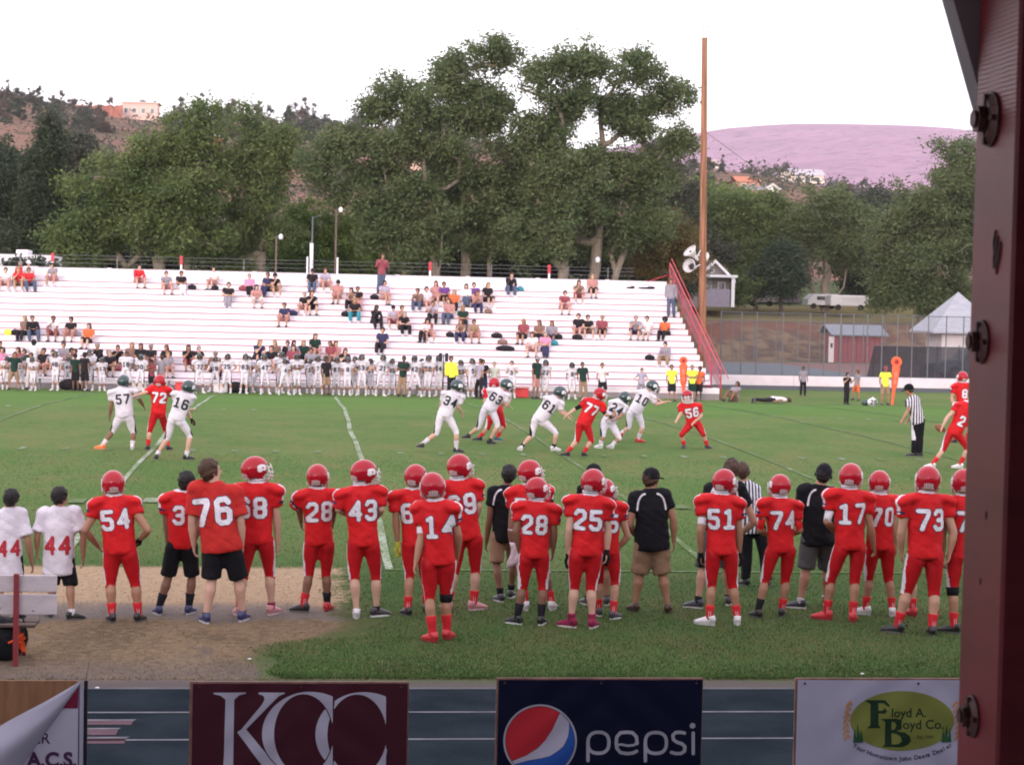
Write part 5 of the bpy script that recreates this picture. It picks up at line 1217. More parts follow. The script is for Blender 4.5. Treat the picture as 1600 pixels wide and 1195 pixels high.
def lamp(px, py, pyb, Y, label):
    a = at_y(px, pyb, Y); t = at_y(px, py, Y); r = empty('street_lamp', (a[0], Y, 0), label, 'street lamp')
    g = G(); g.tube([(a[0], Y, 0), (a[0], Y, t[2])], [.07, .045], 8); g.build('lamp_post', [mat('lamp_dark', (.13, .09, .08), .7)], r)
    g = G(); g.tube([(a[0], Y, t[2]), (a[0]+.25, Y-.1, t[2]+.06)], .025, 6); g.build('lamp_arm', [GALV], r)
    g = G(); g.tube([(a[0]+.22, Y-.1, t[2]+.14), (a[0]+.22, Y-.1, t[2]+.02), (a[0]+.22, Y-.1, t[2]-.12)], [.05, .12, .09], 12); g.build('lamp_head', [paint((.62, .64, .68))], r)
lamp(431, 370, 424, 96, 'street lamp on a thin brown post behind the bleachers, by the pinkish roof')
lamp(524, 328, 424, 100, 'tall street lamp with a pale head in front of the small bright trees')
lamp(926, 406, 436, 94, 'pale street lamp just above the bleachers under the poplars')

# yard markers on the far side: orange down sticks
ORM = mat('marker_orange', (.85, .12, .05), .5, var=.06)
def down_marker(px, ytop, ybot, wtop, Y, label, dark=False, lean=0):
    a = at_y(px+lean, ybot, Y); b = at_y(px, ytop, Y); z0 = float(terrain(a[0], Y)); k = Y/FPX
    r = empty('down_marker', (a[0], Y, z0), label, 'down marker', 'orange down markers')
    t = np.array([b[0]-a[0], 0, b[2]-z0]); R0 = wtop*k/2
    c = np.array([b[0], Y, b[2]-R0]); g = G(); g.tube([c+[0, .03, 0], c-[0, .03, 0]], R0, 24); g.build('target_disc', [ORM], r)
    g = G(); g.tube([c-[0, .032, 0], c-[0, .045, 0]], R0*.45, 18); g.build('disc_centre', [mat('marker_dark', (.30, .02, .03), .6)], r)
    q = np.array([a[0], Y, z0]); d = c-[0, 0, R0]-q
    g = G(); s1 = q+d*.5; g.tube([q, q+d*.4, q+d*.5, c-[0, 0, R0*.9]], [(.05, .03), (.07, .03), (.13, .035), (.17, .035)], 8, side=(1, 0, 0)); g.build('padded_stick', [ORM], r)
    g = G()
    for t_, s_ in ((.80, .10), (.62, .08)): P = q+d*t_; g.box((P[0]-s_*.5, Y-.05, P[2]-s_*1.1), (P[0]+s_*.5, Y-.037, P[2]+s_*1.1))
    g.build('stick_patch', [mat('marker_faded', (.62, .22, .16), .6)], r)
down_marker(1068, 557, 626, 13, 76.4, 'orange down marker with a round target held between the yellow vests')
down_marker(1401, 557, 631, 17, 76.0, 'orange down marker with a round target beside the lone yellow vest', lean=-7)
# ================================================================== people
JOBS = []
def nrm(v): v = np.asarray(v, float); return v/max(1e-9, np.linalg.norm(v))
def fuse(name, g, mats, parent, base, voxel, smooth=4, post=None, deci=None, solid=None, sf=.6):
    """closed pieces grown together into one skin (voxel remesh, smoothed); finished in finalize()"""
    v = np.array(g.v)-np.asarray(base); me = mesh(name, v, g.f, mats); o = link(name, me, parent)
    if voxel:
        md = o.modifiers.new('r', 'REMESH'); md.mode = 'VOXEL'; md.voxel_size = voxel; md.use_smooth_shade = True
        if smooth: s = o.modifiers.new('s', 'SMOOTH'); s.iterations = smooth; s.factor = sf
        if deci: d = o.modifiers.new('d', 'DECIMATE'); d.ratio = deci
    if solid: s = o.modifiers.new('t', 'SOLIDIFY'); s.thickness = solid; s.offset = -1
    JOBS.append((o, post)); return o
def finalize():
    global JOBS
    dg = bpy.context.evaluated_depsgraph_get(); dg.update(); out = []
    for o, post in JOBS:
        me = bpy.data.meshes.new_from_object(o.evaluated_get(dg)); out.append((o, me, post))
    for o, me, post in out:
        old = o.data; mats = [m for m in old.materials]; o.modifiers.clear(); me.name = o.name.split('.')[0]
        me.materials.clear()
        for m in mats: me.materials.append(m)
        o.data = me; bpy.data.meshes.remove(old)
        me.polygons.foreach_set('use_smooth', np.ones(len(me.polygons), dtype=bool))
    for o, me, post in out:
        if post: post(o)
    JOBS = []
def facedata(me):
    n = len(me.polygons); c = np.zeros(n*3); me.polygons.foreach_get('center', c); nn = np.zeros(n*3); me.polygons.foreach_get('normal', nn); return c.reshape(-1, 3), nn.reshape(-1, 3)
def wrinkle(o, amp, sc, seed, lo=None):
    me = o.data; n = len(me.vertices); c = np.zeros(n*3); me.vertices.foreach_get('co', c); c = c.reshape(-1, 3); nn = np.zeros(n*3); me.vertices.foreach_get('normal', nn); nn = nn.reshape(-1, 3)
    q = c*sc; s = seed*1.7
    cr = np.sin(q[:, 0]*8+q[:, 2]*19+6*np.sin(q[:, 2]*7+q[:, 0]*5+s*3)); w = -np.clip(cr-.55, 0, 1)*1.3+np.sin(q[:, 2]*9+4*np.sin(q[:, 0]*5+s)+3*np.sin(q[:, 1]*6+s*2))*.5+np.sin(q[:, 2]*17+q[:, 0]*13+5*np.sin(q[:, 2]*4+s))*.3+np.sin(q[:, 0]*21+q[:, 1]*11-q[:, 2]*8+s)*.25
    c = c+nn*(w*amp)[:, None]; me.vertices.foreach_set('co', c.ravel()); me.update()

SKIN = {k: mat('skin_'+k, c, .55, var=.06, scale=8, spec=.35) for k, c in {'a': (.42, .235, .165), 'b': (.33, .17, .11), 'c': (.20, .10, .065), 'd': (.11, .055, .038), 'e': (.48, .29, .22)}.items()}
HAIR = {k: mat('hair_'+k, c, .6, var=.3, scale=30, bump=.006, bscale=60) for k, c in {'black': (.012, .010, .010), 'brown': (.055, .028, .018), 'blond': (.25, .16, .08), 'auburn': (.10, .035, .02), 'grey': (.22, .21, .21)}.items()}
JR = cloth((.52, .012, .016), .6); PR = cloth((.39, .008, .013), .45, .012); WJ = cloth((.60, .56, .64), .6); WP = cloth((.62, .58, .66), .5, .006)
BK = cloth((.008, .008, .011), .8); DGN = cloth((.012, .035, .028), .6)
TRIMW = cloth((.62, .60, .66), .6); NVY = cloth((.03, .025, .07), .7)
KHA = cloth((.27, .175, .115), .85); GRYS = cloth((.075, .075, .080), .8)
HRED = mat('helmet_red', (.34, .006, .018), .09, var=.03, scale=4, spec=.35); HGRN = mat('helmet_green', (.018, .040, .045), .18, var=.03, spec=.7)
MASKW = paint((.66, .62, .64), .35); MASKD = paint((.03, .03, .035), .4)
PADD = mat('helmet_lining', (.05, .04, .045), .8)
NUMW = mat('number_white', (.66, .64, .70), .6, var=.22, scale=60); NUMO = mat('number_outline', (.04, .03, .09), .7); NUMR = mat('number_maroon', (.36, .02, .035), .6, var=.12); NUMK = mat('number_black', (.02, .025, .035), .6)

# ---- helmet, shared shapes
def helmet_meshes(shell_m, mask_m, logo_m, tagn):
    nu, nv = 40, 26; v = []; keep = np.zeros((nv, nu), bool)
    rx, ry, rz = .121, .146, .132
    def S(th, ph):
        x, y, z = math.sin(th)*math.sin(ph), math.sin(th)*math.cos(ph), math.cos(th)
        fl = 1.0-.06*max(0, -z)*1.0
        return np.array([x*rx*fl, y*ry*(1+.04*max(0, -y)), z*rz]), (x, y, z)
    for i in range(nv+1):
        for k in range(nu):
            th = math.pi*(.02+.80*i/nv); ph = 2*math.pi*k/nu; v.append(S(th, ph)[0])
    f = []
    for i in range(nv):
        for k in range(nu):
            th = math.pi*(.02+.80*(i+.5)/nv); ph = 2*math.pi*(k+.5)/nu; x, y, z = S(th, ph)[1]
            front = y > .32 and z < .30 and abs(x) < .86
            low = z < -.60 and y < -.2 or z < -.80 or (y > .15 and z < -.72)
            if front or low: continue
            k2 = (k+1) % nu; f.append((i*nu+k, (i+1)*nu+k, (i+1)*nu+k2, i*nu+k2))
    f.append(tuple(range(nu)))
    me = mesh('helmet', v, f, [shell_m], True); o = link('helmet', me); s = o.modifiers.new('t', 'SOLIDIFY'); s.thickness = .014; s.offset = 1
    dg = bpy.context.evaluated_depsgraph_get(); hm = bpy.data.meshes.new_from_object(o.evaluated_get(dg)); bpy.data.objects.remove(o); hm.polygons.foreach_set('use_smooth', np.ones(len(hm.polygons), dtype=bool)); hm.name = 'helmet'
    # face mask cage
    g = G()
    def bar(z, w, yy): g.tube([(-w, .075, z+.012), (-w*.95, .125, z), (-w*.5, yy, z-.006), (0, yy+.012, z-.008), (w*.5, yy, z-.006), (w*.95, .125, z), (w, .075, z+.012)], .0065, 6)
    bar(.012, .112, .165); bar(-.035, .112, .178); bar(-.070, .106, .176); bar(-.102, .095, .165)
    for x in (-.035, .035): g.tube([(x, .160, .045), (x, .182, -.02), (x, .178, -.075), (x, .165, -.108)], .006, 6)
    for s in (-1, 1): g.tube([(s*.112, .075, .02), (s*.113, .10, -.05), (s*.100, .105, -.10)], .006, 6)
    mm = mesh('facemask', g.v, g.f, [mask_m], True)
    g = G()      # chin strap
    g.tube([(-.112, .02, -.07), (-.09, .09, -.118), (0, .135, -.130), (.09, .09, -.118), (.112, .02, -.07)], [(.012, .004)]*5, 6)
    cm = mesh('chin_strap', g.v, g.f, [paint((.6, .58, .6))], True)
    # printed marks: side emblem, stripe, small word at the nape
    def patch(fn, bb, res, proj):
        vv, ff = sdf_fill(fn, *bb, res); return [proj(p) for p in vv], ff
    def onshell(x, y, z, lift=1.012): d = np.array([x/rx, y/ry, z/rz]); l = np.linalg.norm(d); q = np.array([x, y, z])/l; return q*lift
    dm = []
    for s in (-1, 1):
        lg = union(ellip(0, .012, .040, .018), ellip(-.018, -.008, .022, .016), ellip(.022, -.004, .02, .012)); lg = minus(lg, ellip(.006, .004, .010, .006))
        vv, ff = patch(lg, (-.05, .05, -.035, .04), .006, lambda p: onshell(s*.105, p[0]*1.25+.0, p[1]*1.3+.012)); dm.append((vv, ff if s > 0 else [q[::-1] for q in ff]))
    nm = None
    if tagn == 'red':
        ar = union(*[stroke([(x, -.022), (x, .008+.008*(1-(x/.03)**2))], .0065) for x in (-.027, -.016, -.005, .006, .017, .028)])
        vv, ff = patch(union(ar, stroke([(-.040, -.024), (.040, -.024)], .008)), (-.05, .05, -.032, .03), .003, lambda p: onshell(p[0]*1.35, -.130, p[1]*1.45-.050, 1.05)); nm = mesh('nape_mark', vv, ff, [logo_m])
    lm = [mesh('emblem', vv, ff, [logo_m]) for vv, ff in dm]+([nm] if nm else [])
    return hm, mm, cm, lm
# (the shells are shared by every player of a team)
HM_R = helmet_meshes(HRED, MASKW, paint((.68, .64, .66), .4), 'red'); HM_G = helmet_meshes(HGRN, MASKD, paint((.66, .66, .70), .4), 'green')
def basis(up, fwd):
    up = nrm(up); f = nrm(np.asarray(fwd)-up*np.dot(fwd, up)); s = np.cross(f, up); return Matrix(((s[0], f[0], up[0]), (s[1], f[1], up[1]), (s[2], f[2], up[2])))
def put(name, me, parent, base, P, R, sc, mats=None):
    o = link(name, me, parent); M4 = (R @ Matrix.Diagonal((sc, sc, sc))).to_4x4() if np.isscalar(sc) else (R @ Matrix.Diagonal(sc)).to_4x4(); M4.translation = Vector(np.asarray(P)-np.asarray(base)); o.matrix_local = M4; return o
def add_helmet(root, base, P, R, sc, H):
    h = put('helmet', H[0], root, base, P, R, sc)
    for n_, m_ in [('facemask', H[1]), ('chin_strap', H[2])]+[(q.name.split('.')[0], q) for q in H[3]]: o = link(n_, m_, h)
    return h
# ---- hair and caps, shared shapes (unit head: x side, y forward, z up, skull half sizes about .078 .098 .11)
def hair_mesh(kind, seed=1):
    g = G(); rg = np.random.default_rng(seed)
    if kind == 'long': g.ell((0, -.012, .018), (.094, .110, .118), seg=20, rings=14); g.tube([(0, -.05, .0), (0, -.07, -.10), (0, -.06, -.22), (0, -.05, -.27)], [(.09, .06), (.10, .05), (.085, .04), (.05, .02)], 12, side=(1, 0, 0))
    elif kind == 'tail': g.ell((0, -.012, .018), (.088, .106, .114), seg=20, rings=14); g.tube([(0, -.10, .04), (0, -.15, .0), (0, -.14, -.12)], [.03, .035, .015], 8)
    elif kind == 'afro': g.ell((0, -.01, .03), (.135, .135, .135), seg=22, rings=16)
    else: g.ell((0, -.014, .024), (.090, .108, .110), seg=34, rings=26); g.ell((0, -.055, -.030), (.070, .055, .058), seg=20, rings=14)
    v = np.array(g.v)
    for i in range(len(v)):
        n_ = noise.noise(Vector(v[i]*(28 if kind != 'afro' else 20))+Vector((seed, 0, 0))); d = v[i]/np.linalg.norm(v[i]); v[i] += d*(n_*(.016 if kind != 'afro' else .024)+.004*math.sin(v[i][0]*160)*math.sin(v[i][2]*140+v[i][1]*90))
        if v[i][1] > .045 and v[i][2] < .055: v[i][1] *= .62; v[i][0] *= .9
        if kind == 'short' and v[i][2] < -.045: v[i] *= np.array([.86, .86, 1]); 
    return mesh('hair', v, g.f, [HAIR['black']], True)
HAIRM = {k: hair_mesh(k, i+1) for i, k in enumerate(('short', 'long', 'tail', 'afro'))}
def cap_mesh():
    g = G(); nu = 20; pr = [(0, .128), (.035, .124), (.07, .105), (.092, .07), (.101, .03), (.100, -.005)]
    v = []; f = []
    for r, z in pr:
        for k in range(nu): a = 2*math.pi*k/nu; v.append((r*.94*math.sin(a), r*1.13*math.cos(a)-.008, z+.006))
    for i in range(len(pr)-1):
        for k in range(nu): k2 = (k+1) % nu; f.append((i*nu+k, (i+1)*nu+k, (i+1)*nu+k2, i*nu+k2))
    g.add(v, f)
    g.tube([(0, .095, .012), (0, .135, .008), (0, .175, -.006)], [(.078, .006), (.074, .006), (.045, .004)], 12, side=(1, 0, 0)); g.ell((0, -.008, .134), (.01, .01, .006), seg=8, rings=4)
    return mesh('cap', g.v, g.f, [BK], True)
CAPM = cap_mesh()
def headset_mesh():
    g = G(); g.tube([(-.098, -.01, .0), (-.092, -.01, .07), (-.05, -.01, .125), (0, -.01, .142), (.05, -.01, .125), (.092, -.01, .07), (.098, -.01, .0)], [(.010, .006)]*7, 8)
    for s in (-1, 1): g.tube([(s*.078, -.005, -.01), (s*.112, -.005, -.01)], [.036, .030], 16)
    g.tube([(.105, 0, -.02), (.10, .06, -.06), (.05, .115, -.08)], .004, 6); g.ell((.045, .118, -.08), (.012, .01, .008), seg=8, rings=5)
    return mesh('headset', g.v, g.f, [paint((.02, .02, .024), .35)], True)
HSM = headset_mesh()

def build_body(root, base, J, st, s, voxel, deci, hd):
    """the whole body: head with face, neck, trunk, arms, hands with fingers, legs - one skin"""
    g = G(); fat = st.get('fat', 1.0); sg = st.get('seg', 12)
    R, up, fw = hd; Rn = np.array(R); side = Rn[:, 0]
    H = J['head']; hs_ = s; s = s*st.get('headscale', 1.07)
    def hp(x, y, z): return H+Rn@(np.array([x, y, z])*s)
    g.ell(hp(0, -.008, .018), (.078*s, .098*s, .100*s), Rn, sg+4, 10); g.ell(hp(0, .026, -.042), (.060*s, .068*s, .072*s), Rn, sg, 8); g.ell(hp(0, .058, -.085), (.030*s, .028*s, .026*s), Rn, 10, 6)
    if st.get('detail', 0):
        g.tube([hp(0, .090, .022), hp(0, .112, -.020), hp(0, .098, -.034)], [(.009*s, .009*s), (.015*s, .012*s), (.015*s, .008*s)], 8); g.ell(hp(0, .084, -.062), (.026*s, .012*s, .010*s), Rn, 8, 5)
        g.ell(hp(0, .083, .034), (.055*s, .014*s, .010*s), Rn, 10, 5)
        for q in (-1, 1): g.ell(hp(q*.080, -.006, -.010), (.010*s, .020*s, .034*s), Rn, 8, 6)
    s = hs_
    g.cap(H+(J['neck']-H)*.25, J['neck']-[0, 0, .03*s], .056*s*fat**.5, .066*s*fat**.5, sg)
    T = st['T']; sd, tf = T
    mid = (J['hipA']+J['hipB'])/2; nk = J['neck']; ax = nk-mid
    g.tube([mid, mid+ax*.15, mid+ax*.45, mid+ax*.75, mid+ax*.92, nk], [(.125*s*fat, .075*s*fat), (.13*s*fat, .085*s*fat), (.135*s*fat, .095*s*fat), (.17*s*fat, .10*s*fat), (.16*s, .08*s), (.06*s, .06*s)], sg+2, side=sd)
    for q in 'AB':
        sh, el, wr = J['sh'+q], J['el'+q], J['wr'+q]
        g.cap(sh, el, .060*s*fat**.6, .045*s*fat**.5, sg); g.ell(sh+(el-sh)*.5+tf*.008*s, (.054*s, .054*s, .075*s), seg=10, rings=7); u = el+(wr-el)*.28; g.cap(el, u, .043*s, .050*s*fat**.4, sg); g.cap(u, wr, .050*s*fat**.4, .029*s, sg)
        hd_ = J.get('hd'+q); d = nrm(hd_-wr) if hd_ is not None else nrm(wr-el); pn = np.cross(d, tf); pn = nrm(pn) if np.linalg.norm(pn) > .2 else sd   # palm normal roughly towards the thigh
        wd = nrm(np.cross(pn, d)); 
        g.tube([wr, wr+d*.03*s, wr+d*.075*s, wr+d*.095*s], [(.024*s, .018*s), (.036*s, .019*s), (.041*s, .017*s), (.036*s, .012*s)], 10, side=wd)
        if st.get('fingers', 1):
            cl = st.get('curl', .55); inward = pn*(1 if np.dot(pn, mid-wr) > 0 else -1)
            for k, (o_, l_) in enumerate(((-.031, .058), (-.0105, .078), (.0105, .084), (.031, .074))):
                b0 = wr+d*.088*s+wd*o_*s; b1 = b0+(d*math.cos(cl*.5)+inward*math.sin(cl*.5))*l_*.45*s; b2 = b1+(d*math.cos(cl*1.5)+inward*math.sin(cl*1.5))*l_*.35*s; b3 = b2+(d*math.cos(cl*2.3)+inward*math.sin(cl*2.3))*l_*.28*s
                g.tube([b0-d*.02*s, b0, b1, b2, b3], [.0105*s, .0105*s, .0100*s, .0092*s, .0070*s], 7)
            fs = wd*(1 if np.dot(wd, tf) > 0 else -1); b0 = wr+d*.028*s+fs*.026*s; b1 = b0+(d*.65+fs*.75+inward*.2)*.034*s; b2 = b1+(d*.85+fs*.3+inward*.3)*.032*s; g.tube([b0-fs*.01*s, b0, b1, b2], [.014*s, .0135*s, .0115*s, .009*s], 7)
        hp_, kn, an = J['hip'+q], J['kn'+q], J['an'+q]
        g.cap(hp_, kn, .088*s*fat, .058*s*fat**.7, sg); back = -tf; c = kn+(an-kn)*.30+back*.018*s
        g.cap(kn, c, .054*s*fat**.7, .062*s*fat**.7, sg); g.cap(c, c+(an-c)*.55-back*.006*s, .064*s*fat**.7, .043*s*fat**.5, sg); g.cap(c+(an-c)*.55, an, .042*s*fat**.5, .035*s*fat**.3, sg); g.cap(an, an-[0, 0, .03*s], .036*s, .034*s, 8)
    return fuse('body', g, [SKIN[st.get('skin', 'a')]], root, base, voxel, 3, deci=deci, sf=.5)

def build_top(root, base, J, st, s, voxel, kind, m, fmats=None, post=None):
    """jersey over shoulder pads, or a shirt"""
    g = G(); fat = st.get('fat', 1.0); sd, tf = st['T']; mid = (J['hipA']+J['hipB'])/2; nk = J['neck']; ax = nk-mid; L = np.linalg.norm(ax); a = ax/L; sg = 18
    shm = (J['shA']+J['shB'])/2
    if kind == 'pads':
        hem = st.get('hem', -.02)
        g.tube([mid+ax*(hem-.02), mid+ax*(hem+.02), mid+ax*.28, mid+ax*.52, mid+ax*.75, mid+ax*.90, nk-a*.01*s, nk+a*.035*s],
               [(.168*s*fat, .130*s*fat), (.186*s*fat, .146*s*fat), (.180*s*fat, .142*s*fat), (.190*s*fat, .152*s*fat), (.208*s, .166*s), (.198*s, .150*s), (.122*s, .112*s), (.080*s, .084*s)], sg, side=sd)
        g.tube([J['shA']-sd*.045*s+a*.052*s, shm+a*.085*s, J['shB']+sd*.045*s+a*.052*s], [(.112*s, .064*s), (.130*s, .058*s), (.112*s, .064*s)], 14, side=tf)
        for q, sn in (('A', -1), ('B', 1)):
            sh, el = J['sh'+q], J['el'+q]; d = nrm(el-sh); g.ell(sh+sd*sn*.052*s+a*.040*s, (.104*s, .130*s, .070*s), np.stack([nrm(sd*sn-a*.45), tf, nrm(a+sd*sn*.45)], 1), 16, 10)
            g.tube([sh+sd*sn*.03*s, sh+d*.10*s+sd*sn*.022*s, sh+d*.165*s+sd*sn*.008*s], [.086*s, (.088*s), .080*s], 14)
    else:
        lo = st.get('hem', -.10 if kind == 'tee' else -.22); w = st.get('loose', 1.0)*fat
        g.tube([mid+ax*(lo-.01), mid+ax*(lo+.05), mid+ax*.10, mid+ax*.38, mid+ax*.62, mid+ax*.84, nk-a*.015*s, nk+a*.02*s],
               [(.196*s*w, .160*s*w), (.200*s*w, .164*s*w), (.190*s*w, .156*s*w), (.180*s*w, .142*s*w), (.190*s*w, .138*s*w), (.190*s*w**.6, .120*s), (.115*s, .098*s), (.072*s, .074*s)], sg, side=sd)
        slv = {'tee': .52, 'long': .98, 'oversize': .80}[kind if kind in ('tee', 'long', 'oversize') else 'tee']
        for q, sn in (('A', -1), ('B', 1)):
            sh, el, wr = J['sh'+q], J['el'+q], J['wr'+q]; r = .076*s*(fat**.7)*(1.15 if kind == 'oversize' else 1.0)
            g.cap(sh+a*.016*s-sd*sn*.04*s, sh+(el-sh)*.35, r*1.18, r*1.06, 14); g.ell(sh+a*.010*s, (r*1.12, r*1.16, r*1.08), seg=14, rings=9)
            if kind == 'long': g.tube([sh, el, el], [r, r*.80, r*.80], 14) ; g.cap(sh, el, r, r*.78, 14); g.tube([el, el+(wr-el)*.5, el+(wr-el)*.97], [r*.8, r*.74, r*.52], 14)
            else: g.tube([sh, sh+(el-sh)*slv*.6, sh+(el-sh)*slv], [r*1.0, r*1.04, r*1.06*(1.12 if kind == 'oversize' else 1)], 14)
    return fuse('jersey' if kind in ('pads', 'oversize') else 'shirt', g, [m]+(fmats or []), root, base, voxel, 5, post=post)

def build_bottom(root, base, J, st, s, voxel, kind, m, fmats=None, post=None):
    g = G(); fat = st.get('fat', 1.0); sd, tf = st['T']; mid = (J['hipA']+J['hipB'])/2; a = nrm(J['neck']-mid)
    nm = {'football': 'pants', 'long': 'trousers', 'shorts': 'shorts', 'skirt': 'skirt'}[kind]
    w = {'football': 1.0, 'long': 1.04, 'shorts': 1.10, 'skirt': 1.1}[kind]
    g.tube([mid-a*.02*s, mid+a*.05*s, mid+a*.14*s], [(.168*s*fat*w, .120*s*fat*w), (.166*s*fat*w, .122*s*fat*w), (.150*s*fat*w, .112*s*fat*w)], 16, side=sd)
    for q, sn in (('A', -1), ('B', 1)):
        hp, kn, an = J['hip'+q], J['kn'+q], J['an'+q]; d = nrm(kn-hp); e = nrm(an-kn)
        g.ell(hp-tf*.030*s-a*.030*s+sd*sn*-.008*s, (.088*s*fat, .082*s*fat, .110*s*fat), seg=14, rings=9)
        if kind == 'football':
            g.cap(hp, hp+(kn-hp)*.45, .102*s*fat, .094*s*fat, 16); g.cap(hp+(kn-hp)*.45, kn, .094*s*fat, .068*s*fat**.7, 16); g.ell(kn+tf*.025*s, (.055*s, .05*s, .07*s), seg=12, rings=8); g.tube([kn, kn+(an-kn)*.10, kn+(an-kn)*.20], [.068*s*fat**.7, .066*s*fat**.7, .063*s*fat**.7], 14)
        elif kind == 'long':
            g.cap(hp, kn, .108*s*fat, .088*s*fat**.7, 16); g.cap(kn, kn+(an-kn)*.4, .088*s*fat**.7, .088*s, 14); g.tube([kn+(an-kn)*.1, kn+(an-kn)*.6, an-e*.01*s], [.090*s*fat**.6, .084*s, .074*s], 14)
        elif kind == 'shorts':
            k = st.get('shortlen', 1.02); E_ = hp+(kn-hp)*min(1, k); E2 = E_ if k <= 1 else kn+(an-kn)*(k-1)
            g.cap(hp, hp+(kn-hp)*.5, .112*s*fat, .108*s*fat, 16); g.tube([hp+(kn-hp)*.3, hp+(kn-hp)*.75, E_, E2+d*.001], [.108*s*fat, .106*s*fat**.8, .106*s*fat**.8, .104*s*fat**.8], 16)
        else: g.cap(hp, hp+(kn-hp)*.7, .112*s*fat, .105*s*fat, 16)
    return fuse(nm, g, [m]+(fmats or []), root, base, voxel, 4, post=post)

def shoe_mesh(root, base, an, dr, s, m, solem, hi=False, gz_=None):
    """shoe with a thick sole; an = ankle joint, dr = horizontal toe direction"""
    dr = nrm([dr[0], dr[1], 0]); sd = np.array([dr[1], -dr[0], 0]); z0 = gz_ if gz_ is not None else an[2]-.085*s
    def P(y, z): return np.array([an[0], an[1], 0])+dr*y*s+np.array([0, 0, z0+z*s])
    g = G(); rings = [(-.075, .052, .026, .040), (-.055, .056, .038, .050), (-.01, .062, .042, .058), (.06, .052, .046, .046), (.12, .040, .050, .034), (.165, .032, .044, .026), (.195, .026, .026, .018)]
    g.tube([P(y, z) for y, z, _, _ in rings], [(w*s, h*s) for _, _, w, h in rings], 12, side=sd)
    g.tube([P(-.035, .05), P(-.03, .085 if not hi else .12), P(-.022, .112 if not hi else .16)], [(.044*s, .052*s), (.042*s, .048*s), (.044*s, .048*s)], 12, side=sd)
    me = mesh('shoe', np.array(g.v)-base, g.f, [m], True); o = link('shoe', me, root)
    g = G(); n = 16; pts = []
    for k in range(n):
        a = 2*math.pi*k/n; y = .062+.142*math.cos(a); w = .043*math.sin(a)*(1+.18*math.cos(a)); pts.append(P(y, 0)+sd*w*s)
    v = [p+np.array([0, 0, .0]) for p in pts]+[p+np.array([0, 0, .022*s]) for p in pts]; f = [tuple(range(n))[::-1], tuple(range(n, 2*n))]+[(i, (i+1) % n, n+(i+1) % n, n+i) for i in range(n)]
    link('sole', mesh('sole', np.array(v)-base, f, [solem]), o)
    return o
def sock(root, base, kn, an, s, m, top=.55, fat=1.0, st_back=0):
    a = kn+(an-kn)*top; mid_ = kn+(an-kn)*(top+1)/2; r0 = (.064-.022*max(0, (top-.3)/.7))*fat**.5; a = a-(st_back*.012*s if top < .8 else 0)
    g = G(); g.tube([a, a+(mid_-a)*.1, mid_, an, an-[0, 0, .035*s]], [r0*s, (r0+.004)*s, (r0*.5+.022)*s, .042*s, .042*s], 14)
    return g.build('sock', [m], root, smooth=True)

def wrap_print(name, fn, bb, res, parent, base, tgt, center, sd, up, dr, m, lift, wob=0):
    """lettering pressed onto cloth: each point is carried along dr until it meets the garment"""
    v, f = sdf_fill(fn, *bb, res)
    if not len(v): return
    me = tgt.data; bv = BVHTree.FromPolygons([p.co for p in me.vertices], [tuple(p.vertices) for p in me.polygons])
    out = []; D = Vector(dr); last = None; ok = []
    for p in v:
        q = Vector(center-base+sd*(p[0]+wob*math.sin(p[1]*30+p[0]*9))+up*p[1])-D*.7; h = bv.ray_cast(q, D, 1.4)
        ok.append(h[0] is not None); hh = (h[0]-D*lift) if h[0] is not None else Vector(center-base); out.append(hh)
    f = [q for q in f if all(ok[i] for i in q)]
    if f: link(name, mesh(name, out, f, [m]), parent)
def number_job(txt, h, J, st, s, base, m=None, mo=None, front=False, dx=0, dz=0, res=.010, gap=.14, root=None, name='number'):
    def post(o):
        sd, tf = st['T']; mid = (J['hipA']+J['hipB'])/2; ax = J['neck']-mid; up = nrm(ax); c = mid+ax*(st.get('numat', .60)+dz)+sd*dx
        dr = tf if not front else -tf; s_ = sd
        fn, tot = number_sdf(txt, h*s, gap); hw = tot/2+.04; hh = h*s/2+.04
        wrap_print(name, grow(fn, .009*s), (-hw, hw, -hh, hh), res, root, base, o, c, s_, up, dr, mo or NUMO, .0035, .002)
        wrap_print(name, fn, (-hw, hw, -hh, hh), res, root, base, o, c, s_, up, dr, m or NUMW, .0065, .002)
    return post
def side_stripe(J, st, slot=1, wide=.5, knee=True, pad=None):
    """white blade down the outer leg, widening to the knee, knitted into the pants"""
    def post(o):
        me = o.data; c, n = facedata(me); base = st['base']; idx = np.zeros(len(c), int); sd, tf = st['T']
        for q, sn in (('A', -1), ('B', 1)):
            hp, kn, an = (J[k+q]-base for k in ('hip', 'kn', 'an')); ax = kn-hp; L2 = ax@ax; t = (c-hp)@ax/L2; dd = c-(hp+np.clip(t, 0, 1.25)[:, None]*ax)
            d = dd/np.maximum(1e-6, np.linalg.norm(dd, axis=1))[:, None]; lat = d@(sd*sn); fr = d@tf
            w = np.where(t < .45, .16, .16+.75*np.clip((t-.45)/.45, 0, 1))*wide/.5
            near = np.linalg.norm(dd, axis=1) < .16
            idx[(lat > 1-w*.55) & near & (t > -.15) & (t < 1.12)] = slot
        me.polygons.foreach_set('material_index', idx); me.update()
    return post
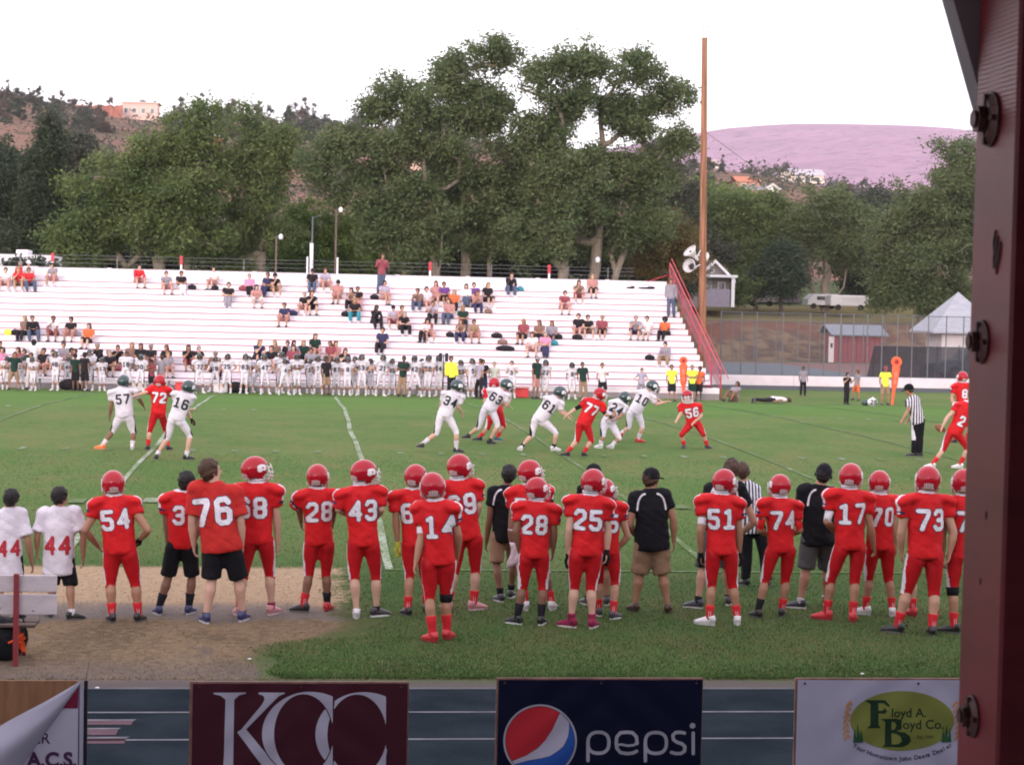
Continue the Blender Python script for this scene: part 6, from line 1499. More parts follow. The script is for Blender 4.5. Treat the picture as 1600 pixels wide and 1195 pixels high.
def jersey_marks(J, st, collar=True, cuff=True, num=None, slot=1, wr=.004, seed=0, cuffdark=True):
    def post(o):
        wrinkle(o, wr, 1.0, seed)
        me = o.data; c, n = facedata(me); base = st['base']; idx = np.zeros(len(c), int); sd, tf = st['T']; s = st['s']
        mid = (J['hipA']+J['hipB'])/2-base; nk = J['neck']-base; a = nrm(nk-mid)
        h = (c-nk)@a; rad = np.linalg.norm((c-nk)-h[:, None]*a, axis=1)
        if collar: idx[(h > .005*s) & (rad < .105*s)] = slot
        if cuff:
            for q, sn in (('A', -1), ('B', 1)):
                sh, el = J['sh'+q]-base, J['el'+q]-base; d = nrm(el-sh); t = (c-sh)@d; out = (c-sh)@(sd*sn)
                fr = (c-sh)@tf
                blade = (out > .055*s) & (np.abs(fr+.02*s) < .022*s+.05*np.clip(t, 0, .12)) & (t < .13*s); idx[blade] = slot
                if cuffdark: idx[(out > .045*s) & (t > .095*s) & (t < .125*s) & (np.abs(fr) < .07*s)] = slot+1
        me.polygons.foreach_set('material_index', idx); me.update()
        if num: num(o)
    return post

def person(J, st, label, group, name='person'):
    """J: joints in the world; st: how they are dressed"""
    s = st['s']; sgn = st.get('face', 1)
    feet = (J['anA']+J['anB'])/2; gz0 = min(J['anA'][2], J['anB'][2])-.085*s
    base = np.array([feet[0], feet[1], gz0]); st['base'] = base
    root = empty(name, base, label, 'person', group)
    mid = (J['hipA']+J['hipB'])/2; ax = nrm(J['neck']-mid); sd = J['shB']-J['shA']; sd = nrm(sd-ax*np.dot(sd, ax)); tf = np.cross(ax, sd); st['T'] = (sd, tf)
    if sgn < 0: tf = -tf; st['T'] = (sd, tf)
    yaw = st.get('look', 0.0); fwd0 = nrm([tf[0], tf[1], tf[2]*.3]); c, sn_ = math.cos(yaw), math.sin(yaw)
    # look > 0 turns towards the right of the picture for someone facing away
    fwd = np.array([fwd0[0]*c+fwd0[1]*sn_, -fwd0[0]*sn_+fwd0[1]*c, 0]); hup = nrm(st.get('headup', nrm(J['head']-J['neck'])*.35+np.array([0, 0, .65]))); fwd[2] = st.get('nod', -.08)
    R = basis(hup, fwd)
    vox = st.get('vox', .0105); V2 = st.get('vox2', .0175)
    if not st.get('nobody'): build_body(root, base, J, st, s, vox, st.get('deci', .15), (R, hup, fwd))
    top = st.get('top'); 
    if top == 'pads':
        num = number_job(st['num'], st.get('numh', .255), J, st, s, base, st.get('nm'), st.get('no'), front=(st.get('numfront', False)), root=root, res=st.get('nres', .011), dx=st.get('numdx', 0), dz=st.get('numdz', 0)) if st.get('num') else None
        build_top(root, base, J, st, s, V2, 'pads', st['topm'], st.get('topf', [TRIMW, NVY]), jersey_marks(J, st, num=num, seed=st.get('seed', 1), wr=st.get('wr', .007), cuffdark=st.get('cuffdark', True)))
    elif top:
        num = number_job(st['num'], st.get('numh', .255), J, st, s, base, st.get('nm'), st.get('no'), root=root, res=st.get('nres', .011), dx=st.get('numdx', 0), dz=st.get('numdz', 0)) if st.get('num') else None
        ex = st.get('arcs')
        def post(o, num=num, ex=ex):
            jersey_marks(J, st, collar=st.get('collar', False), cuff=False, seed=st.get('seed', 1), wr=st.get('wr', .010))(o)
            if num: num(o)
            if ex:
                sdd, tff = st['T']; mid = (J['hipA']+J['hipB'])/2; ax_ = J['neck']-mid; up = nrm(ax_); cc = mid+ax_*.80
                fns = [stroke([(q*(.075+.095*t+.02*math.sin(t*3)), .085-.03*t-.16*t*t) for t in np.linspace(0, 1, 9)], .024*s) for q in (-1, 1)]
                for fn in fns: wrap_print('white_piping', fn, (-.26, .26, -.14, .14), .009, root, base, o, cc, sdd, up, tff, TRIMW, .004)
        build_top(root, base, J, st, s, V2, top, st['topm'], st.get('topf', [TRIMW, NVY]), post)
    bt = st.get('bottom')
    if bt: 
        pp = side_stripe(J, st, wide=st.get('stripe', .5)) if st.get('stripe', 0) else None
        def bpost(o, pp=pp):
            wrinkle(o, st.get('bwr', .0045 if bt == 'football' else .006), 1.0, st.get('seed', 1)+3)
            if pp: pp(o)
        build_bottom(root, base, J, st, s, V2, bt, st['botm'], [st.get('stripem', TRIMW)], bpost)
    for q in 'AB':
        k = st.get('sock'+q, st.get('sock'))
        if k: o = sock(root, base, J['kn'+q], J['an'+q], s, k[0], k[1], st.get('fat', 1), st['T'][1]); 
        if k and len(k) > 2:
            a = J['kn'+q]+(J['an'+q]-J['kn'+q])*(k[1]+.05); b2 = J['an'+q]; v = -st['T'][1]; g = G()
            for x in (-.012, .012): g.tube([a+v*.050*s+st['T'][0]*x*s, (a+b2)/2+v*.046*s+st['T'][0]*x*s, b2+v*.044*s+st['T'][0]*x*s*.8], .0028*s, 5)
            g.build('sock_mark', [TRIMW], root)
        gzf = J.get('gz'+q)
        if st.get('shoe'): shoe_mesh(root, base, J['an'+q], J['toe'+q], s, st.get('shoe'+q, st['shoe'])[0], st.get('shoe'+q, st['shoe'])[1], st.get('hitop', False), gz_=gzf)
        gl = st.get('glove'+q, st.get('glove'))
        if gl is not None:
            wr, el = J['wr'+q], J['el'+q]; d = nrm((J['hd'+q]-wr) if J.get('hd'+q) is not None else wr-el); g = G(); g.cap(wr-d*.03*s, wr+d*.02*s, .035*s, .037*s, 10); g.ell(wr+d*.075*s, (.052*s, .034*s, .060*s), np.array(basis(d, tf)), 12, 8); g.ell(wr+d*.13*s, (.040*s, .030*s, .045*s), np.array(basis(d, tf)), 10, 7); g.tube([wr+d*.04*s, wr+d*.07*s+tf*.05*s], [.018*s, .012*s], 8); fuse('glove', g, [gl], root, base, .012, 3)
        sl_ = st.get('sleeve'+q)
        if sl_ is not None:
            m_, t0, t1 = sl_; sh, el, wr = J['sh'+q], J['el'+q], J['wr'+q]; g = G()
            def AP(t): return sh+(el-sh)*t if t < 1 else el+(wr-el)*(t-1)
            ts = np.linspace(t0, t1, 8); g.tube([AP(t) for t in ts], [(.062-.010*t-.006*t*t)*s*st.get('fat', 1)**.5 for t in ts], 12); g.build('arm_sleeve', [m_], root, smooth=True)
    if st.get('kneeband'):
        for q in st['kneeband']:
            g = G(); g.tube([J['kn'+q]+(J['hip'+q]-J['kn'+q])*.08, J['kn'+q]+(J['an'+q]-J['kn'+q])*.16], [.076*s*st.get('fat', 1)**.7, .070*s*st.get('fat', 1)**.7], 14); g.build('knee_band', [BK], root, smooth=True)
    HP = J['head']
    hd = st.get('head', 'helmet')
    def hpos(x, y, z): return HP+np.array(R)@(np.array([x, y, z])*s)
    if hd == 'helmet': add_helmet(root, base, hpos(0, .006, .018), R, s*st.get('hs', 1.19), st.get('H', HM_R))
    else:
        if hd in HAIRM or hd == 'cap':
            o = put('hair', HAIRM[hd if hd != 'cap' else 'short'], root, base, hpos(0, 0, -.012 if hd == 'cap' else 0), R, s*st.get('headscale', 1.07)*(1.03 if hd != 'cap' else .98)); o.material_slots[0].link = 'OBJECT'; o.material_slots[0].material = HAIR[st.get('hair', 'black')]
        if hd == 'cap': o = put('cap', CAPM, root, base, hpos(0, 0, .005), R, s*1.10); 
        if st.get('capm') and hd == 'cap': o.material_slots[0].link = 'OBJECT'; o.material_slots[0].material = st['capm']
    if st.get('headset'): put('headset', HSM, root, base, hpos(0, 0, .012), R, s*1.04)
    if st.get('detail') and hd != 'helmet':
        for q in (-1, 1): g = G(); g.ell(hpos(q*.033, .089, .015), (.012*s, .007*s, .008*s), np.array(R), 8, 6); g.build('eye', [mat('eye', (.03, .02, .02), .3)], root)
    if st.get('neckroll'):
        g = G(); c = J['neck']+ax*.045*s; n = 14; g.tube([c+(st['T'][0]*math.cos(w)+st['T'][1]*math.sin(w))*.085*s for w in np.linspace(0, 2*math.pi, n)], .016*s, 6); g.build('collar', [TRIMW], root, smooth=True)
    return root, base
# ================================================================== the home side line, seen from behind
WSH = (paint((.62, .60, .63)), paint((.5, .5, .5))); KSH = (paint((.02, .02, .022)), paint((.10, .10, .10))); RSH = (paint((.50, .03, .04)), paint((.2, .02, .03))); BSH = (paint((.035, .04, .12)), paint((.42, .42, .46))); NSH = (paint((.06, .06, .075)), paint((.55, .54, .55))); BRS = (paint((.06, .03, .022)), paint((.04, .03, .03))); PKS = (paint((.50, .22, .24)), paint((.5, .4, .4)))
REDS = cloth((.52, .02, .03), .7); WSK = cloth((.55, .52, .56), .8); BSK = cloth((.015, .015, .02), .8); MSK = cloth((.22, .02, .06), .7)
def near_joints(top, hx, sx, sw, hipx, fA, fB, eA=None, eB=None, hA=None, hB=None, hy=None, dyA=0, dyB=0, deA=0, deB=0, fac=1, hipw=.055, toeA=(-.35, 1), toeB=(.35, 1), kA=0, kB=0, hipf=.53, neckf=.158, headf=.080, shf=.218, turn=0.0, leanf=0.0, kneef=.735):
    GA, GB = ground_at(*fA), ground_at(*fB); Y0 = (GA[1]+GB[1])/2; fy = (fA[1]+fB[1])/2; T = fy-top; k = Y0/FPX
    def P(x, y, dy=0): return at_y(x, y, Y0+dy)
    J = {}
    import zlib
    rv = random.Random(zlib.crc32(repr((top, hx)).encode())); sx += rv.uniform(-1.5, 1.5); hipx += rv.uniform(-3.5, 3.5); tilt = rv.uniform(-.012, .012)*T; dyA += rv.uniform(-.05, .05); dyB += rv.uniform(-.05, .05); turn += rv.uniform(-.22, .22); kA += rv.uniform(-4, 3); kB += rv.uniform(-3, 4)
    J['head'] = P(hx, hy if hy else top+headf*T, leanf*.14); J['neck'] = P(sx+(hx-sx)*.25, top+neckf*T, leanf*.10)
    w = sw*T
    J['shA'] = P(sx-w*math.cos(turn), top+shf*T-tilt, leanf*.08-w*k*math.sin(turn)); J['shB'] = P(sx+w*math.cos(turn), top+shf*T+tilt, leanf*.08+w*k*math.sin(turn))
    J['hipA'] = P(hipx-hipw*T, top+hipf*T, 0); J['hipB'] = P(hipx+hipw*T, top+hipf*T, 0)
    for q, e, h, f, G_, sn, de, dh, kk, toe in (('A', eA, hA, fA, GA, -1, deA, dyA, kA, toeA), ('B', eB, hB, fB, GB, 1, deB, dyB, kB, toeB)):
        e = e or (sx+sn*(w+.035*T), top+.405*T); h = h or (e[0]+sn*.0*T, top+.530*T)
        J['el'+q] = P(e[0], e[1], de-.02*fac); J['wr'+q] = P(h[0], h[1], dh+.04*fac)
        an = G_+np.array([0, 0, .088*(T*k/1.85)]); J['an'+q] = an; hp = J['hip'+q]; J['kn'+q] = hp+(an-hp)*((kneef-hipf)/(.955-hipf))+np.array([kk*k, .035*fac, 0]); J['toe'+q] = np.array([toe[0], toe[1]*fac]); J['gz'+q] = G_[2]
    return J, T*k/1.85
def near(label, jk, **st):
    J, s = near_joints(**jk); st['s'] = s; st.setdefault('headscale', 1.13 if st.get('head') != 'helmet' else 1.0); st.setdefault('seed', len(label))
    return person(J, st, label, 'home team side line')
PL = dict(top='pads', topm=JR, bottom='football', botm=PR, head='helmet', stripe=.24, sock=(REDS, .62, 1), shoe=KSH, skin='b')
def plr(label, num, jk, **kw):
    st = dict(PL); st.update(num=num, **kw); return near(label, jk, **st)
SW = .102
# boys in oversized white jerseys
near('boy with black hair in an oversized white jersey 44, right behind the white bench', dict(top=763, hx=18, sx=12, sw=.115, hipx=10, fA=(-4, 968), fB=(28, 968), hB=(50, 880), eB=(44, 845), neckf=.150, shf=.205), top='oversize', topm=WJ, num='44', nm=NUMR, no=TRIMW, numh=.235, numdx=0, numat=.22, hem=-.34, bottom='shorts', botm=BK, shortlen=1.05, head='short', hair='black', skin='b', sock=(WSK, .85), shoe=KSH, look=.5, detail=1, fat=.95, wr=.010, loose=1.12)
near('boy with thick black hair in long white jersey 44, beside the bench end', dict(top=760, hx=94, sx=92, sw=.125, hipx=95, fA=(78, 964), fB=(112, 968), hB=(130, 872), eB=(130, 835), hA=(58, 858), eA=(58, 838), neckf=.150, shf=.205, toeB=(1, .5)), top='oversize', topm=WJ, num='44', nm=NUMR, no=TRIMW, numh=.27, numat=.25, hem=-.36, bottom='shorts', botm=BK, shortlen=1.08, head='short', hair='black', skin='b', sock=(WSK, .86), shoe=KSH, look=.7, detail=1, fat=1.02, wr=.011, loose=1.15)
plr('football player in red jersey 54 with both hands on his hips', '54', dict(top=738, hx=177, sx=180, sw=SW+.005, hipx=187, fA=(175, 972), fB=(216, 971), eA=(133, 828), eB=(231, 828), hA=(153, 853), hB=(219, 843), dyA=.10, dyB=.10, deA=-.05, deB=-.05), gloveB=BK, shoe=KSH, fat=1.1, numdx=-.02)
near('teenager in red jersey 3 and black shorts with black socks and blue shoes', dict(top=735, hx=291, sx=283, sw=.088, hipx=285, fA=(248, 960), fB=(295, 959), eA=(259, 800), hA=(262, 850), hB=(302, 848), neckf=.150, shf=.205), top='pads', topm=JR, num='3', numdx=-.06, bottom='shorts', botm=BK, shortlen=1.0, head='short', hair='black', skin='c', sock=(BSK, .55), shoe=BSH, look=.4, detail=1, numh=.25)
near('big man with short brown hair in faded red jersey 76 and black shorts', dict(top=716, hx=329, sx=337, sw=.120, hipx=345, fA=(322, 973), fB=(378, 970), eA=(300, 815), hA=(303, 852), eB=(376, 815), hB=(378, 850), neckf=.150, shf=.205, hipf=.545, kneef=.74), top='oversize', topm=cloth((.42, .022, .020), .7), num='76', numh=.32, numat=.58, hem=-.05, bottom='shorts', botm=BK, shortlen=.98, head='short', hair='brown', skin='e', sock=(BSK, .93), shoe=BSH, look=1.15, detail=1, fat=1.13, wr=.010, loose=1.08, numdx=-.06)
plr('football player in red jersey 68 half behind the big man, one pink shoe forward', '68', dict(top=716, hx=398, sx=402, sw=SW, hipx=402, fA=(374, 962), fB=(424, 960), eB=(432, 800), hB=(434, 850), toeB=(.6, 1), toeA=(-.3, 1)), shoe=PKS, look=.75, numdx=-.03, skin='e', sockB=(MSK, .85), neckroll=1)
plr('football player in red jersey 28 with one red sock and one black sock', '28', dict(top=728, hx=496, sx=494, sw=SW, hipx=495, fA=(474, 956), fB=(511, 954), eA=(466, 785), hA=(470, 815), eB=(523, 785), hB=(520, 815), dyA=.15, dyB=.15, toeA=(-1, .5)), look=.3, skin='c', sockB=(BSK, .62), sockA=(REDS, .62, 1), shoeB=RSH)
plr('football player in red jersey 43 with folded arms and a tilted helmet', '43', dict(top=721, hx=568, sx=563, sw=SW, hipx=567, fA=(557, 965), fB=(588, 963), eA=(529, 795), hA=(545, 805), eB=(596, 795), hB=(585, 812), dyA=.22, dyB=.22, toeB=(.9, .5), toeA=(0, 1)), look=.95, skin='e', sockA=(MSK, .93), sockB=(BSK, .9), shoeA=WSH, shoeB=(paint((.05, .04, .05)), paint((.6, .6, .6))), neckroll=1, nod=.1)
plr('football player in red jersey 60 with a yellow glove, half hidden by jersey 14', '60', dict(top=728, hx=649, sx=645, sw=SW, hipx=650, fA=(637, 962), fB=(667, 958), eA=(618, 805), hA=(621, 850)), look=.35, skin='b', numdx=-.0, gloveA=cloth((.45, .50, .06), .7))
plr('football player in red jersey 14 walking past with a white arm band', '14', dict(top=741, hx=676, sx=683, sw=.088, hipx=684, fA=(676, 1003), fB=(698, 999), eA=(658, 840), hA=(650, 878), eB=(716, 835), hB=(714, 870), turn=-.35, dyA=-.12, dyB=.1, toeA=(-.6, 1), toeB=(.5, 1), leanf=0), look=-.25, skin='b', kneeband='B', sleeveA=(TRIMW, .62, .85), shoe=RSH, numdx=.07, sock=(REDS, .50))
plr('tall football player in red jersey 69 stepping forward with a bent arm', '69', dict(top=712, hx=717, sx=716, sw=SW, hipx=727, fA=(700, 954), fB=(740, 953), eB=(748, 790), hB=(741, 818), dyB=.1, toeB=(1, .6)), look=.55, skin='e', shoe=PKS, neckroll=1)
near('bare headed coach in black polo and tan shorts, next to jersey 69', dict(top=725, hx=795, sx=789, sw=.095, hipx=790, fA=(782, 940), fB=(798, 934), eA=(765, 808), hA=(760, 846), hB=(812, 850), toeA=(-.4, 1)), top='tee', topm=BK, arcs=1, bottom='shorts', botm=KHA, shortlen=.95, head='short', hair='black', skin='c', sock=(BSK, .75), shoe=NSH, look=.2, detail=1)
plr('taller football player behind jersey 28, with a white towel at his side', '7', dict(top=721, hx=827, sx=826, sw=SW, hipx=828, fA=(820, 953), fB=(862, 953), eA=(799, 825), hA=(800, 855)), look=.6, skin='c', numdx=-.10, shoe=WSH, sleeveA=(cloth((.5, .42, .42), .8), 1.0, 1.9))
plr('short football player in red jersey 28 with black socks and white trimmed sleeves', '28', dict(top=748, hx=838, sx=837, sw=SW+.004, hipx=835, fA=(808, 975), fB=(845, 976), eA=(806, 830), hA=(812, 862), eB=(866, 830), hB=(864, 860), toeA=(-.8, .8), toeB=(.4, 1)), look=.55, skin='c', sock=(BSK, .55), shoe=(paint((.02, .02, .02)), paint((.6, .6, .6))), neckroll=1, numdx=-.02, stripe=.6)
near('coach in a black cap mostly hidden behind football player 25', dict(top=724, hx=928, sx=932, sw=.095, hipx=935, fA=(918, 945), fB=(948, 945), neckf=.150, shf=.205), top='tee', topm=BK, bottom='shorts', botm=KHA, head='cap', hair='black', skin='b', sock=(BSK, .9), shoe=NSH, look=.4)
plr('football player with a hand on his hip, peering round from behind football player 25', '55', dict(top=750, hx=944, sx=948, sw=.09, hipx=949, fA=(935, 962), fB=(958, 967), eB=(981, 838), hB=(964, 858), dyB=.08, toeB=(.8, .9)), look=.5, skin='a', shoe=NSH, gloveB=BK)
plr('football player in red jersey 25 with black gloves and dark red taped ankles', '25', dict(top=735, hx=926, sx=922, sw=SW, hipx=918, fA=(892, 980), fB=(925, 981), eA=(889, 828), hA=(888, 868), eB=(950, 828), hB=(948, 862), toeA=(-.9, .8), toeB=(.5, 1)), look=.3, skin='e', glove=BK, sock=(MSK, .78), shoe=(MSK, paint((.55, .5, .5))), neckroll=1)
near('stocky coach in a black cap and black polo with white piping and tan cargo shorts', dict(top=730, hx=1018, sx=1015, sw=.105, hipx=1018, fA=(992, 955), fB=(1043, 957), eA=(984, 820), hA=(992, 836), eB=(1052, 812), hB=(1053, 845), dyA=.12, neckf=.150, shf=.205), top='tee', topm=BK, arcs=1, bottom='shorts', botm=KHA, shortlen=1.02, head='cap', hair='brown', skin='b', shoe=BRS, look=.85, detail=1, fat=1.2)
plr('football player in red jersey 51 with black gloves and white shoes', '51', dict(top=735, hx=1131, sx=1125, sw=SW, hipx=1126, fA=(1108, 976), fB=(1152, 976), eA=(1094, 828), hA=(1095, 866), eB=(1155, 828), hB=(1155, 866), toeA=(-.9, .6), toeB=(.2, 1)), look=.35, skin='b', glove=BK, shoe=WSH, neckroll=1, sleeveA=(TRIMW, .55, .8))
near('brown haired coach with a headset in a black polo, standing behind football player 51', dict(top=716, hx=1142, sx=1133, sw=.105, hipx=1125, fA=(1090, 950), fB=(1138, 945), eB=(1178, 815), hB=(1160, 832), dyB=.1, neckf=.150, shf=.205, toeA=(-.9, .6)), top='tee', topm=BK, arcs=2, bottom='shorts', botm=GRYS, head='short', hair='brown', skin='a', headset=True, sock=(BSK, .86), shoe=NSH, look=-.35, detail=1, fat=1.12)
STR = None
def stripes(name, sc, vertical=True):
    if name in MATS: return MATS[name]
    m, nt, b = newmat(name); tc = N(nt, 'ShaderNodeTexCoord'); sx_ = N(nt, 'ShaderNodeSeparateXYZ'); nt.links.new(tc.outputs['Object'], sx_.inputs[0])
    mm = N(nt, 'ShaderNodeMath', operation='MULTIPLY'); mm.inputs[1].default_value = sc; nt.links.new(sx_.outputs[0], mm.inputs[0]); fr = N(nt, 'ShaderNodeMath', operation='FRACT'); nt.links.new(mm.outputs[0], fr.inputs[0])
    gt = N(nt, 'ShaderNodeMath', operation='GREATER_THAN'); gt.inputs[1].default_value = .5; nt.links.new(fr.outputs[0], gt.inputs[0]); mx = N(nt, 'ShaderNodeMix', data_type='RGBA'); nt.links.new(gt.outputs[0], mx.inputs[0])
    mx.inputs[6].default_value = (.60, .58, .66, 1); mx.inputs[7].default_value = (.02, .02, .03, 1); nt.links.new(mx.outputs[2], b.inputs['Base Color']); b.inputs['Roughness'].default_value = .8; MATS[name] = m; return m
near('referee in a black and white striped shirt, bending between football players 51 and 74', dict(top=722, hx=1160, sx=1166, sw=.085, hipx=1174, fA=(1165, 915), fB=(1199, 917), kB=5, turn=.4), top='tee', topm=stripes('stripes_near', 21), bottom='long', botm=BK, head='short', hair='brown', skin='a', sock=(BSK, .8), shoe=KSH, look=.3, headset=True)
plr('football player in red jersey 74 with long red sleeves, arms folded in front', '74', dict(top=743, hx=1219, sx=1218, sw=SW, hipx=1218, fA=(1184, 965), fB=(1221, 963), eA=(1187, 828), hA=(1200, 835), eB=(1250, 828), hB=(1236, 835), dyA=.2, dyB=.2), skin='b', sleeveA=(JR, .55, 1.9), sleeveB=(JR, .55, 1.9), sockA=(BSK, .6), sockB=(REDS, .62, 1), shoeA=KSH, neckroll=1)
near('heavy coach in a black polo, dark grey shorts, black cap and headset', dict(top=724, hx=1287, sx=1279, sw=.10, hipx=1276, fA=(1250, 950), fB=(1290, 945), eA=(1246, 815), hA=(1262, 830), dyA=.2, neckf=.150, shf=.205, toeA=(-.9, .5)), top='tee', topm=BK, arcs=2, bottom='shorts', botm=GRYS, shortlen=1.0, head='cap', hair='black', skin='b', headset=True, sock=(WSK, .90), shoe=(paint((.04, .04, .06)), paint((.6, .6, .62))), look=.5, detail=1, fat=1.22)
plr('tall football player in red jersey 17 with one white arm sleeve and bright red shoes', '17', dict(top=726, hx=1329, sx=1326, sw=SW, hipx=1325, fA=(1291, 968), fB=(1332, 971), eA=(1292, 815), hA=(1306, 832), eB=(1360, 822), hB=(1365, 852), dyA=.2, toeA=(-1, .8), toeB=(.5, 1)), look=.4, skin='b', sleeveA=(TRIMW, .55, 1.9), shoe=RSH, neckroll=1)
plr('football player whose jersey shows only a 0, standing behind 17 and 73', '70', dict(top=737, hx=1374, sx=1374, sw=.092, hipx=1376, fA=(1352, 960), fB=(1394, 962), eB=(1398, 825), hB=(1399, 852), toeA=(-.8, .8)), look=.5, skin='b', shoe=WSH, numdx=-.02, neckroll=1)
plr('football player behind 73, only his taped red socks and shoes showing', '52', dict(top=745, hx=1447, sx=1446, sw=.085, hipx=1446, fA=(1426, 962), fB=(1462, 962)), skin='e', shoe=RSH)
plr('broad football player in red jersey 73 with dark shoes, legs wide apart', '73', dict(top=730, hx=1450, sx=1447, sw=SW+.008, hipx=1444, fA=(1402, 989), fB=(1456, 993), eA=(1408, 832), hA=(1408, 862), eB=(1490, 832), hB=(1484, 862), toeA=(-.9, .7), toeB=(.2, 1)), look=.35, skin='a', fat=1.12)
plr('football player in red jersey 72 at the line end, cut off by the post', '72', dict(top=735, hx=1506, sx=1507, sw=SW, hipx=1506, fA=(1490, 989), fB=(1528, 987), toeA=(-1, .7)), look=.3, skin='b', kneeband='A', numdx=.02)
# towel held by the tall player
P = at_y(804, 868, ground_at(815, 953)[1]-.25); g = G(); v = []; f = []
for i in range(7):
    for j in range(5): v.append(np.array([P[0]+(j-2)*.035+.03*math.sin(i*.9), P[1]+.012*math.sin(j*2+i), P[2]+.16-i*.055+.02*j*(i/6)]))
for i in range(6):
    for j in range(4): a = i*5+j; f.append((a, a+1, a+6, a+5))
o = link('towel', mesh('towel', np.array(v)-P, f, [cloth((.60, .48, .54), .8)], True), loc=P); tag(o, 'white and pink towel hanging beside the tall player behind jersey 28', 'towel'); o.modifiers.new('t', 'SOLIDIFY').thickness = .006
finalize()
# ================================================================== players and officials out on the field
def act(label, gA, gB, j, face=1, s=.95, group=None, lift=(0, 0), toeA=(-.3, 1), toeB=(.3, 1), Y=None, **st):
    GA, GB = ground_at(*gA), ground_at(*gB)
    if Y is None: Y = (GA[1]*(0 if lift[0] else 1)+GB[1]*(0 if lift[1] else 1))/max(1, (0 if lift[0] else 1)+(0 if lift[1] else 1))
    J = {}
    for k, p in j.items(): J[k] = at_y(p[0], p[1], Y+(p[2] if len(p) > 2 else 0))
    gz = float(fz(Y)) if FY0 < Y < FY0+FW else 0.0
    for q, lf in (('A', lift[0]), ('B', lift[1])):
        a = J['an'+q]
        if not lf: a[2] = gz+.085*s; J['gz'+q] = gz
        else: J['gz'+q] = a[2]-.085*s
    J['toeA'] = np.array(toeA, float); J['toeB'] = np.array(toeB, float)
    st['s'] = s; st['face'] = face; st.setdefault('vox', .014); st.setdefault('vox2', .018); st.setdefault('deci', .35); st.setdefault('seed', len(label)); st.setdefault('nres', .016)
    return person(J, st, label, group, 'person')
AW = dict(top='pads', topm=WJ, topf=[TRIMW, NVY], bottom='football', botm=WP, head='helmet', H=HM_G, sock=(WSK, .62), shoe=KSH, stripe=.5, stripem=BK, nm=NUMK, no=TRIMW, cuffdark=False, numh=.24)
HR = dict(top='pads', topm=JR, bottom='football', botm=PR, head='helmet', stripe=.3, sock=(REDS, .55), shoe=KSH, numh=.25)
GA_, GH_ = 'visiting players on the field', 'home players on the field'
act('visiting player 57 in white with wide stance and one orange shoe, blocking', (157, 698), (206, 706), dict(head=(192.8, 597), neck=(191, 605), shA=(177, 615), shB=(208, 614), elA=(173.5, 635), wrA=(171.6, 650, .1), elB=(218, 624, .15), wrB=(224, 634, .3), hipA=(188.4, 650), hipB=(201, 650), knA=(177, 672, .1), knB=(208.8, 675, .1), anA=(160, 693), anB=(206.5, 701.5)), toeA=(-1, .3), toeB=(0, 1), group=GA_, num='57', skin='c', fat=1.15, shoeA=(paint((.75, .18, .05)), paint((.5, .2, .1))), shoeB=WSH, look=.1, **AW)
act('home player 72 in red reaching out to block between two visiting players', (232, 706), (264, 700), dict(head=(250, 597), neck=(250, 604), shA=(239, 609), shB=(261, 611), elA=(227.5, 613, -.1), wrA=(215, 617, -.1), elB=(270, 620, .3), wrB=(262, 614, .6), hipA=(241.6, 646), hipB=(253, 646), knA=(234, 672), knB=(259, 672, .3), anA=(231, 701), anB=(263, 696)), group=GH_, num='72', skin='e', sockm=1, look=.2, **HR)
act('visiting player 16 in white crouching with black gloves, nearest to the home line', (241, 716), (293, 720), dict(head=(294, 606), neck=(289.4, 613), shA=(276, 619), shB=(297, 622), elA=(282, 640, .35), wrA=(300, 640, .5), elB=(291, 640, .1), wrB=(299, 655, .2), hipA=(269, 654), hipB=(281.8, 657), knA=(262, 684, .1), knB=(297, 680, .1), anA=(244.4, 707), anB=(291, 712)), toeA=(-.2, 1), toeB=(.9, .5), group=GA_, num='16', skin='e', gloveB=BK, sock=(WSK, .75), look=.5, **{k: v for k, v in AW.items() if k != 'sock'})
act('visiting runner 34 in white with long white socks, first of the white runners', (652, 702), (718, 707), dict(head=(714.4, 604), neck=(709.3, 612), shA=(697, 618), shB=(718, 621), elA=(689, 631, .1), wrA=(687.4, 642, .2), elB=(716, 636), wrB=(722, 646, .2), hipA=(688.4, 650), hipB=(700, 650), knA=(682, 677), knB=(713, 675), anA=(659, 694), anB=(713, 702)), lift=(1, 0), toeA=(-.3, .5), toeB=(1, .2), group=GA_, num='34', skin='e', turn=1, look=1.1, sleeveB=(BK, 1.3, 1.9), sleeveA=(BK, 1.0, 1.6), sock=(WSK, .5), stripe=.3, **{k: v for k, v in AW.items() if k not in ('sock', 'stripe')})
act('visiting player 63 in white wrestling a red player, bent forward', (724, 690), (768, 694), dict(head=(791, 602), neck=(782, 609), shA=(767, 613), shB=(789, 618), elA=(775, 628, .3), wrA=(793, 634, .3), elB=(791, 633), wrB=(796, 627, .2), hipA=(757, 640), hipB=(769, 642), knA=(748, 668), knB=(778, 664), anA=(731, 680), anB=(765, 684)), lift=(1, 0), toeA=(-.5, .5), toeB=(.8, .4), group=GA_, num='63', skin='e', look=1.1, sock=(BSK, .85), **{k: v for k, v in AW.items() if k != 'sock'})
act('home player in red held from behind by visiting player 63', (750, 688), (775, 692), dict(head=(772, 600, .5), neck=(771, 608, .5), shA=(761, 613, .4), shB=(783, 614, .5), elA=(757, 628, .3), wrA=(765, 636, .4), elB=(790, 628, .5), wrB=(786, 640, .4), hipA=(769, 644, .35), hipB=(781, 645, .35), knA=(762, 668, .3), knB=(787, 665, .3), anA=(749, 684, .3), anB=(776, 688, .3)), toeA=(-.6, .3), toeB=(.6, .4), group=GH_, num='21', skin='a', look=.4, shoeB=(paint((.02, .12, .14)), paint((.3, .3, .3))), **HR)
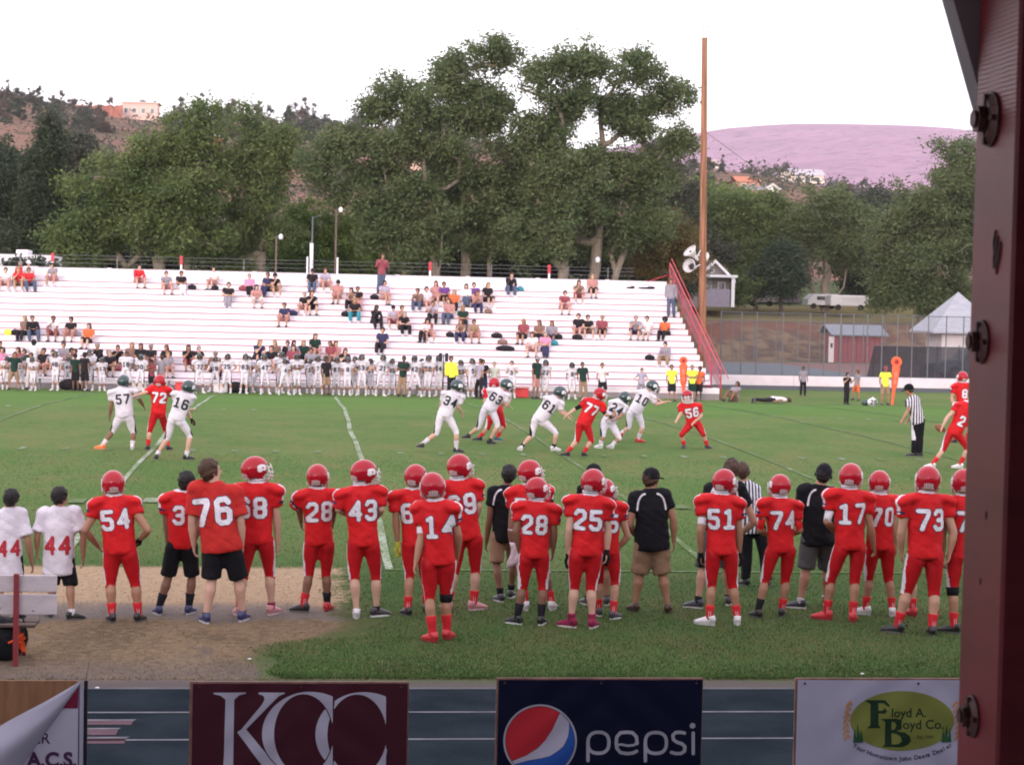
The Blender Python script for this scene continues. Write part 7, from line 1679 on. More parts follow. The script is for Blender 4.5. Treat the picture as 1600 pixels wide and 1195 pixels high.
act('visiting player 61 in white pushing home player 77 with straight arms', (810, 703), (869, 705), dict(head=(874.7, 614), neck=(867, 621), shA=(855, 626), shB=(874, 630), elA=(876, 640, .3), wrA=(889, 648, .3), elB=(876, 643), wrB=(888, 652, 0), hipA=(836, 655), hipB=(849, 658), knA=(831, 680), knB=(869, 676), anA=(814, 695), anB=(865, 699)), toeA=(-.2, .8), toeB=(1, .3), group=GA_, num='61', skin='e', look=1.0, sock=(BSK, .75), shoe=WSH, stripe=.9, **{k: v for k, v in AW.items() if k not in ('sock', 'shoe', 'stripe')})
act('home player 77 in red with black sleeves, leaning into the tackle', (883, 715), (913, 711), dict(head=(936.8, 617), neck=(930, 623), shA=(917, 629), shB=(938, 634), elA=(900, 638), wrA=(887, 648), elB=(946, 647, -.05), wrB=(952, 650, .1), hipA=(906, 662), hipB=(917.4, 664), knA=(902, 687), knB=(924, 688), anA=(886, 707), anB=(912, 705)), toeA=(-.6, .6), toeB=(.4, .7), group=GH_, num='77', skin='e', look=.9, sleeveA=(BK, .5, 1.9), sleeveB=(BK, .5, 1.9), gloveB=BK, **HR)
act('visiting player 24 in white bent low at the waist of home player 77', (937, 700), (957, 701), dict(head=(976, 622, .2), neck=(969, 626, .2), shA=(958, 632, .1), shB=(974, 637, .1), elA=(960, 648), wrA=(952, 653, -.1), elB=(970, 650), wrB=(962, 655, -.1), hipA=(944, 660, .1), hipB=(956, 663, .1), knA=(942, 681), knB=(968, 685), anA=(938, 695), anB=(956, 697)), toeA=(-.5, .6), toeB=(-.3, .6), group=GA_, num='24', skin='b', look=1.0, sock=(WSK, .5), shoe=WSH, **{k: v for k, v in AW.items() if k not in ('sock', 'shoe')})
act('visiting player 10 in white running with arms stretched forward and one red shoe', (972, 684), (998, 691), dict(head=(1019, 604), neck=(1010, 611), shA=(1000, 616), shB=(1018, 621), elA=(1022, 622, .3), wrA=(1034, 627, .3), elB=(1025, 632), wrB=(1040, 628, -.1), hipA=(985, 644), hipB=(997, 646), knA=(982, 668), knB=(1004, 666), anA=(969, 678), anB=(997, 685)), lift=(1, 0), toeA=(-.4, .4), toeB=(1, .2), group=GA_, num='10', skin='e', look=1.2, shoe=RSH, sock=(WSK, .55), **{k: v for k, v in AW.items() if k not in ('sock', 'shoe')})
act('home player 56 in red crouching and facing the stand we look from', (1070, 699), (1107, 702), dict(head=(1074, 620, -.15), neck=(1078, 629, -.1), shA=(1067, 635), shB=(1089, 636), elA=(1063, 648, -.1), wrA=(1058, 655, -.25), elB=(1096, 649), wrB=(1085, 659, -.2), hipA=(1077, 664), hipB=(1090, 662), knA=(1065, 679, -.1), knB=(1099, 678, -.1), anA=(1069, 693), anB=(1105, 696)), face=-1, toeA=(-.4, -1), toeB=(.4, -1), group=GH_, num='56', numfront=True, skin='e', look=.25, **HR)
act('referee in a striped shirt and black trousers with a white side stripe, leaning forward', (1428, 713), (1437, 713), dict(head=(1420, 609), neck=(1425.6, 618), shA=(1419, 628, -.05), shB=(1433, 625, .1), elA=(1418.8, 641.8, -.1), wrA=(1411, 654, -.15), elB=(1428, 644, .2), wrB=(1420, 655, .3), hipA=(1429, 657), hipB=(1439, 657), knA=(1430, 684), knB=(1437, 684), anA=(1428, 709), anB=(1437, 710)), toeA=(-1, .3), toeB=(-1, .4), top='tee', topm=stripes('stripes_field', 16), bottom='long', botm=BK, head='cap', hair='brown', skin='b', shoe=KSH, sock=(BSK, .8), look=-1.1, detail=1, stripe=.35)
act('home runner 2 in red with white shoes carrying the ball, half behind the post', (1454, 729), (1500, 733), dict(head=(1522, 618), neck=(1512, 629), shA=(1497, 636), shB=(1519, 640), elA=(1480, 652, -.1), wrA=(1473, 666, -.15), elB=(1526, 655), wrB=(1520, 668), hipA=(1484, 677), hipB=(1497, 679), knA=(1474, 702), knB=(1512, 700), anA=(1457, 722), anB=(1500, 725)), toeA=(-.8, .2), toeB=(-.9, .2), group=GH_, num='2', numat=.42, skin='e', shoe=WSH, look=.5, **{k: v for k, v in HR.items() if k != 'shoe'})
act('home player 82 in red beyond the ball carrier, helmet beside the post', (1490, 692), (1512, 692), dict(head=(1504, 590), neck=(1504, 598), shA=(1492, 605), shB=(1516, 605), elA=(1487, 622), wrA=(1492, 636, -.2), elB=(1522, 620), wrB=(1518, 634), hipA=(1498, 640), hipB=(1510, 640), knA=(1494, 664), knB=(1513, 664), anA=(1492, 687), anB=(1511, 687)), group=GH_, num='82', numdx=.1, skin='a', **HR)
P = at_y(1469, 669, ground_at(1454, 729)[1]-.25); g = G(); g.tube([(t*.14, 0, 0) for t in (-1, -.85, -.6, -.3, 0, .3, .6, .85, 1)], [.004, .03, .058, .078, .085, .078, .058, .03, .004], 16)
M_ = Matrix.Rotation(.5, 4, 'Y'); v = [tuple(M_ @ Vector(p)) for p in g.v]; fb = link('football', mesh('football', v, g.f, [mat('leather', (.20, .07, .035), .5, bump=.002, bscale=120)], True), None, P); tag(fb, 'brown leather football in the hand of the red runner by the post', 'ball')
g = G(); g.tube([(t*.05, 0, .082) for t in (-1, 0, 1)], .006, 5); v = [tuple(M_ @ Vector(p)) for p in g.v]; link('lace', mesh('lace', v, g.f, [paint((.6, .6, .6))]), fb)
finalize()
# ================================================================== spectators and the visiting side line
CLR = {'w': (.62, .58, .62), 'k': (.018, .016, .020), 'r': (.55, .03, .04), 'g': (.24, .22, .26), 'n': (.035, .035, .085), 'p': (.62, .24, .38), 'u': (.13, .05, .22), 'b': (.19, .115, .095), 'G': (.014, .036, .030), 'o': (.62, .13, .05), 't': (.04, .22, .28), 'j': (.07, .09, .15), 'h': (.27, .18, .12), 'y': (.72, .78, .08), 'm': (.24, .06, .08), 'l': (.36, .32, .42), 's': (.42, .21, .20), 'W': (.50, .52, .46)}
CN = {'w': 'white', 'k': 'black', 'r': 'red', 'g': 'grey', 'n': 'navy', 'p': 'pink', 'u': 'purple', 'b': 'brown', 'G': 'dark green', 'o': 'orange', 't': 'teal', 'j': 'denim', 'h': 'khaki', 'y': 'bright yellow', 'm': 'maroon', 'l': 'lilac', 's': 'rosy', 'W': 'cream'}
def sit_joints(v, s=1.0):
    J = {}; A = np.array
    lean = {0: .16, 1: .02, 2: .06, 3: .22, 4: .10}[v]
    J['hipA'], J['hipB'] = A([-.09, .02, .10]), A([.09, .02, .10])
    nk = A([0, .02-lean, .10+math.sqrt(.52**2-lean**2)]); J['neck'] = nk; J['head'] = nk+A([0, -.03-.1*lean, .155])
    J['shA'], J['shB'] = nk+A([-.185, .0, -.055]), nk+A([.185, .0, -.055])
    sp = {0: .20, 1: .12, 2: .08, 3: .17, 4: .13}[v]
    J['knA'], J['knB'] = A([-sp, -.40, .21]), A([sp, -.40, .21]); J['anA'], J['anB'] = A([-sp*.9, -.45, -.176]), A([sp*.9, -.44, -.176])
    if v == 0: J['elA'], J['elB'], J['wrA'], J['wrB'] = nk+A([-.25, -.14, -.30]), nk+A([.25, -.14, -.30]), A([-.06, -.40, .30]), A([.06, -.40, .30])
    elif v == 1: J['elA'], J['elB'], J['wrA'], J['wrB'] = nk+A([-.24, -.02, -.33]), nk+A([.24, -.02, -.33]), A([-.10, -.24, .25]), A([.10, -.24, .25])
    elif v == 2: J['elA'], J['elB'], J['wrA'], J['wrB'] = nk+A([-.23, -.08, -.30]), nk+A([.23, -.08, -.30]), nk+A([.06, -.24, -.28]), nk+A([-.06, -.24, -.31])
    elif v == 3: J['elA'], J['elB'], J['wrA'], J['wrB'] = nk+A([-.22, -.20, -.26]), nk+A([.20, -.22, -.27]), nk+A([-.04, -.20, -.04]), A([.10, -.38, .30])
    else: J['elA'], J['elB'], J['wrA'], J['wrB'] = nk+A([-.27, .05, -.30]), nk+A([.24, -.06, -.30]), A([-.30, .10, .06]), A([.14, -.34, .27])
    return J
def stand_joints(v):
    J = {}; A = np.array
    J['head'], J['neck'] = A([0, -.03, 1.665]), A([0, 0, 1.50]); J['shA'], J['shB'] = A([-.19, 0, 1.44]), A([.19, 0, 1.44])
    J['hipA'], J['hipB'] = A([-.09, 0, .95]), A([.09, 0, .95]); sp = {0: .13, 1: .19, 2: .12, 3: .15, 4: .10, 5: .26}[v]
    J['knA'], J['knB'] = A([-sp*.9, -.03, .50]), A([sp*.9, -.03, .50]); J['anA'], J['anB'] = A([-sp, 0, .085]), A([sp, 0, .085])
    if v == 0: e = (-.25, .0, 1.16), (.25, 0, 1.16), (-.26, -.06, .92), (.26, -.06, .92)
    elif v == 1: e = (-.40, .06, 1.19), (.40, .06, 1.19), (-.20, -.04, 1.04), (.20, -.04, 1.04)
    elif v == 2: e = (-.25, -.06, 1.18), (.25, -.06, 1.18), (.08, -.24, 1.20), (-.08, -.24, 1.16)
    elif v == 3: e = (-.26, .02, 1.17), (.28, -.08, 1.19), (-.25, -.06, .93), (.10, -.26, 1.28)
    elif v == 4: e = (-.27, -.06, 1.20), (.27, -.06, 1.20), (-.14, -.22, 1.42), (.14, -.22, 1.42)
    else: e = (-.34, .04, 1.20), (.25, -.02, 1.17), (-.46, -.04, 1.00), (.22, -.10, .95)
    J['elA'], J['elB'], J['wrA'], J['wrB'] = map(np.array, e); return J
PROTO = {}; USED = set()
def proto(key):
    """key: (stand/sit, pose, top, bottom, head)"""
    if key in PROTO: return PROTO[key]
    kd, v, top, bot, hd = key; J = {k: p.copy() for k, p in (sit_joints(v) if kd == 'sit' else stand_joints(v)).items()}
    # mirrored so the figure faces us: A stays picture-left
    J['toeA'], J['toeB'] = np.array([-.25, -1.]), np.array([.25, -1.])
    st = dict(s=.98, face=-1, vox=.026, vox2=.028, deci=None, fingers=0, seg=8, skin='a', shoe=KSH, top=top, topm=cloth(CLR['g']), bottom=bot, botm=cloth(CLR['k']), head=hd, seed=v+3, wr=.004, bwr=.003, hem=-.10 if kd == 'sit' else -.16, nres=.03)
    if hd == 'helmet': st.update(H=HM_G, topm=WJ, topf=[TRIMW, NVY], botm=WP, stripem=BK, stripe=.4, sock=(WSK, .6), shoe=WSH, cuffdark=False, hem=.02)
    if top == 'pads' and hd != 'helmet': st.update(topm=WJ, topf=[TRIMW, NVY], cuffdark=False, hem=.02)
    if kd == 'sit': st['hem'] = .0
    if bot == 'football': st.update(botm=WP, sock=(WSK, .6), shoe=WSH)
    if top != 'pads': st['loose'] = .95
    root, base = person(J, st, None, None); PROTO[key] = (root, base); return PROTO[key]
FARQ = []
def queue(key, loc, rz, sc, cols, label, cat='person', group=None, num=None): proto(key); FARQ.append((key, loc, rz, sc, cols, label, group, num))
def recolour(o, cols):
    n = o.name.split('.')[0]; k = {'shirt': 'top', 'jersey': 'top', 'trousers': 'bot', 'shorts': 'bot', 'pants': 'bot', 'hair': 'hair', 'body': 'skin', 'cap': 'cap', 'shoe': 'shoe', 'skirt': 'bot'}.get(n)
    if k and k in cols and cols[k] is not None and o.material_slots: o.material_slots[0].link = 'OBJECT'; o.material_slots[0].material = cols[k]
def flush():
    finalize()
    for key, loc, rz, sc, cols, label, group, num in FARQ:
        root, base = PROTO[key]
        if key in USED:
            r = root.copy(); COL.objects.link(r)
            def rec(src, par):
                for ch in src.children:
                    if ch.get('stamp'): continue
                    c = ch.copy(); COL.objects.link(c); c.parent = par; c.matrix_parent_inverse = ch.matrix_parent_inverse.copy(); rec(ch, c)
            rec(root, r)
        else: r = root; USED.add(key)
        r.location = tuple(loc); r.rotation_euler = (rp.uniform(-.05, .05), rp.uniform(-.06, .06), rz*(2.2 if key[0] == 'sit' else 1)); r.scale = (sc, sc, sc); tag(r, label, 'person', group)
        for ch in list(r.children):
            recolour(ch, cols)
        if num: far_number(r, key, num)
NUMC = {}
def far_number(r, key, num):
    k = (key, num)
    if k not in NUMC:
        root, base = PROTO[key]; o = [c for c in root.children if c.name.startswith('jersey')][0]; me = o.data
        bv = BVHTree.FromPolygons([p.co for p in me.vertices], [tuple(p.vertices) for p in me.polygons]); fn, tot = number_sdf(num, .22); v, f = sdf_fill(grow(fn, .004), -tot/2-.04, tot/2+.04, -.16, .16, .024); out = []; ok = []
        for p in v:
            h = bv.ray_cast(Vector((p[0], -1.0, 1.22-base[2]+p[1])), Vector((0, 1, 0)), 2.0); ok.append(h[0] is not None); out.append((h[0]+Vector((0, -.012, 0))) if h[0] is not None else Vector())
        NUMC[k] = mesh('number', out, [q for q in f if all(ok[i] for i in q)], [mat('number_far', (.05, .06, .10), .7)])
    o = link('number', NUMC[k], r); o['stamp'] = 1
rp = random.Random(11)
# (x, y of the head, top colour, bottom colour, hair/head, pose, sleeve t/l, bottom s/l, skin)
SPEC = """8 423 w s B 0 t s e;27 415 r k A 1 l l b;31 425 r h B 3 t s a;53 413 w w C 1 t s e;51 423 r j B 0 t l b;80 415 g s A 0 t s a;222 417 r s A 0 l s e;264 426 g s A 0 t s e;287 430 k w B 2 t l b;
33 493 b k L 1 t l e;56 493 k j A 0 l l b;83 495 w m A 3 t s c;108 500 k s A 0 t s b;133 504 o k L 1 t s e;187 540 k b A 3 t s b;219 538 k w L 1 t s b;232 542 k s A 0 t s c;256 542 k w L 0 t s b;10 547 p s L 1 t s e;36 547 G b A 0 t s b;79 548 g s A 0 t s e;95 544 g s A 1 t s a;123 549 b G A 1 t s c;149 544 k k A 3 l l b;
315 543 k m A 3 t s e;328 421 w s A 1 t s e;391 430 p k A 2 l l e;412 429 n n A 2 t l b;434 433 k h C 3 t s a;404 448 s w L 0 t s e;356 448 k g A 2 t l e;487 425 k j C 1 t l b;512 425 l s A 0 t s a;472 458 k s A 0 t s e;490 460 k k L 3 t s e;524 445 s s K 1 t s b;546 454 b k L 3 t l e;561 452 k s A 2 t l b;554 470 k t L 0 t l b;442 477 n s A 0 t s b;
409 532 n k L 3 t s e;427 531 b s L 1 t s e;445 531 k j A 1 t l a;465 532 g n L 0 t l e;475 534 G k L 1 t l e;496 531 G s L 1 t s e;512 532 m b L 1 t l b;528 532 s s L 1 t s e;
591 480 k k L 3 l l d;606 442 l s A 2 t s a;615 478 l m C 0 t s e;629 478 s s A 3 t s a;634 485 k k A 0 t l e;592 513 n k A 1 t l a;650 450 b j A 3 l l b;670 452 w s A 1 t s e;680 448 s s L 1 t s e;696 446 u k A 2 t s b;708 454 o k L 1 t l e;728 450 w j L 2 l l e;741 446 u k A 2 t l e;747 457 s n L 3 t l b;766 447 k k L 1 t s e;675 472 l k A 3 t l b;696 472 s j L 1 t l e;659 504 m k L 1 t l b;673 503 w s A 0 t s a;725 482 G k L 2 t l b;718 501 b n L 3 t l a;742 500 h s A 0 t s b;798 430 k j A 3 l l e;811 505 m k L 1 t s b;837 507 b k L 2 t l b;830 522 w s L 0 t s e;851 524 p n A 2 t l e;859 507 g n L 1 t s b;
904 438 b m L 3 t s a;926 435 s k L 1 t s e;882 456 m s A 0 t s e;900 494 k s A 4 t s e;919 494 k b A 0 t s e;939 498 m k A 1 t s b;989 493 g n A 3 t s a;1007 496 w w A 1 t s e;1030 498 o k F 1 t l d;1034 534 g h A 0 l l e;66 549 k s A 1 t s b;22 551 m k L 2 t s e;164 548 g k B 1 t l b;174 546 k b A 4 t s e;204 546 b j L 1 t l a;268 548 g s B 4 t s e;298 546 k m L 3 t s b;110 551 w k A 2 t s b;340 552 b k A 4 t l c;420 548 k s B 0 t s e;455 549 m n L 1 t l e;487 550 g k A 4 t s b;540 548 k j L 3 t l e;6 538 k s B 4 t s b"""
rows = {}
for it in SPEC.replace('\n', '').split(';'):
    x, y, tc, bc, hd, pz, sl_, bt, sk = it.split(); x, y, pz = float(x), float(y), int(pz)
    best = None
    for i in range(1, NT+1):
        Yp = row_y(i)+.27; P = at_y(x, y, Yp); d = abs(P[2]-(row_z(i)+.745))
        if best is None or d < best[0]: best = (d, i, P[0], Yp)
    _, i, X, Yp = best; rows.setdefault(i, []).append((x, X, Yp, tc, bc, hd, pz, sl_, bt, sk))
HN = {'A': ('short', ('black', 'brown', 'brown', 'grey')), 'B': ('short', ('brown', 'blond')), 'C': ('cap', ('brown',)), 'K': ('cap', ('black',)), 'L': ('long', ('brown', 'blond', 'auburn', 'black')), 'F': ('afro', ('black',))}
HW = {'A': 'short hair', 'B': 'short hair', 'C': 'cap', 'K': 'black cap', 'L': 'long hair', 'F': 'round hair'}
for i in sorted(rows):
    row = sorted(rows[i], key=lambda t: -t[0])
    for k, (x, X, Yp, tc, bc, hd, pz, sl_, bt, sk) in enumerate(row):
        hk, hcs = HN[hd]; key = ('sit', pz, 'long' if sl_ == 'l' else 'tee', 'long' if bt == 'l' else 'shorts', hk)
        base_z = row_z(i-1); cols = dict(top=cloth(CLR[tc]), bot=cloth(CLR[bc]), hair=HAIR[rp.choice(hcs)], skin=SKIN[sk], cap=cloth(CLR['w'] if hd == 'C' and tc == 'w' else CLR['k']), shoe=rp.choice((KSH[0], WSH[0], NSH[0])))
        lab = 'spectator in %s top and %s %s, %s, %s from rail, %s tier up' % (CN[tc], CN[bc], 'trousers' if bt == 'l' else 'shorts', HW[hd], ordinal(k+1), ordinal(i))
        key_base_y = -.445
        queue(key, (X, Yp+.0+key_base_y+.02, base_z+.004), rp.uniform(-.25, .25), rp.uniform(.93, 1.02), cols, lab, group='spectators seated on the white bleachers')
def stand_at(x, yh, yf, pose, top, bot, head, cols, lab, num=None, group=None, Y=None, rz=None, hgt=None):
    """someone standing at the foot of the bleachers"""
    Y = Y or 77.0; P = at_y(x, yh, Y); z0 = 0.0 if Y > 75.2 else float(fz(Y))
    h = hgt or (at_y(x, yf, Y)[2], P[2]); hh = (P[2]-z0); sc = max(.72, min(1.06, hh/1.66/.98))
    queue(('stand', pose, top, bot, head), (P[0], Y, z0), rp.uniform(-.5, .5) if rz is None else rz, sc, cols, lab, num=num, group=group)
def col(t=None, b=None, h='black', s='a', cap='k'): return dict(top=cloth(CLR[t]) if t else None, bot=cloth(CLR[b]) if b else None, hair=HAIR[h], skin=SKIN[s], cap=cloth(CLR[cap]))
# visiting players in white, in order along the side line
VG = 'visiting players in white at the foot of the bleachers'
VP = [(87, 555, '48', 0, 76.6), (53, 573, '12', 2, 76.3), (141, 553, '81', 3, 77.2), (196, 555, '16', 5, 76.7), (219, 560, '50', 1, 76.4), (312, 559, '72', 1, 76.3), (355, 559, '25', 1, 76.7), (381, 559, '63', 0, 76.6), (392, 562, '33', 3, 77.4), (415, 560, '47', 1, 76.4), (437, 556, '75', 0, 77.6), (444, 566, '4', 5, 76.2), (465, 559, '52', 2, 76.5), (498, 562, '7', 1, 77.2), (526, 564, '67', 0, 76.9), (543, 564, '8', 0, 76.5), (555, 563, '66', 2, 77.5), (567, 560, '53', 1, 76.7), (594, 560, '21', 1, 76.5), (650, 562, '42', 5, 76.4), (668, 561, '88', 2, 76.6), (687, 561, '34', 0, 76.9), (736, 566, '5', 0, 76.9), (802, 569, '3', 4, 76.5), (851, 568, '22', 0, 76.8), (895, 572, '9', 3, 76.4), (614, 566, '35', 3, 77.5), (660, 566, '45', 0, 77.4), (484, 566, '15', 0, 77.6), (403, 566, '38', 5, 77.6), (8, 562, '55', 2, 76.9), (32, 566, '27', 0, 77.3), (106, 562, '44', 1, 77.4), (160, 564, '13', 0, 76.8), (336, 563, '19', 5, 77.2), (458, 566, '40', 1, 77.7), (580, 566, '11', 4, 77.5), (722, 568, '56', 2, 77.4)]
VP.sort(key=lambda t: -t[0])
for k, (x, y, num, pose, Y) in enumerate(VP):
    stand_at(x, y, 614, pose, 'pads', 'football', 'helmet' if num not in ('16', '3') else 'short', dict(skin=SKIN[rp.choice('abce')], hair=HAIR['brown']), 'visiting player %s standing in white on the far side line, %s from the stair rail' % (num, ordinal(k+1)), num=num, group=VG, Y=Y)
SG = 'staff and helpers on the far side line'
stand_at(21, 555, 609, 1, 'tee', 'shorts', 'short', col('G', 'h', 'brown', 'b'), 'coach in dark green polo and khaki shorts with hands on hips, by player 48', Y=76.5, rz=0)
stand_at(53, 531, 570, 1, 'pads', 'long', 'cap', col('w', 'k', 'black', 'b'), 'player 64 in a white jersey and black trousers standing up on the tiers', num='64', Y=79.6, rz=3.0)
stand_at(133, 556, 609, 3, 'tee', 'shorts', 'short', col('k', 'k', 'black', 'c'), 'man all in black with his back half turned, beside visiting player 81', Y=76.3, rz=2.6)
stand_at(119, 558, 609, 0, 'tee', 'shorts', 'cap', col('G', 'k', 'black', 'c'), 'man in a dark green shirt and black shorts next to the man all in black', Y=76.9)
stand_at(251, 560, 600, 1, 'tee', 'shorts', 'short', col('g', 's', 'brown', 'b'), 'man in a grey shirt and dusty pink shorts turned away behind the blocking players', Y=77.0, rz=3.0)
stand_at(47, 556, 600, 3, 'tee', 'long', 'short', col('w', 'w', 'brown', 'b'), 'person in white leaning to one side beside the dark green coach', Y=76.9)
stand_at(238, 575, 609, 2, 'tee', 'shorts', 'cap', col('m', 'k', 'brown', 'c'), 'short person in a maroon shirt standing behind home player 72', Y=76.6)
stand_at(511, 563, 614, 0, 'tee', 'shorts', 'short', col('k', 'h', 'black', 'd'), 'coach in a black shirt and khaki shorts in front of the crowd of white players', Y=76.1, rz=.5)
stand_at(628, 562, 616, 2, 'tee', 'long', 'short', col('G', 'h', 'black', 'd'), 'coach in dark green with long khaki trousers and folded arms, beside white player 35', Y=76.2)
stand_at(707, 562, 614, 0, 'long', 'long', 'short', col('y', 'k', 'black', 'b'), 'man in a bright yellow vest holding a black pole, middle of the far side line', Y=76.3)
stand_at(749, 566, 620, 5, 'tee', 'long', 'short', col('l', 'k', 'brown', 'b'), 'official in a pale shirt and black trousers striding beside the yellow vest man', Y=75.4, rz=-1.2)
stand_at(757, 567, 616, 2, 'tee', 'long', 'short', col('k', 'n', 'black', 'b'), 'man in black with navy trousers just behind the striding official', Y=76.8)
stand_at(773, 570, 616, 0, 'tee', 'shorts', 'short', col('W', 'g', 'grey', 'e'), 'older man in a cream shirt and grey shorts on the far side line', Y=76.9)
stand_at(837, 563, 616, 0, 'tee', 'shorts', 'cap', col('G', 's', 'brown', 'c', cap='g'), 'tall coach in dark green with dusty pink shorts and a grey cap', Y=76.2, rz=.7)
stand_at(913, 571, 618, 0, 'tee', 'long', 'short', col('G', 'h', 'brown', 'c'), 'coach in dark green with khaki trousers beside visiting player 9', Y=76.2)
stand_at(943, 572, 622, 3, 'tee', 'shorts', 'short', col('w', 'k', 'brown', 'b'), 'official in white with black shorts walking behind home player 77', Y=76.3)
stand_at(1002, 584, 620, 1, 'tee', 'shorts', 'short', col('l', 'g', 'brown', 'e'), 'small child in pale lilac behind the runner with outstretched arms', Y=77.0)
stand_at(1051, 575, 620, 0, 'tee', 'shorts', 'short', col('y', 'k', 'brown', 'b'), 'man in a wide bright yellow vest and black shorts, standing apart beside an orange marker', Y=76.0, rz=0)
stand_at(1083, 575, 622, 2, 'tee', 'shorts', 'short', col('y', 'G', 'grey', 'b'), 'man in a bright yellow vest with folded arms, touching the orange shirted person', Y=76.2, rz=-.2)
stand_at(1092, 577, 620, 0, 'tee', 'shorts', 'short', col('o', 'k', 'black', 'd'), 'person in an orange shirt and black shorts at the foot of the stair rail', Y=76.6)
stand_at(1255, 592, 623, 0, 'tee', 'long', 'short', col('g', 'k', 'black', 'c'), 'child in a grey shirt standing alone on the far grass', Y=83.0, rz=0)
stand_at(1323, 590, 631, 4, 'tee', 'long', 'short', col('k', 'k', 'black', 'a'), 'photographer all in black raising a camera on the far grass', Y=76.0, rz=.4)
stand_at(1338, 592, 626, 5, 'tee', 'shorts', 'short', col('g', 'o', 'brown', 'b'), 'child in a grey shirt and orange shorts running behind the photographer', Y=79.5, rz=-1.2)
stand_at(1384, 578, 632, 3, 'tee', 'shorts', 'cap', col('y', 'h', 'brown', 'b', cap='m'), 'lone man in a bright yellow vest and khaki shorts gripping an orange marker', Y=75.9, rz=0)
# two people standing up on the tiers
def stand_tier(x, yh, top, bot, head, cols, lab, pose=3):
    i = min(range(NT+1), key=lambda i: abs(at_y(x, yh, row_y(i)+.3)[2]-(row_z(i)+1.64))); P = at_y(x, yh, row_y(i)+.3); queue(('stand', pose, top, bot, head), (P[0], row_y(i)+.3, row_z(i)+.004), 0, (P[2]-row_z(i))/1.63, cols, lab)
stand_tier(595, 402, 'long', 'long', 'short', col('m', 'j', 'brown', 'b'), 'man in a maroon jacket and jeans standing on the top tier against the trees', pose=4)
stand_tier(1050, 441, 'long', 'long', 'short', col('g', 'j', 'brown', 'b'), 'man in a grey jacket and dark jeans standing by the top of the stair rail', pose=0)
flush()
# yellow vests' tall black pole
P = at_y(692, 616, 76.2); Q = at_y(692, 553, 76.2); g = G(); g.tube([(P[0], 76.2, 0), (P[0], 76.2, Q[2])], .022, 8); r = empty('chain_pole', (P[0], 76.2, 0), 'thin black pole with two dark flags held up by the yellow vest man', 'pole'); g.build('shaft', [paint((.02, .02, .025))], r)
for sx_ in (-1, 1): g = G(); g.box((P[0]+sx_*.12-.07, 76.18, Q[2]-.30), (P[0]+sx_*.12+.07, 76.21, Q[2]+.04), bev=.01); g.build('flag', [cloth((.03, .035, .05))], r)
# people lying and sitting on the grass at the corner of the stand
def lying(x, y, Yg, flip, cols, lab, sit=False):
    key = ('stand', 0, 'tee', 'long', 'short') if not sit else ('sit', 0, 'tee', 'shorts', 'short'); root, base = PROTO[key]; r = root.copy(); COL.objects.link(r)
    def rec(src, par):
        for ch in src.children:
            if ch.get('stamp'): continue
            c = ch.copy(); COL.objects.link(c); c.parent = par; c.matrix_parent_inverse = ch.matrix_parent_inverse.copy(); rec(ch, c)
    rec(root, r); P = at_z(x, y, 0); r.location = (P[0], P[1], .16); r.rotation_euler = (math.radians(90), 0, math.radians(90 if flip else -90)+.15); r.scale = (.92,)*3; tag(r, lab, 'person')
    if sit: r.location.z = .02; r.rotation_euler = (math.radians(-30), 0, -.9)
    for ch in r.children: recolour(ch, cols)
lying(1176, 630, 78, True, col('w', 'k', 'brown', 'b'), 'person in white and black lying stretched out on the grass by the stand corner')
lying(1135, 628, 78, False, col('g', 'b', 'black', 'c'), 'person in grey and brown reclining on the grass by the stand corner', sit=True)
h1 = put('helmet', HM_G[0], None, (0, 0, 0), at_z(1352, 634, 0)+[0, 0, .12], Matrix.Rotation(-1.2, 3, 'Z'), 1.05); tag(h1, 'dark green football helmet resting on the far grass beside a white ball bag', 'helmet')
P = at_z(1363, 635, 0); g = G(); g.ell(P+[0, 0, .17], (.21, .18, .17), seg=16, rings=10); g.tube([P+[0, 0, .32], P+[.02, 0, .38]], [.05, .03], 8); bb = g.build('bag', [cloth((.6, .6, .62), .6)], loc=tuple(P), smooth=True, label='round white ball bag marked 26 on the far grass', cat='bag')
fn, tot = number_sdf('26', .2); v, f = sdf_fill(fn, -.2, .2, -.12, .12, .02); link('number', mesh('number', [(p[0], -.185+.3*p[0]**2+.5*p[1]**2, .18+p[1]) for p in v], f, [NUMK]), bb)
# bags and clutter left on the tiers
BG = [(336, 452, 'k', 'black duffel bag alone on an upper tier'), (381, 450, 'm', 'small maroon bag beside the pink shirted spectator tier'), (457, 489, 'n', 'blue cushion beside the navy shirted spectator'), (300, 452, 'k', 'tiny dark bag on the third tier from the top'), (540, 493, 'k', 'black bag by the teal skirted spectator'), (585, 462, 'k', 'dark coat spread by the black clad group'), (703, 524, 'k', 'black backpack under the middle group'), (776, 524, 'k', 'dark jacket flung on an empty tier'), (785, 530, 'b', 'brown bag beside the flung dark jacket'), (789, 548, 'k', 'long black bag under the lower women group'), (763, 486, 'b', 'brown satchel by the purple shirted group'), (813, 453, 't', 'bright blue cloth beside the leaning man near the top'), (865, 533, 't', 'bright blue bag beside the pink shirted woman'), (872, 524, 'k', 'black bag behind the bright blue bag'), (902, 526, 'k', 'dark bag at the feet of the three in black'), (1040, 525, 'k', 'black backpack beside the orange shirted spectator'), (1015, 560, 'k', 'dark bag beside the lone khaki trousered spectator'), (1007, 522, 'j', 'denim coloured bag between white and orange shirts'), (12, 521, 'y', 'bright yellow bag on a low tier near the far end'), (24, 522, 'k', 'black bag beside the bright yellow bag'), (185, 593, 'm', 'maroon heap of clothes on the lowest tiers'), (118, 521, 'g', 'grey backpack beside the orange topped spectator'), (985, 447, 'k', 'flat dark box on the top tier'), (1010, 446, 'k', 'long flat dark tray on the top tier near the rail')]
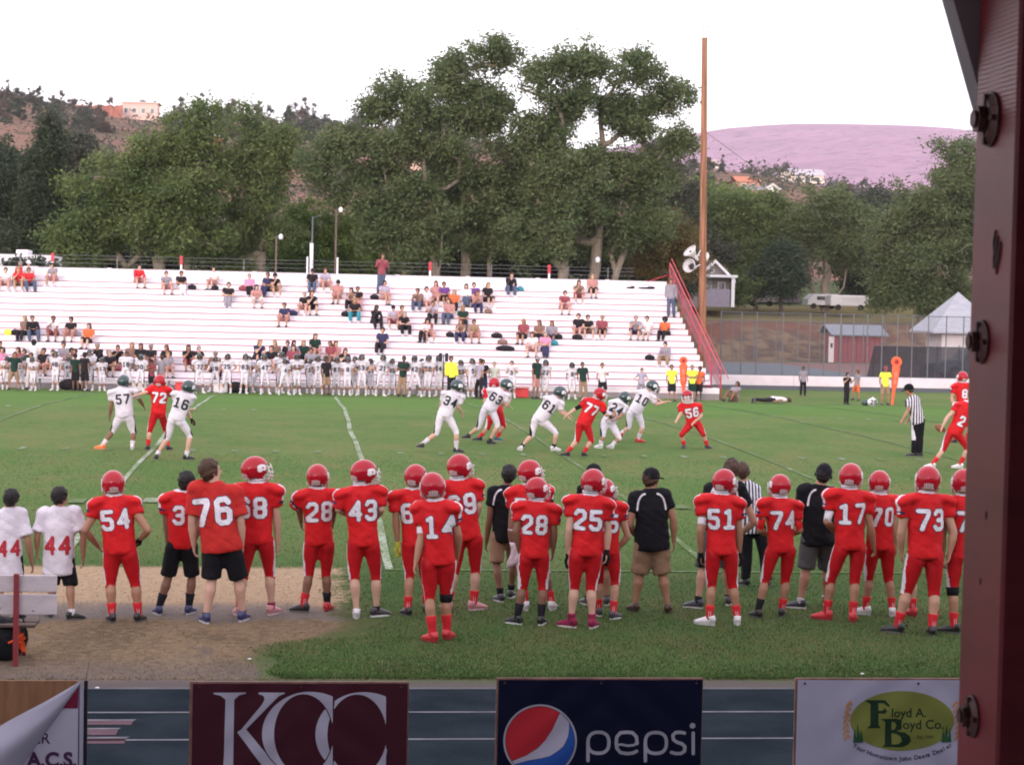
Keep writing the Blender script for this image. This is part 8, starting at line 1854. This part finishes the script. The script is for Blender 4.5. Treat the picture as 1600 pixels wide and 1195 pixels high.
for px, py, c, lab in BG:
    i = min(range(1, NT+1), key=lambda i: abs(at_y(px, py, row_y(i)+.2)[2]-(row_z(i)+.12))); P = at_y(px, py, row_y(i)+.2); P[2] = row_z(i)+.13; w = rp.uniform(.16, .26) if 'long' not in lab else .42; h_ = .13 if 'flat' not in lab else .05
    g = G(); g.ell(P-[0, 0, .13-h_], (w, .14, h_), seg=14, rings=8); g.ell(P+[w*.5, -.03, -.06], (w*.5, .12, .07), seg=10, rings=6); g.tube([P+[-w*.5, 0, h_*.5], P+[0, 0, h_+.05], P+[w*.4, 0, h_*.5]], .012, 5)
    r = empty('bag' if 'jacket' not in lab and 'cloth' not in lab and 'coat' not in lab and 'box' not in lab and 'tray' not in lab and 'cushion' not in lab else 'belongings', P, lab, 'bag'); g.build('bag_body', [cloth(CLR[c])], r, smooth=True)
for px, c, lab in ((285, 'r', 'red cooler by the foot of the bleachers behind visiting player 72'), (815, 'r', 'red cooler on the ground beside the dark green coach'), (368, 'k', 'dark heap of bags under the players by the white bench'), (108, 'k', 'dark equipment bag on the ground beside player 48'), (345, 'w', 'white water crate beside the dark heap of bags'), (218, 'w', 'white drink cooler on the ground behind home player 72')):
    P = at_y(px, 606, 77.3); g = G(); 
    if 'cooler' in lab or 'crate' in lab: g.box((P[0]-.28, 77.1, 0), (P[0]+.28, 77.5, .36), bev=.03); r = empty('cooler', (P[0], 77.3, 0), lab, 'cooler'); g.build('box', [paint(CLR[c])], r); g = G(); g.box((P[0]-.3, 77.08, .365), (P[0]+.3, 77.52, .43), bev=.02); g.build('lid', [paint(tuple(.5*q+.2 for q in CLR[c]))], r)
    else: g.ell((P[0], 77.3, .2), (.42, .25, .24), seg=14, rings=8); g.ell((P[0]+.3, 77.25, .12), (.25, .2, .14), seg=12, rings=7); r = empty('equipment_bag', (P[0], 77.3, 0), lab, 'bag'); g.build('bag_body', [cloth(CLR[c])], r, smooth=True)
# ================================================================== evening haze between us and the hills
hm_ = bpy.data.materials.new('haze'); hm_.use_nodes = True; nt = hm_.node_tree; nt.nodes.clear(); out = nt.nodes.new('ShaderNodeOutputMaterial'); pvn = nt.nodes.new('ShaderNodeVolumePrincipled')
pvn.inputs['Density'].default_value = .00011; pvn.inputs['Color'].default_value = (.90, .86, .93, 1); pvn.inputs['Anisotropy'].default_value = 0.0; nt.links.new(pvn.outputs[0], out.inputs['Volume'])
g = G(); g.box((-3000, -80, -1), (4200, 3600, 420)); o = g.build('haze', [hm_], loc=(0, 0, 0)); o['kind'] = 'stuff'
SC.cycles.volume_step_rate = 1.0; SC.cycles.volume_max_steps = 64
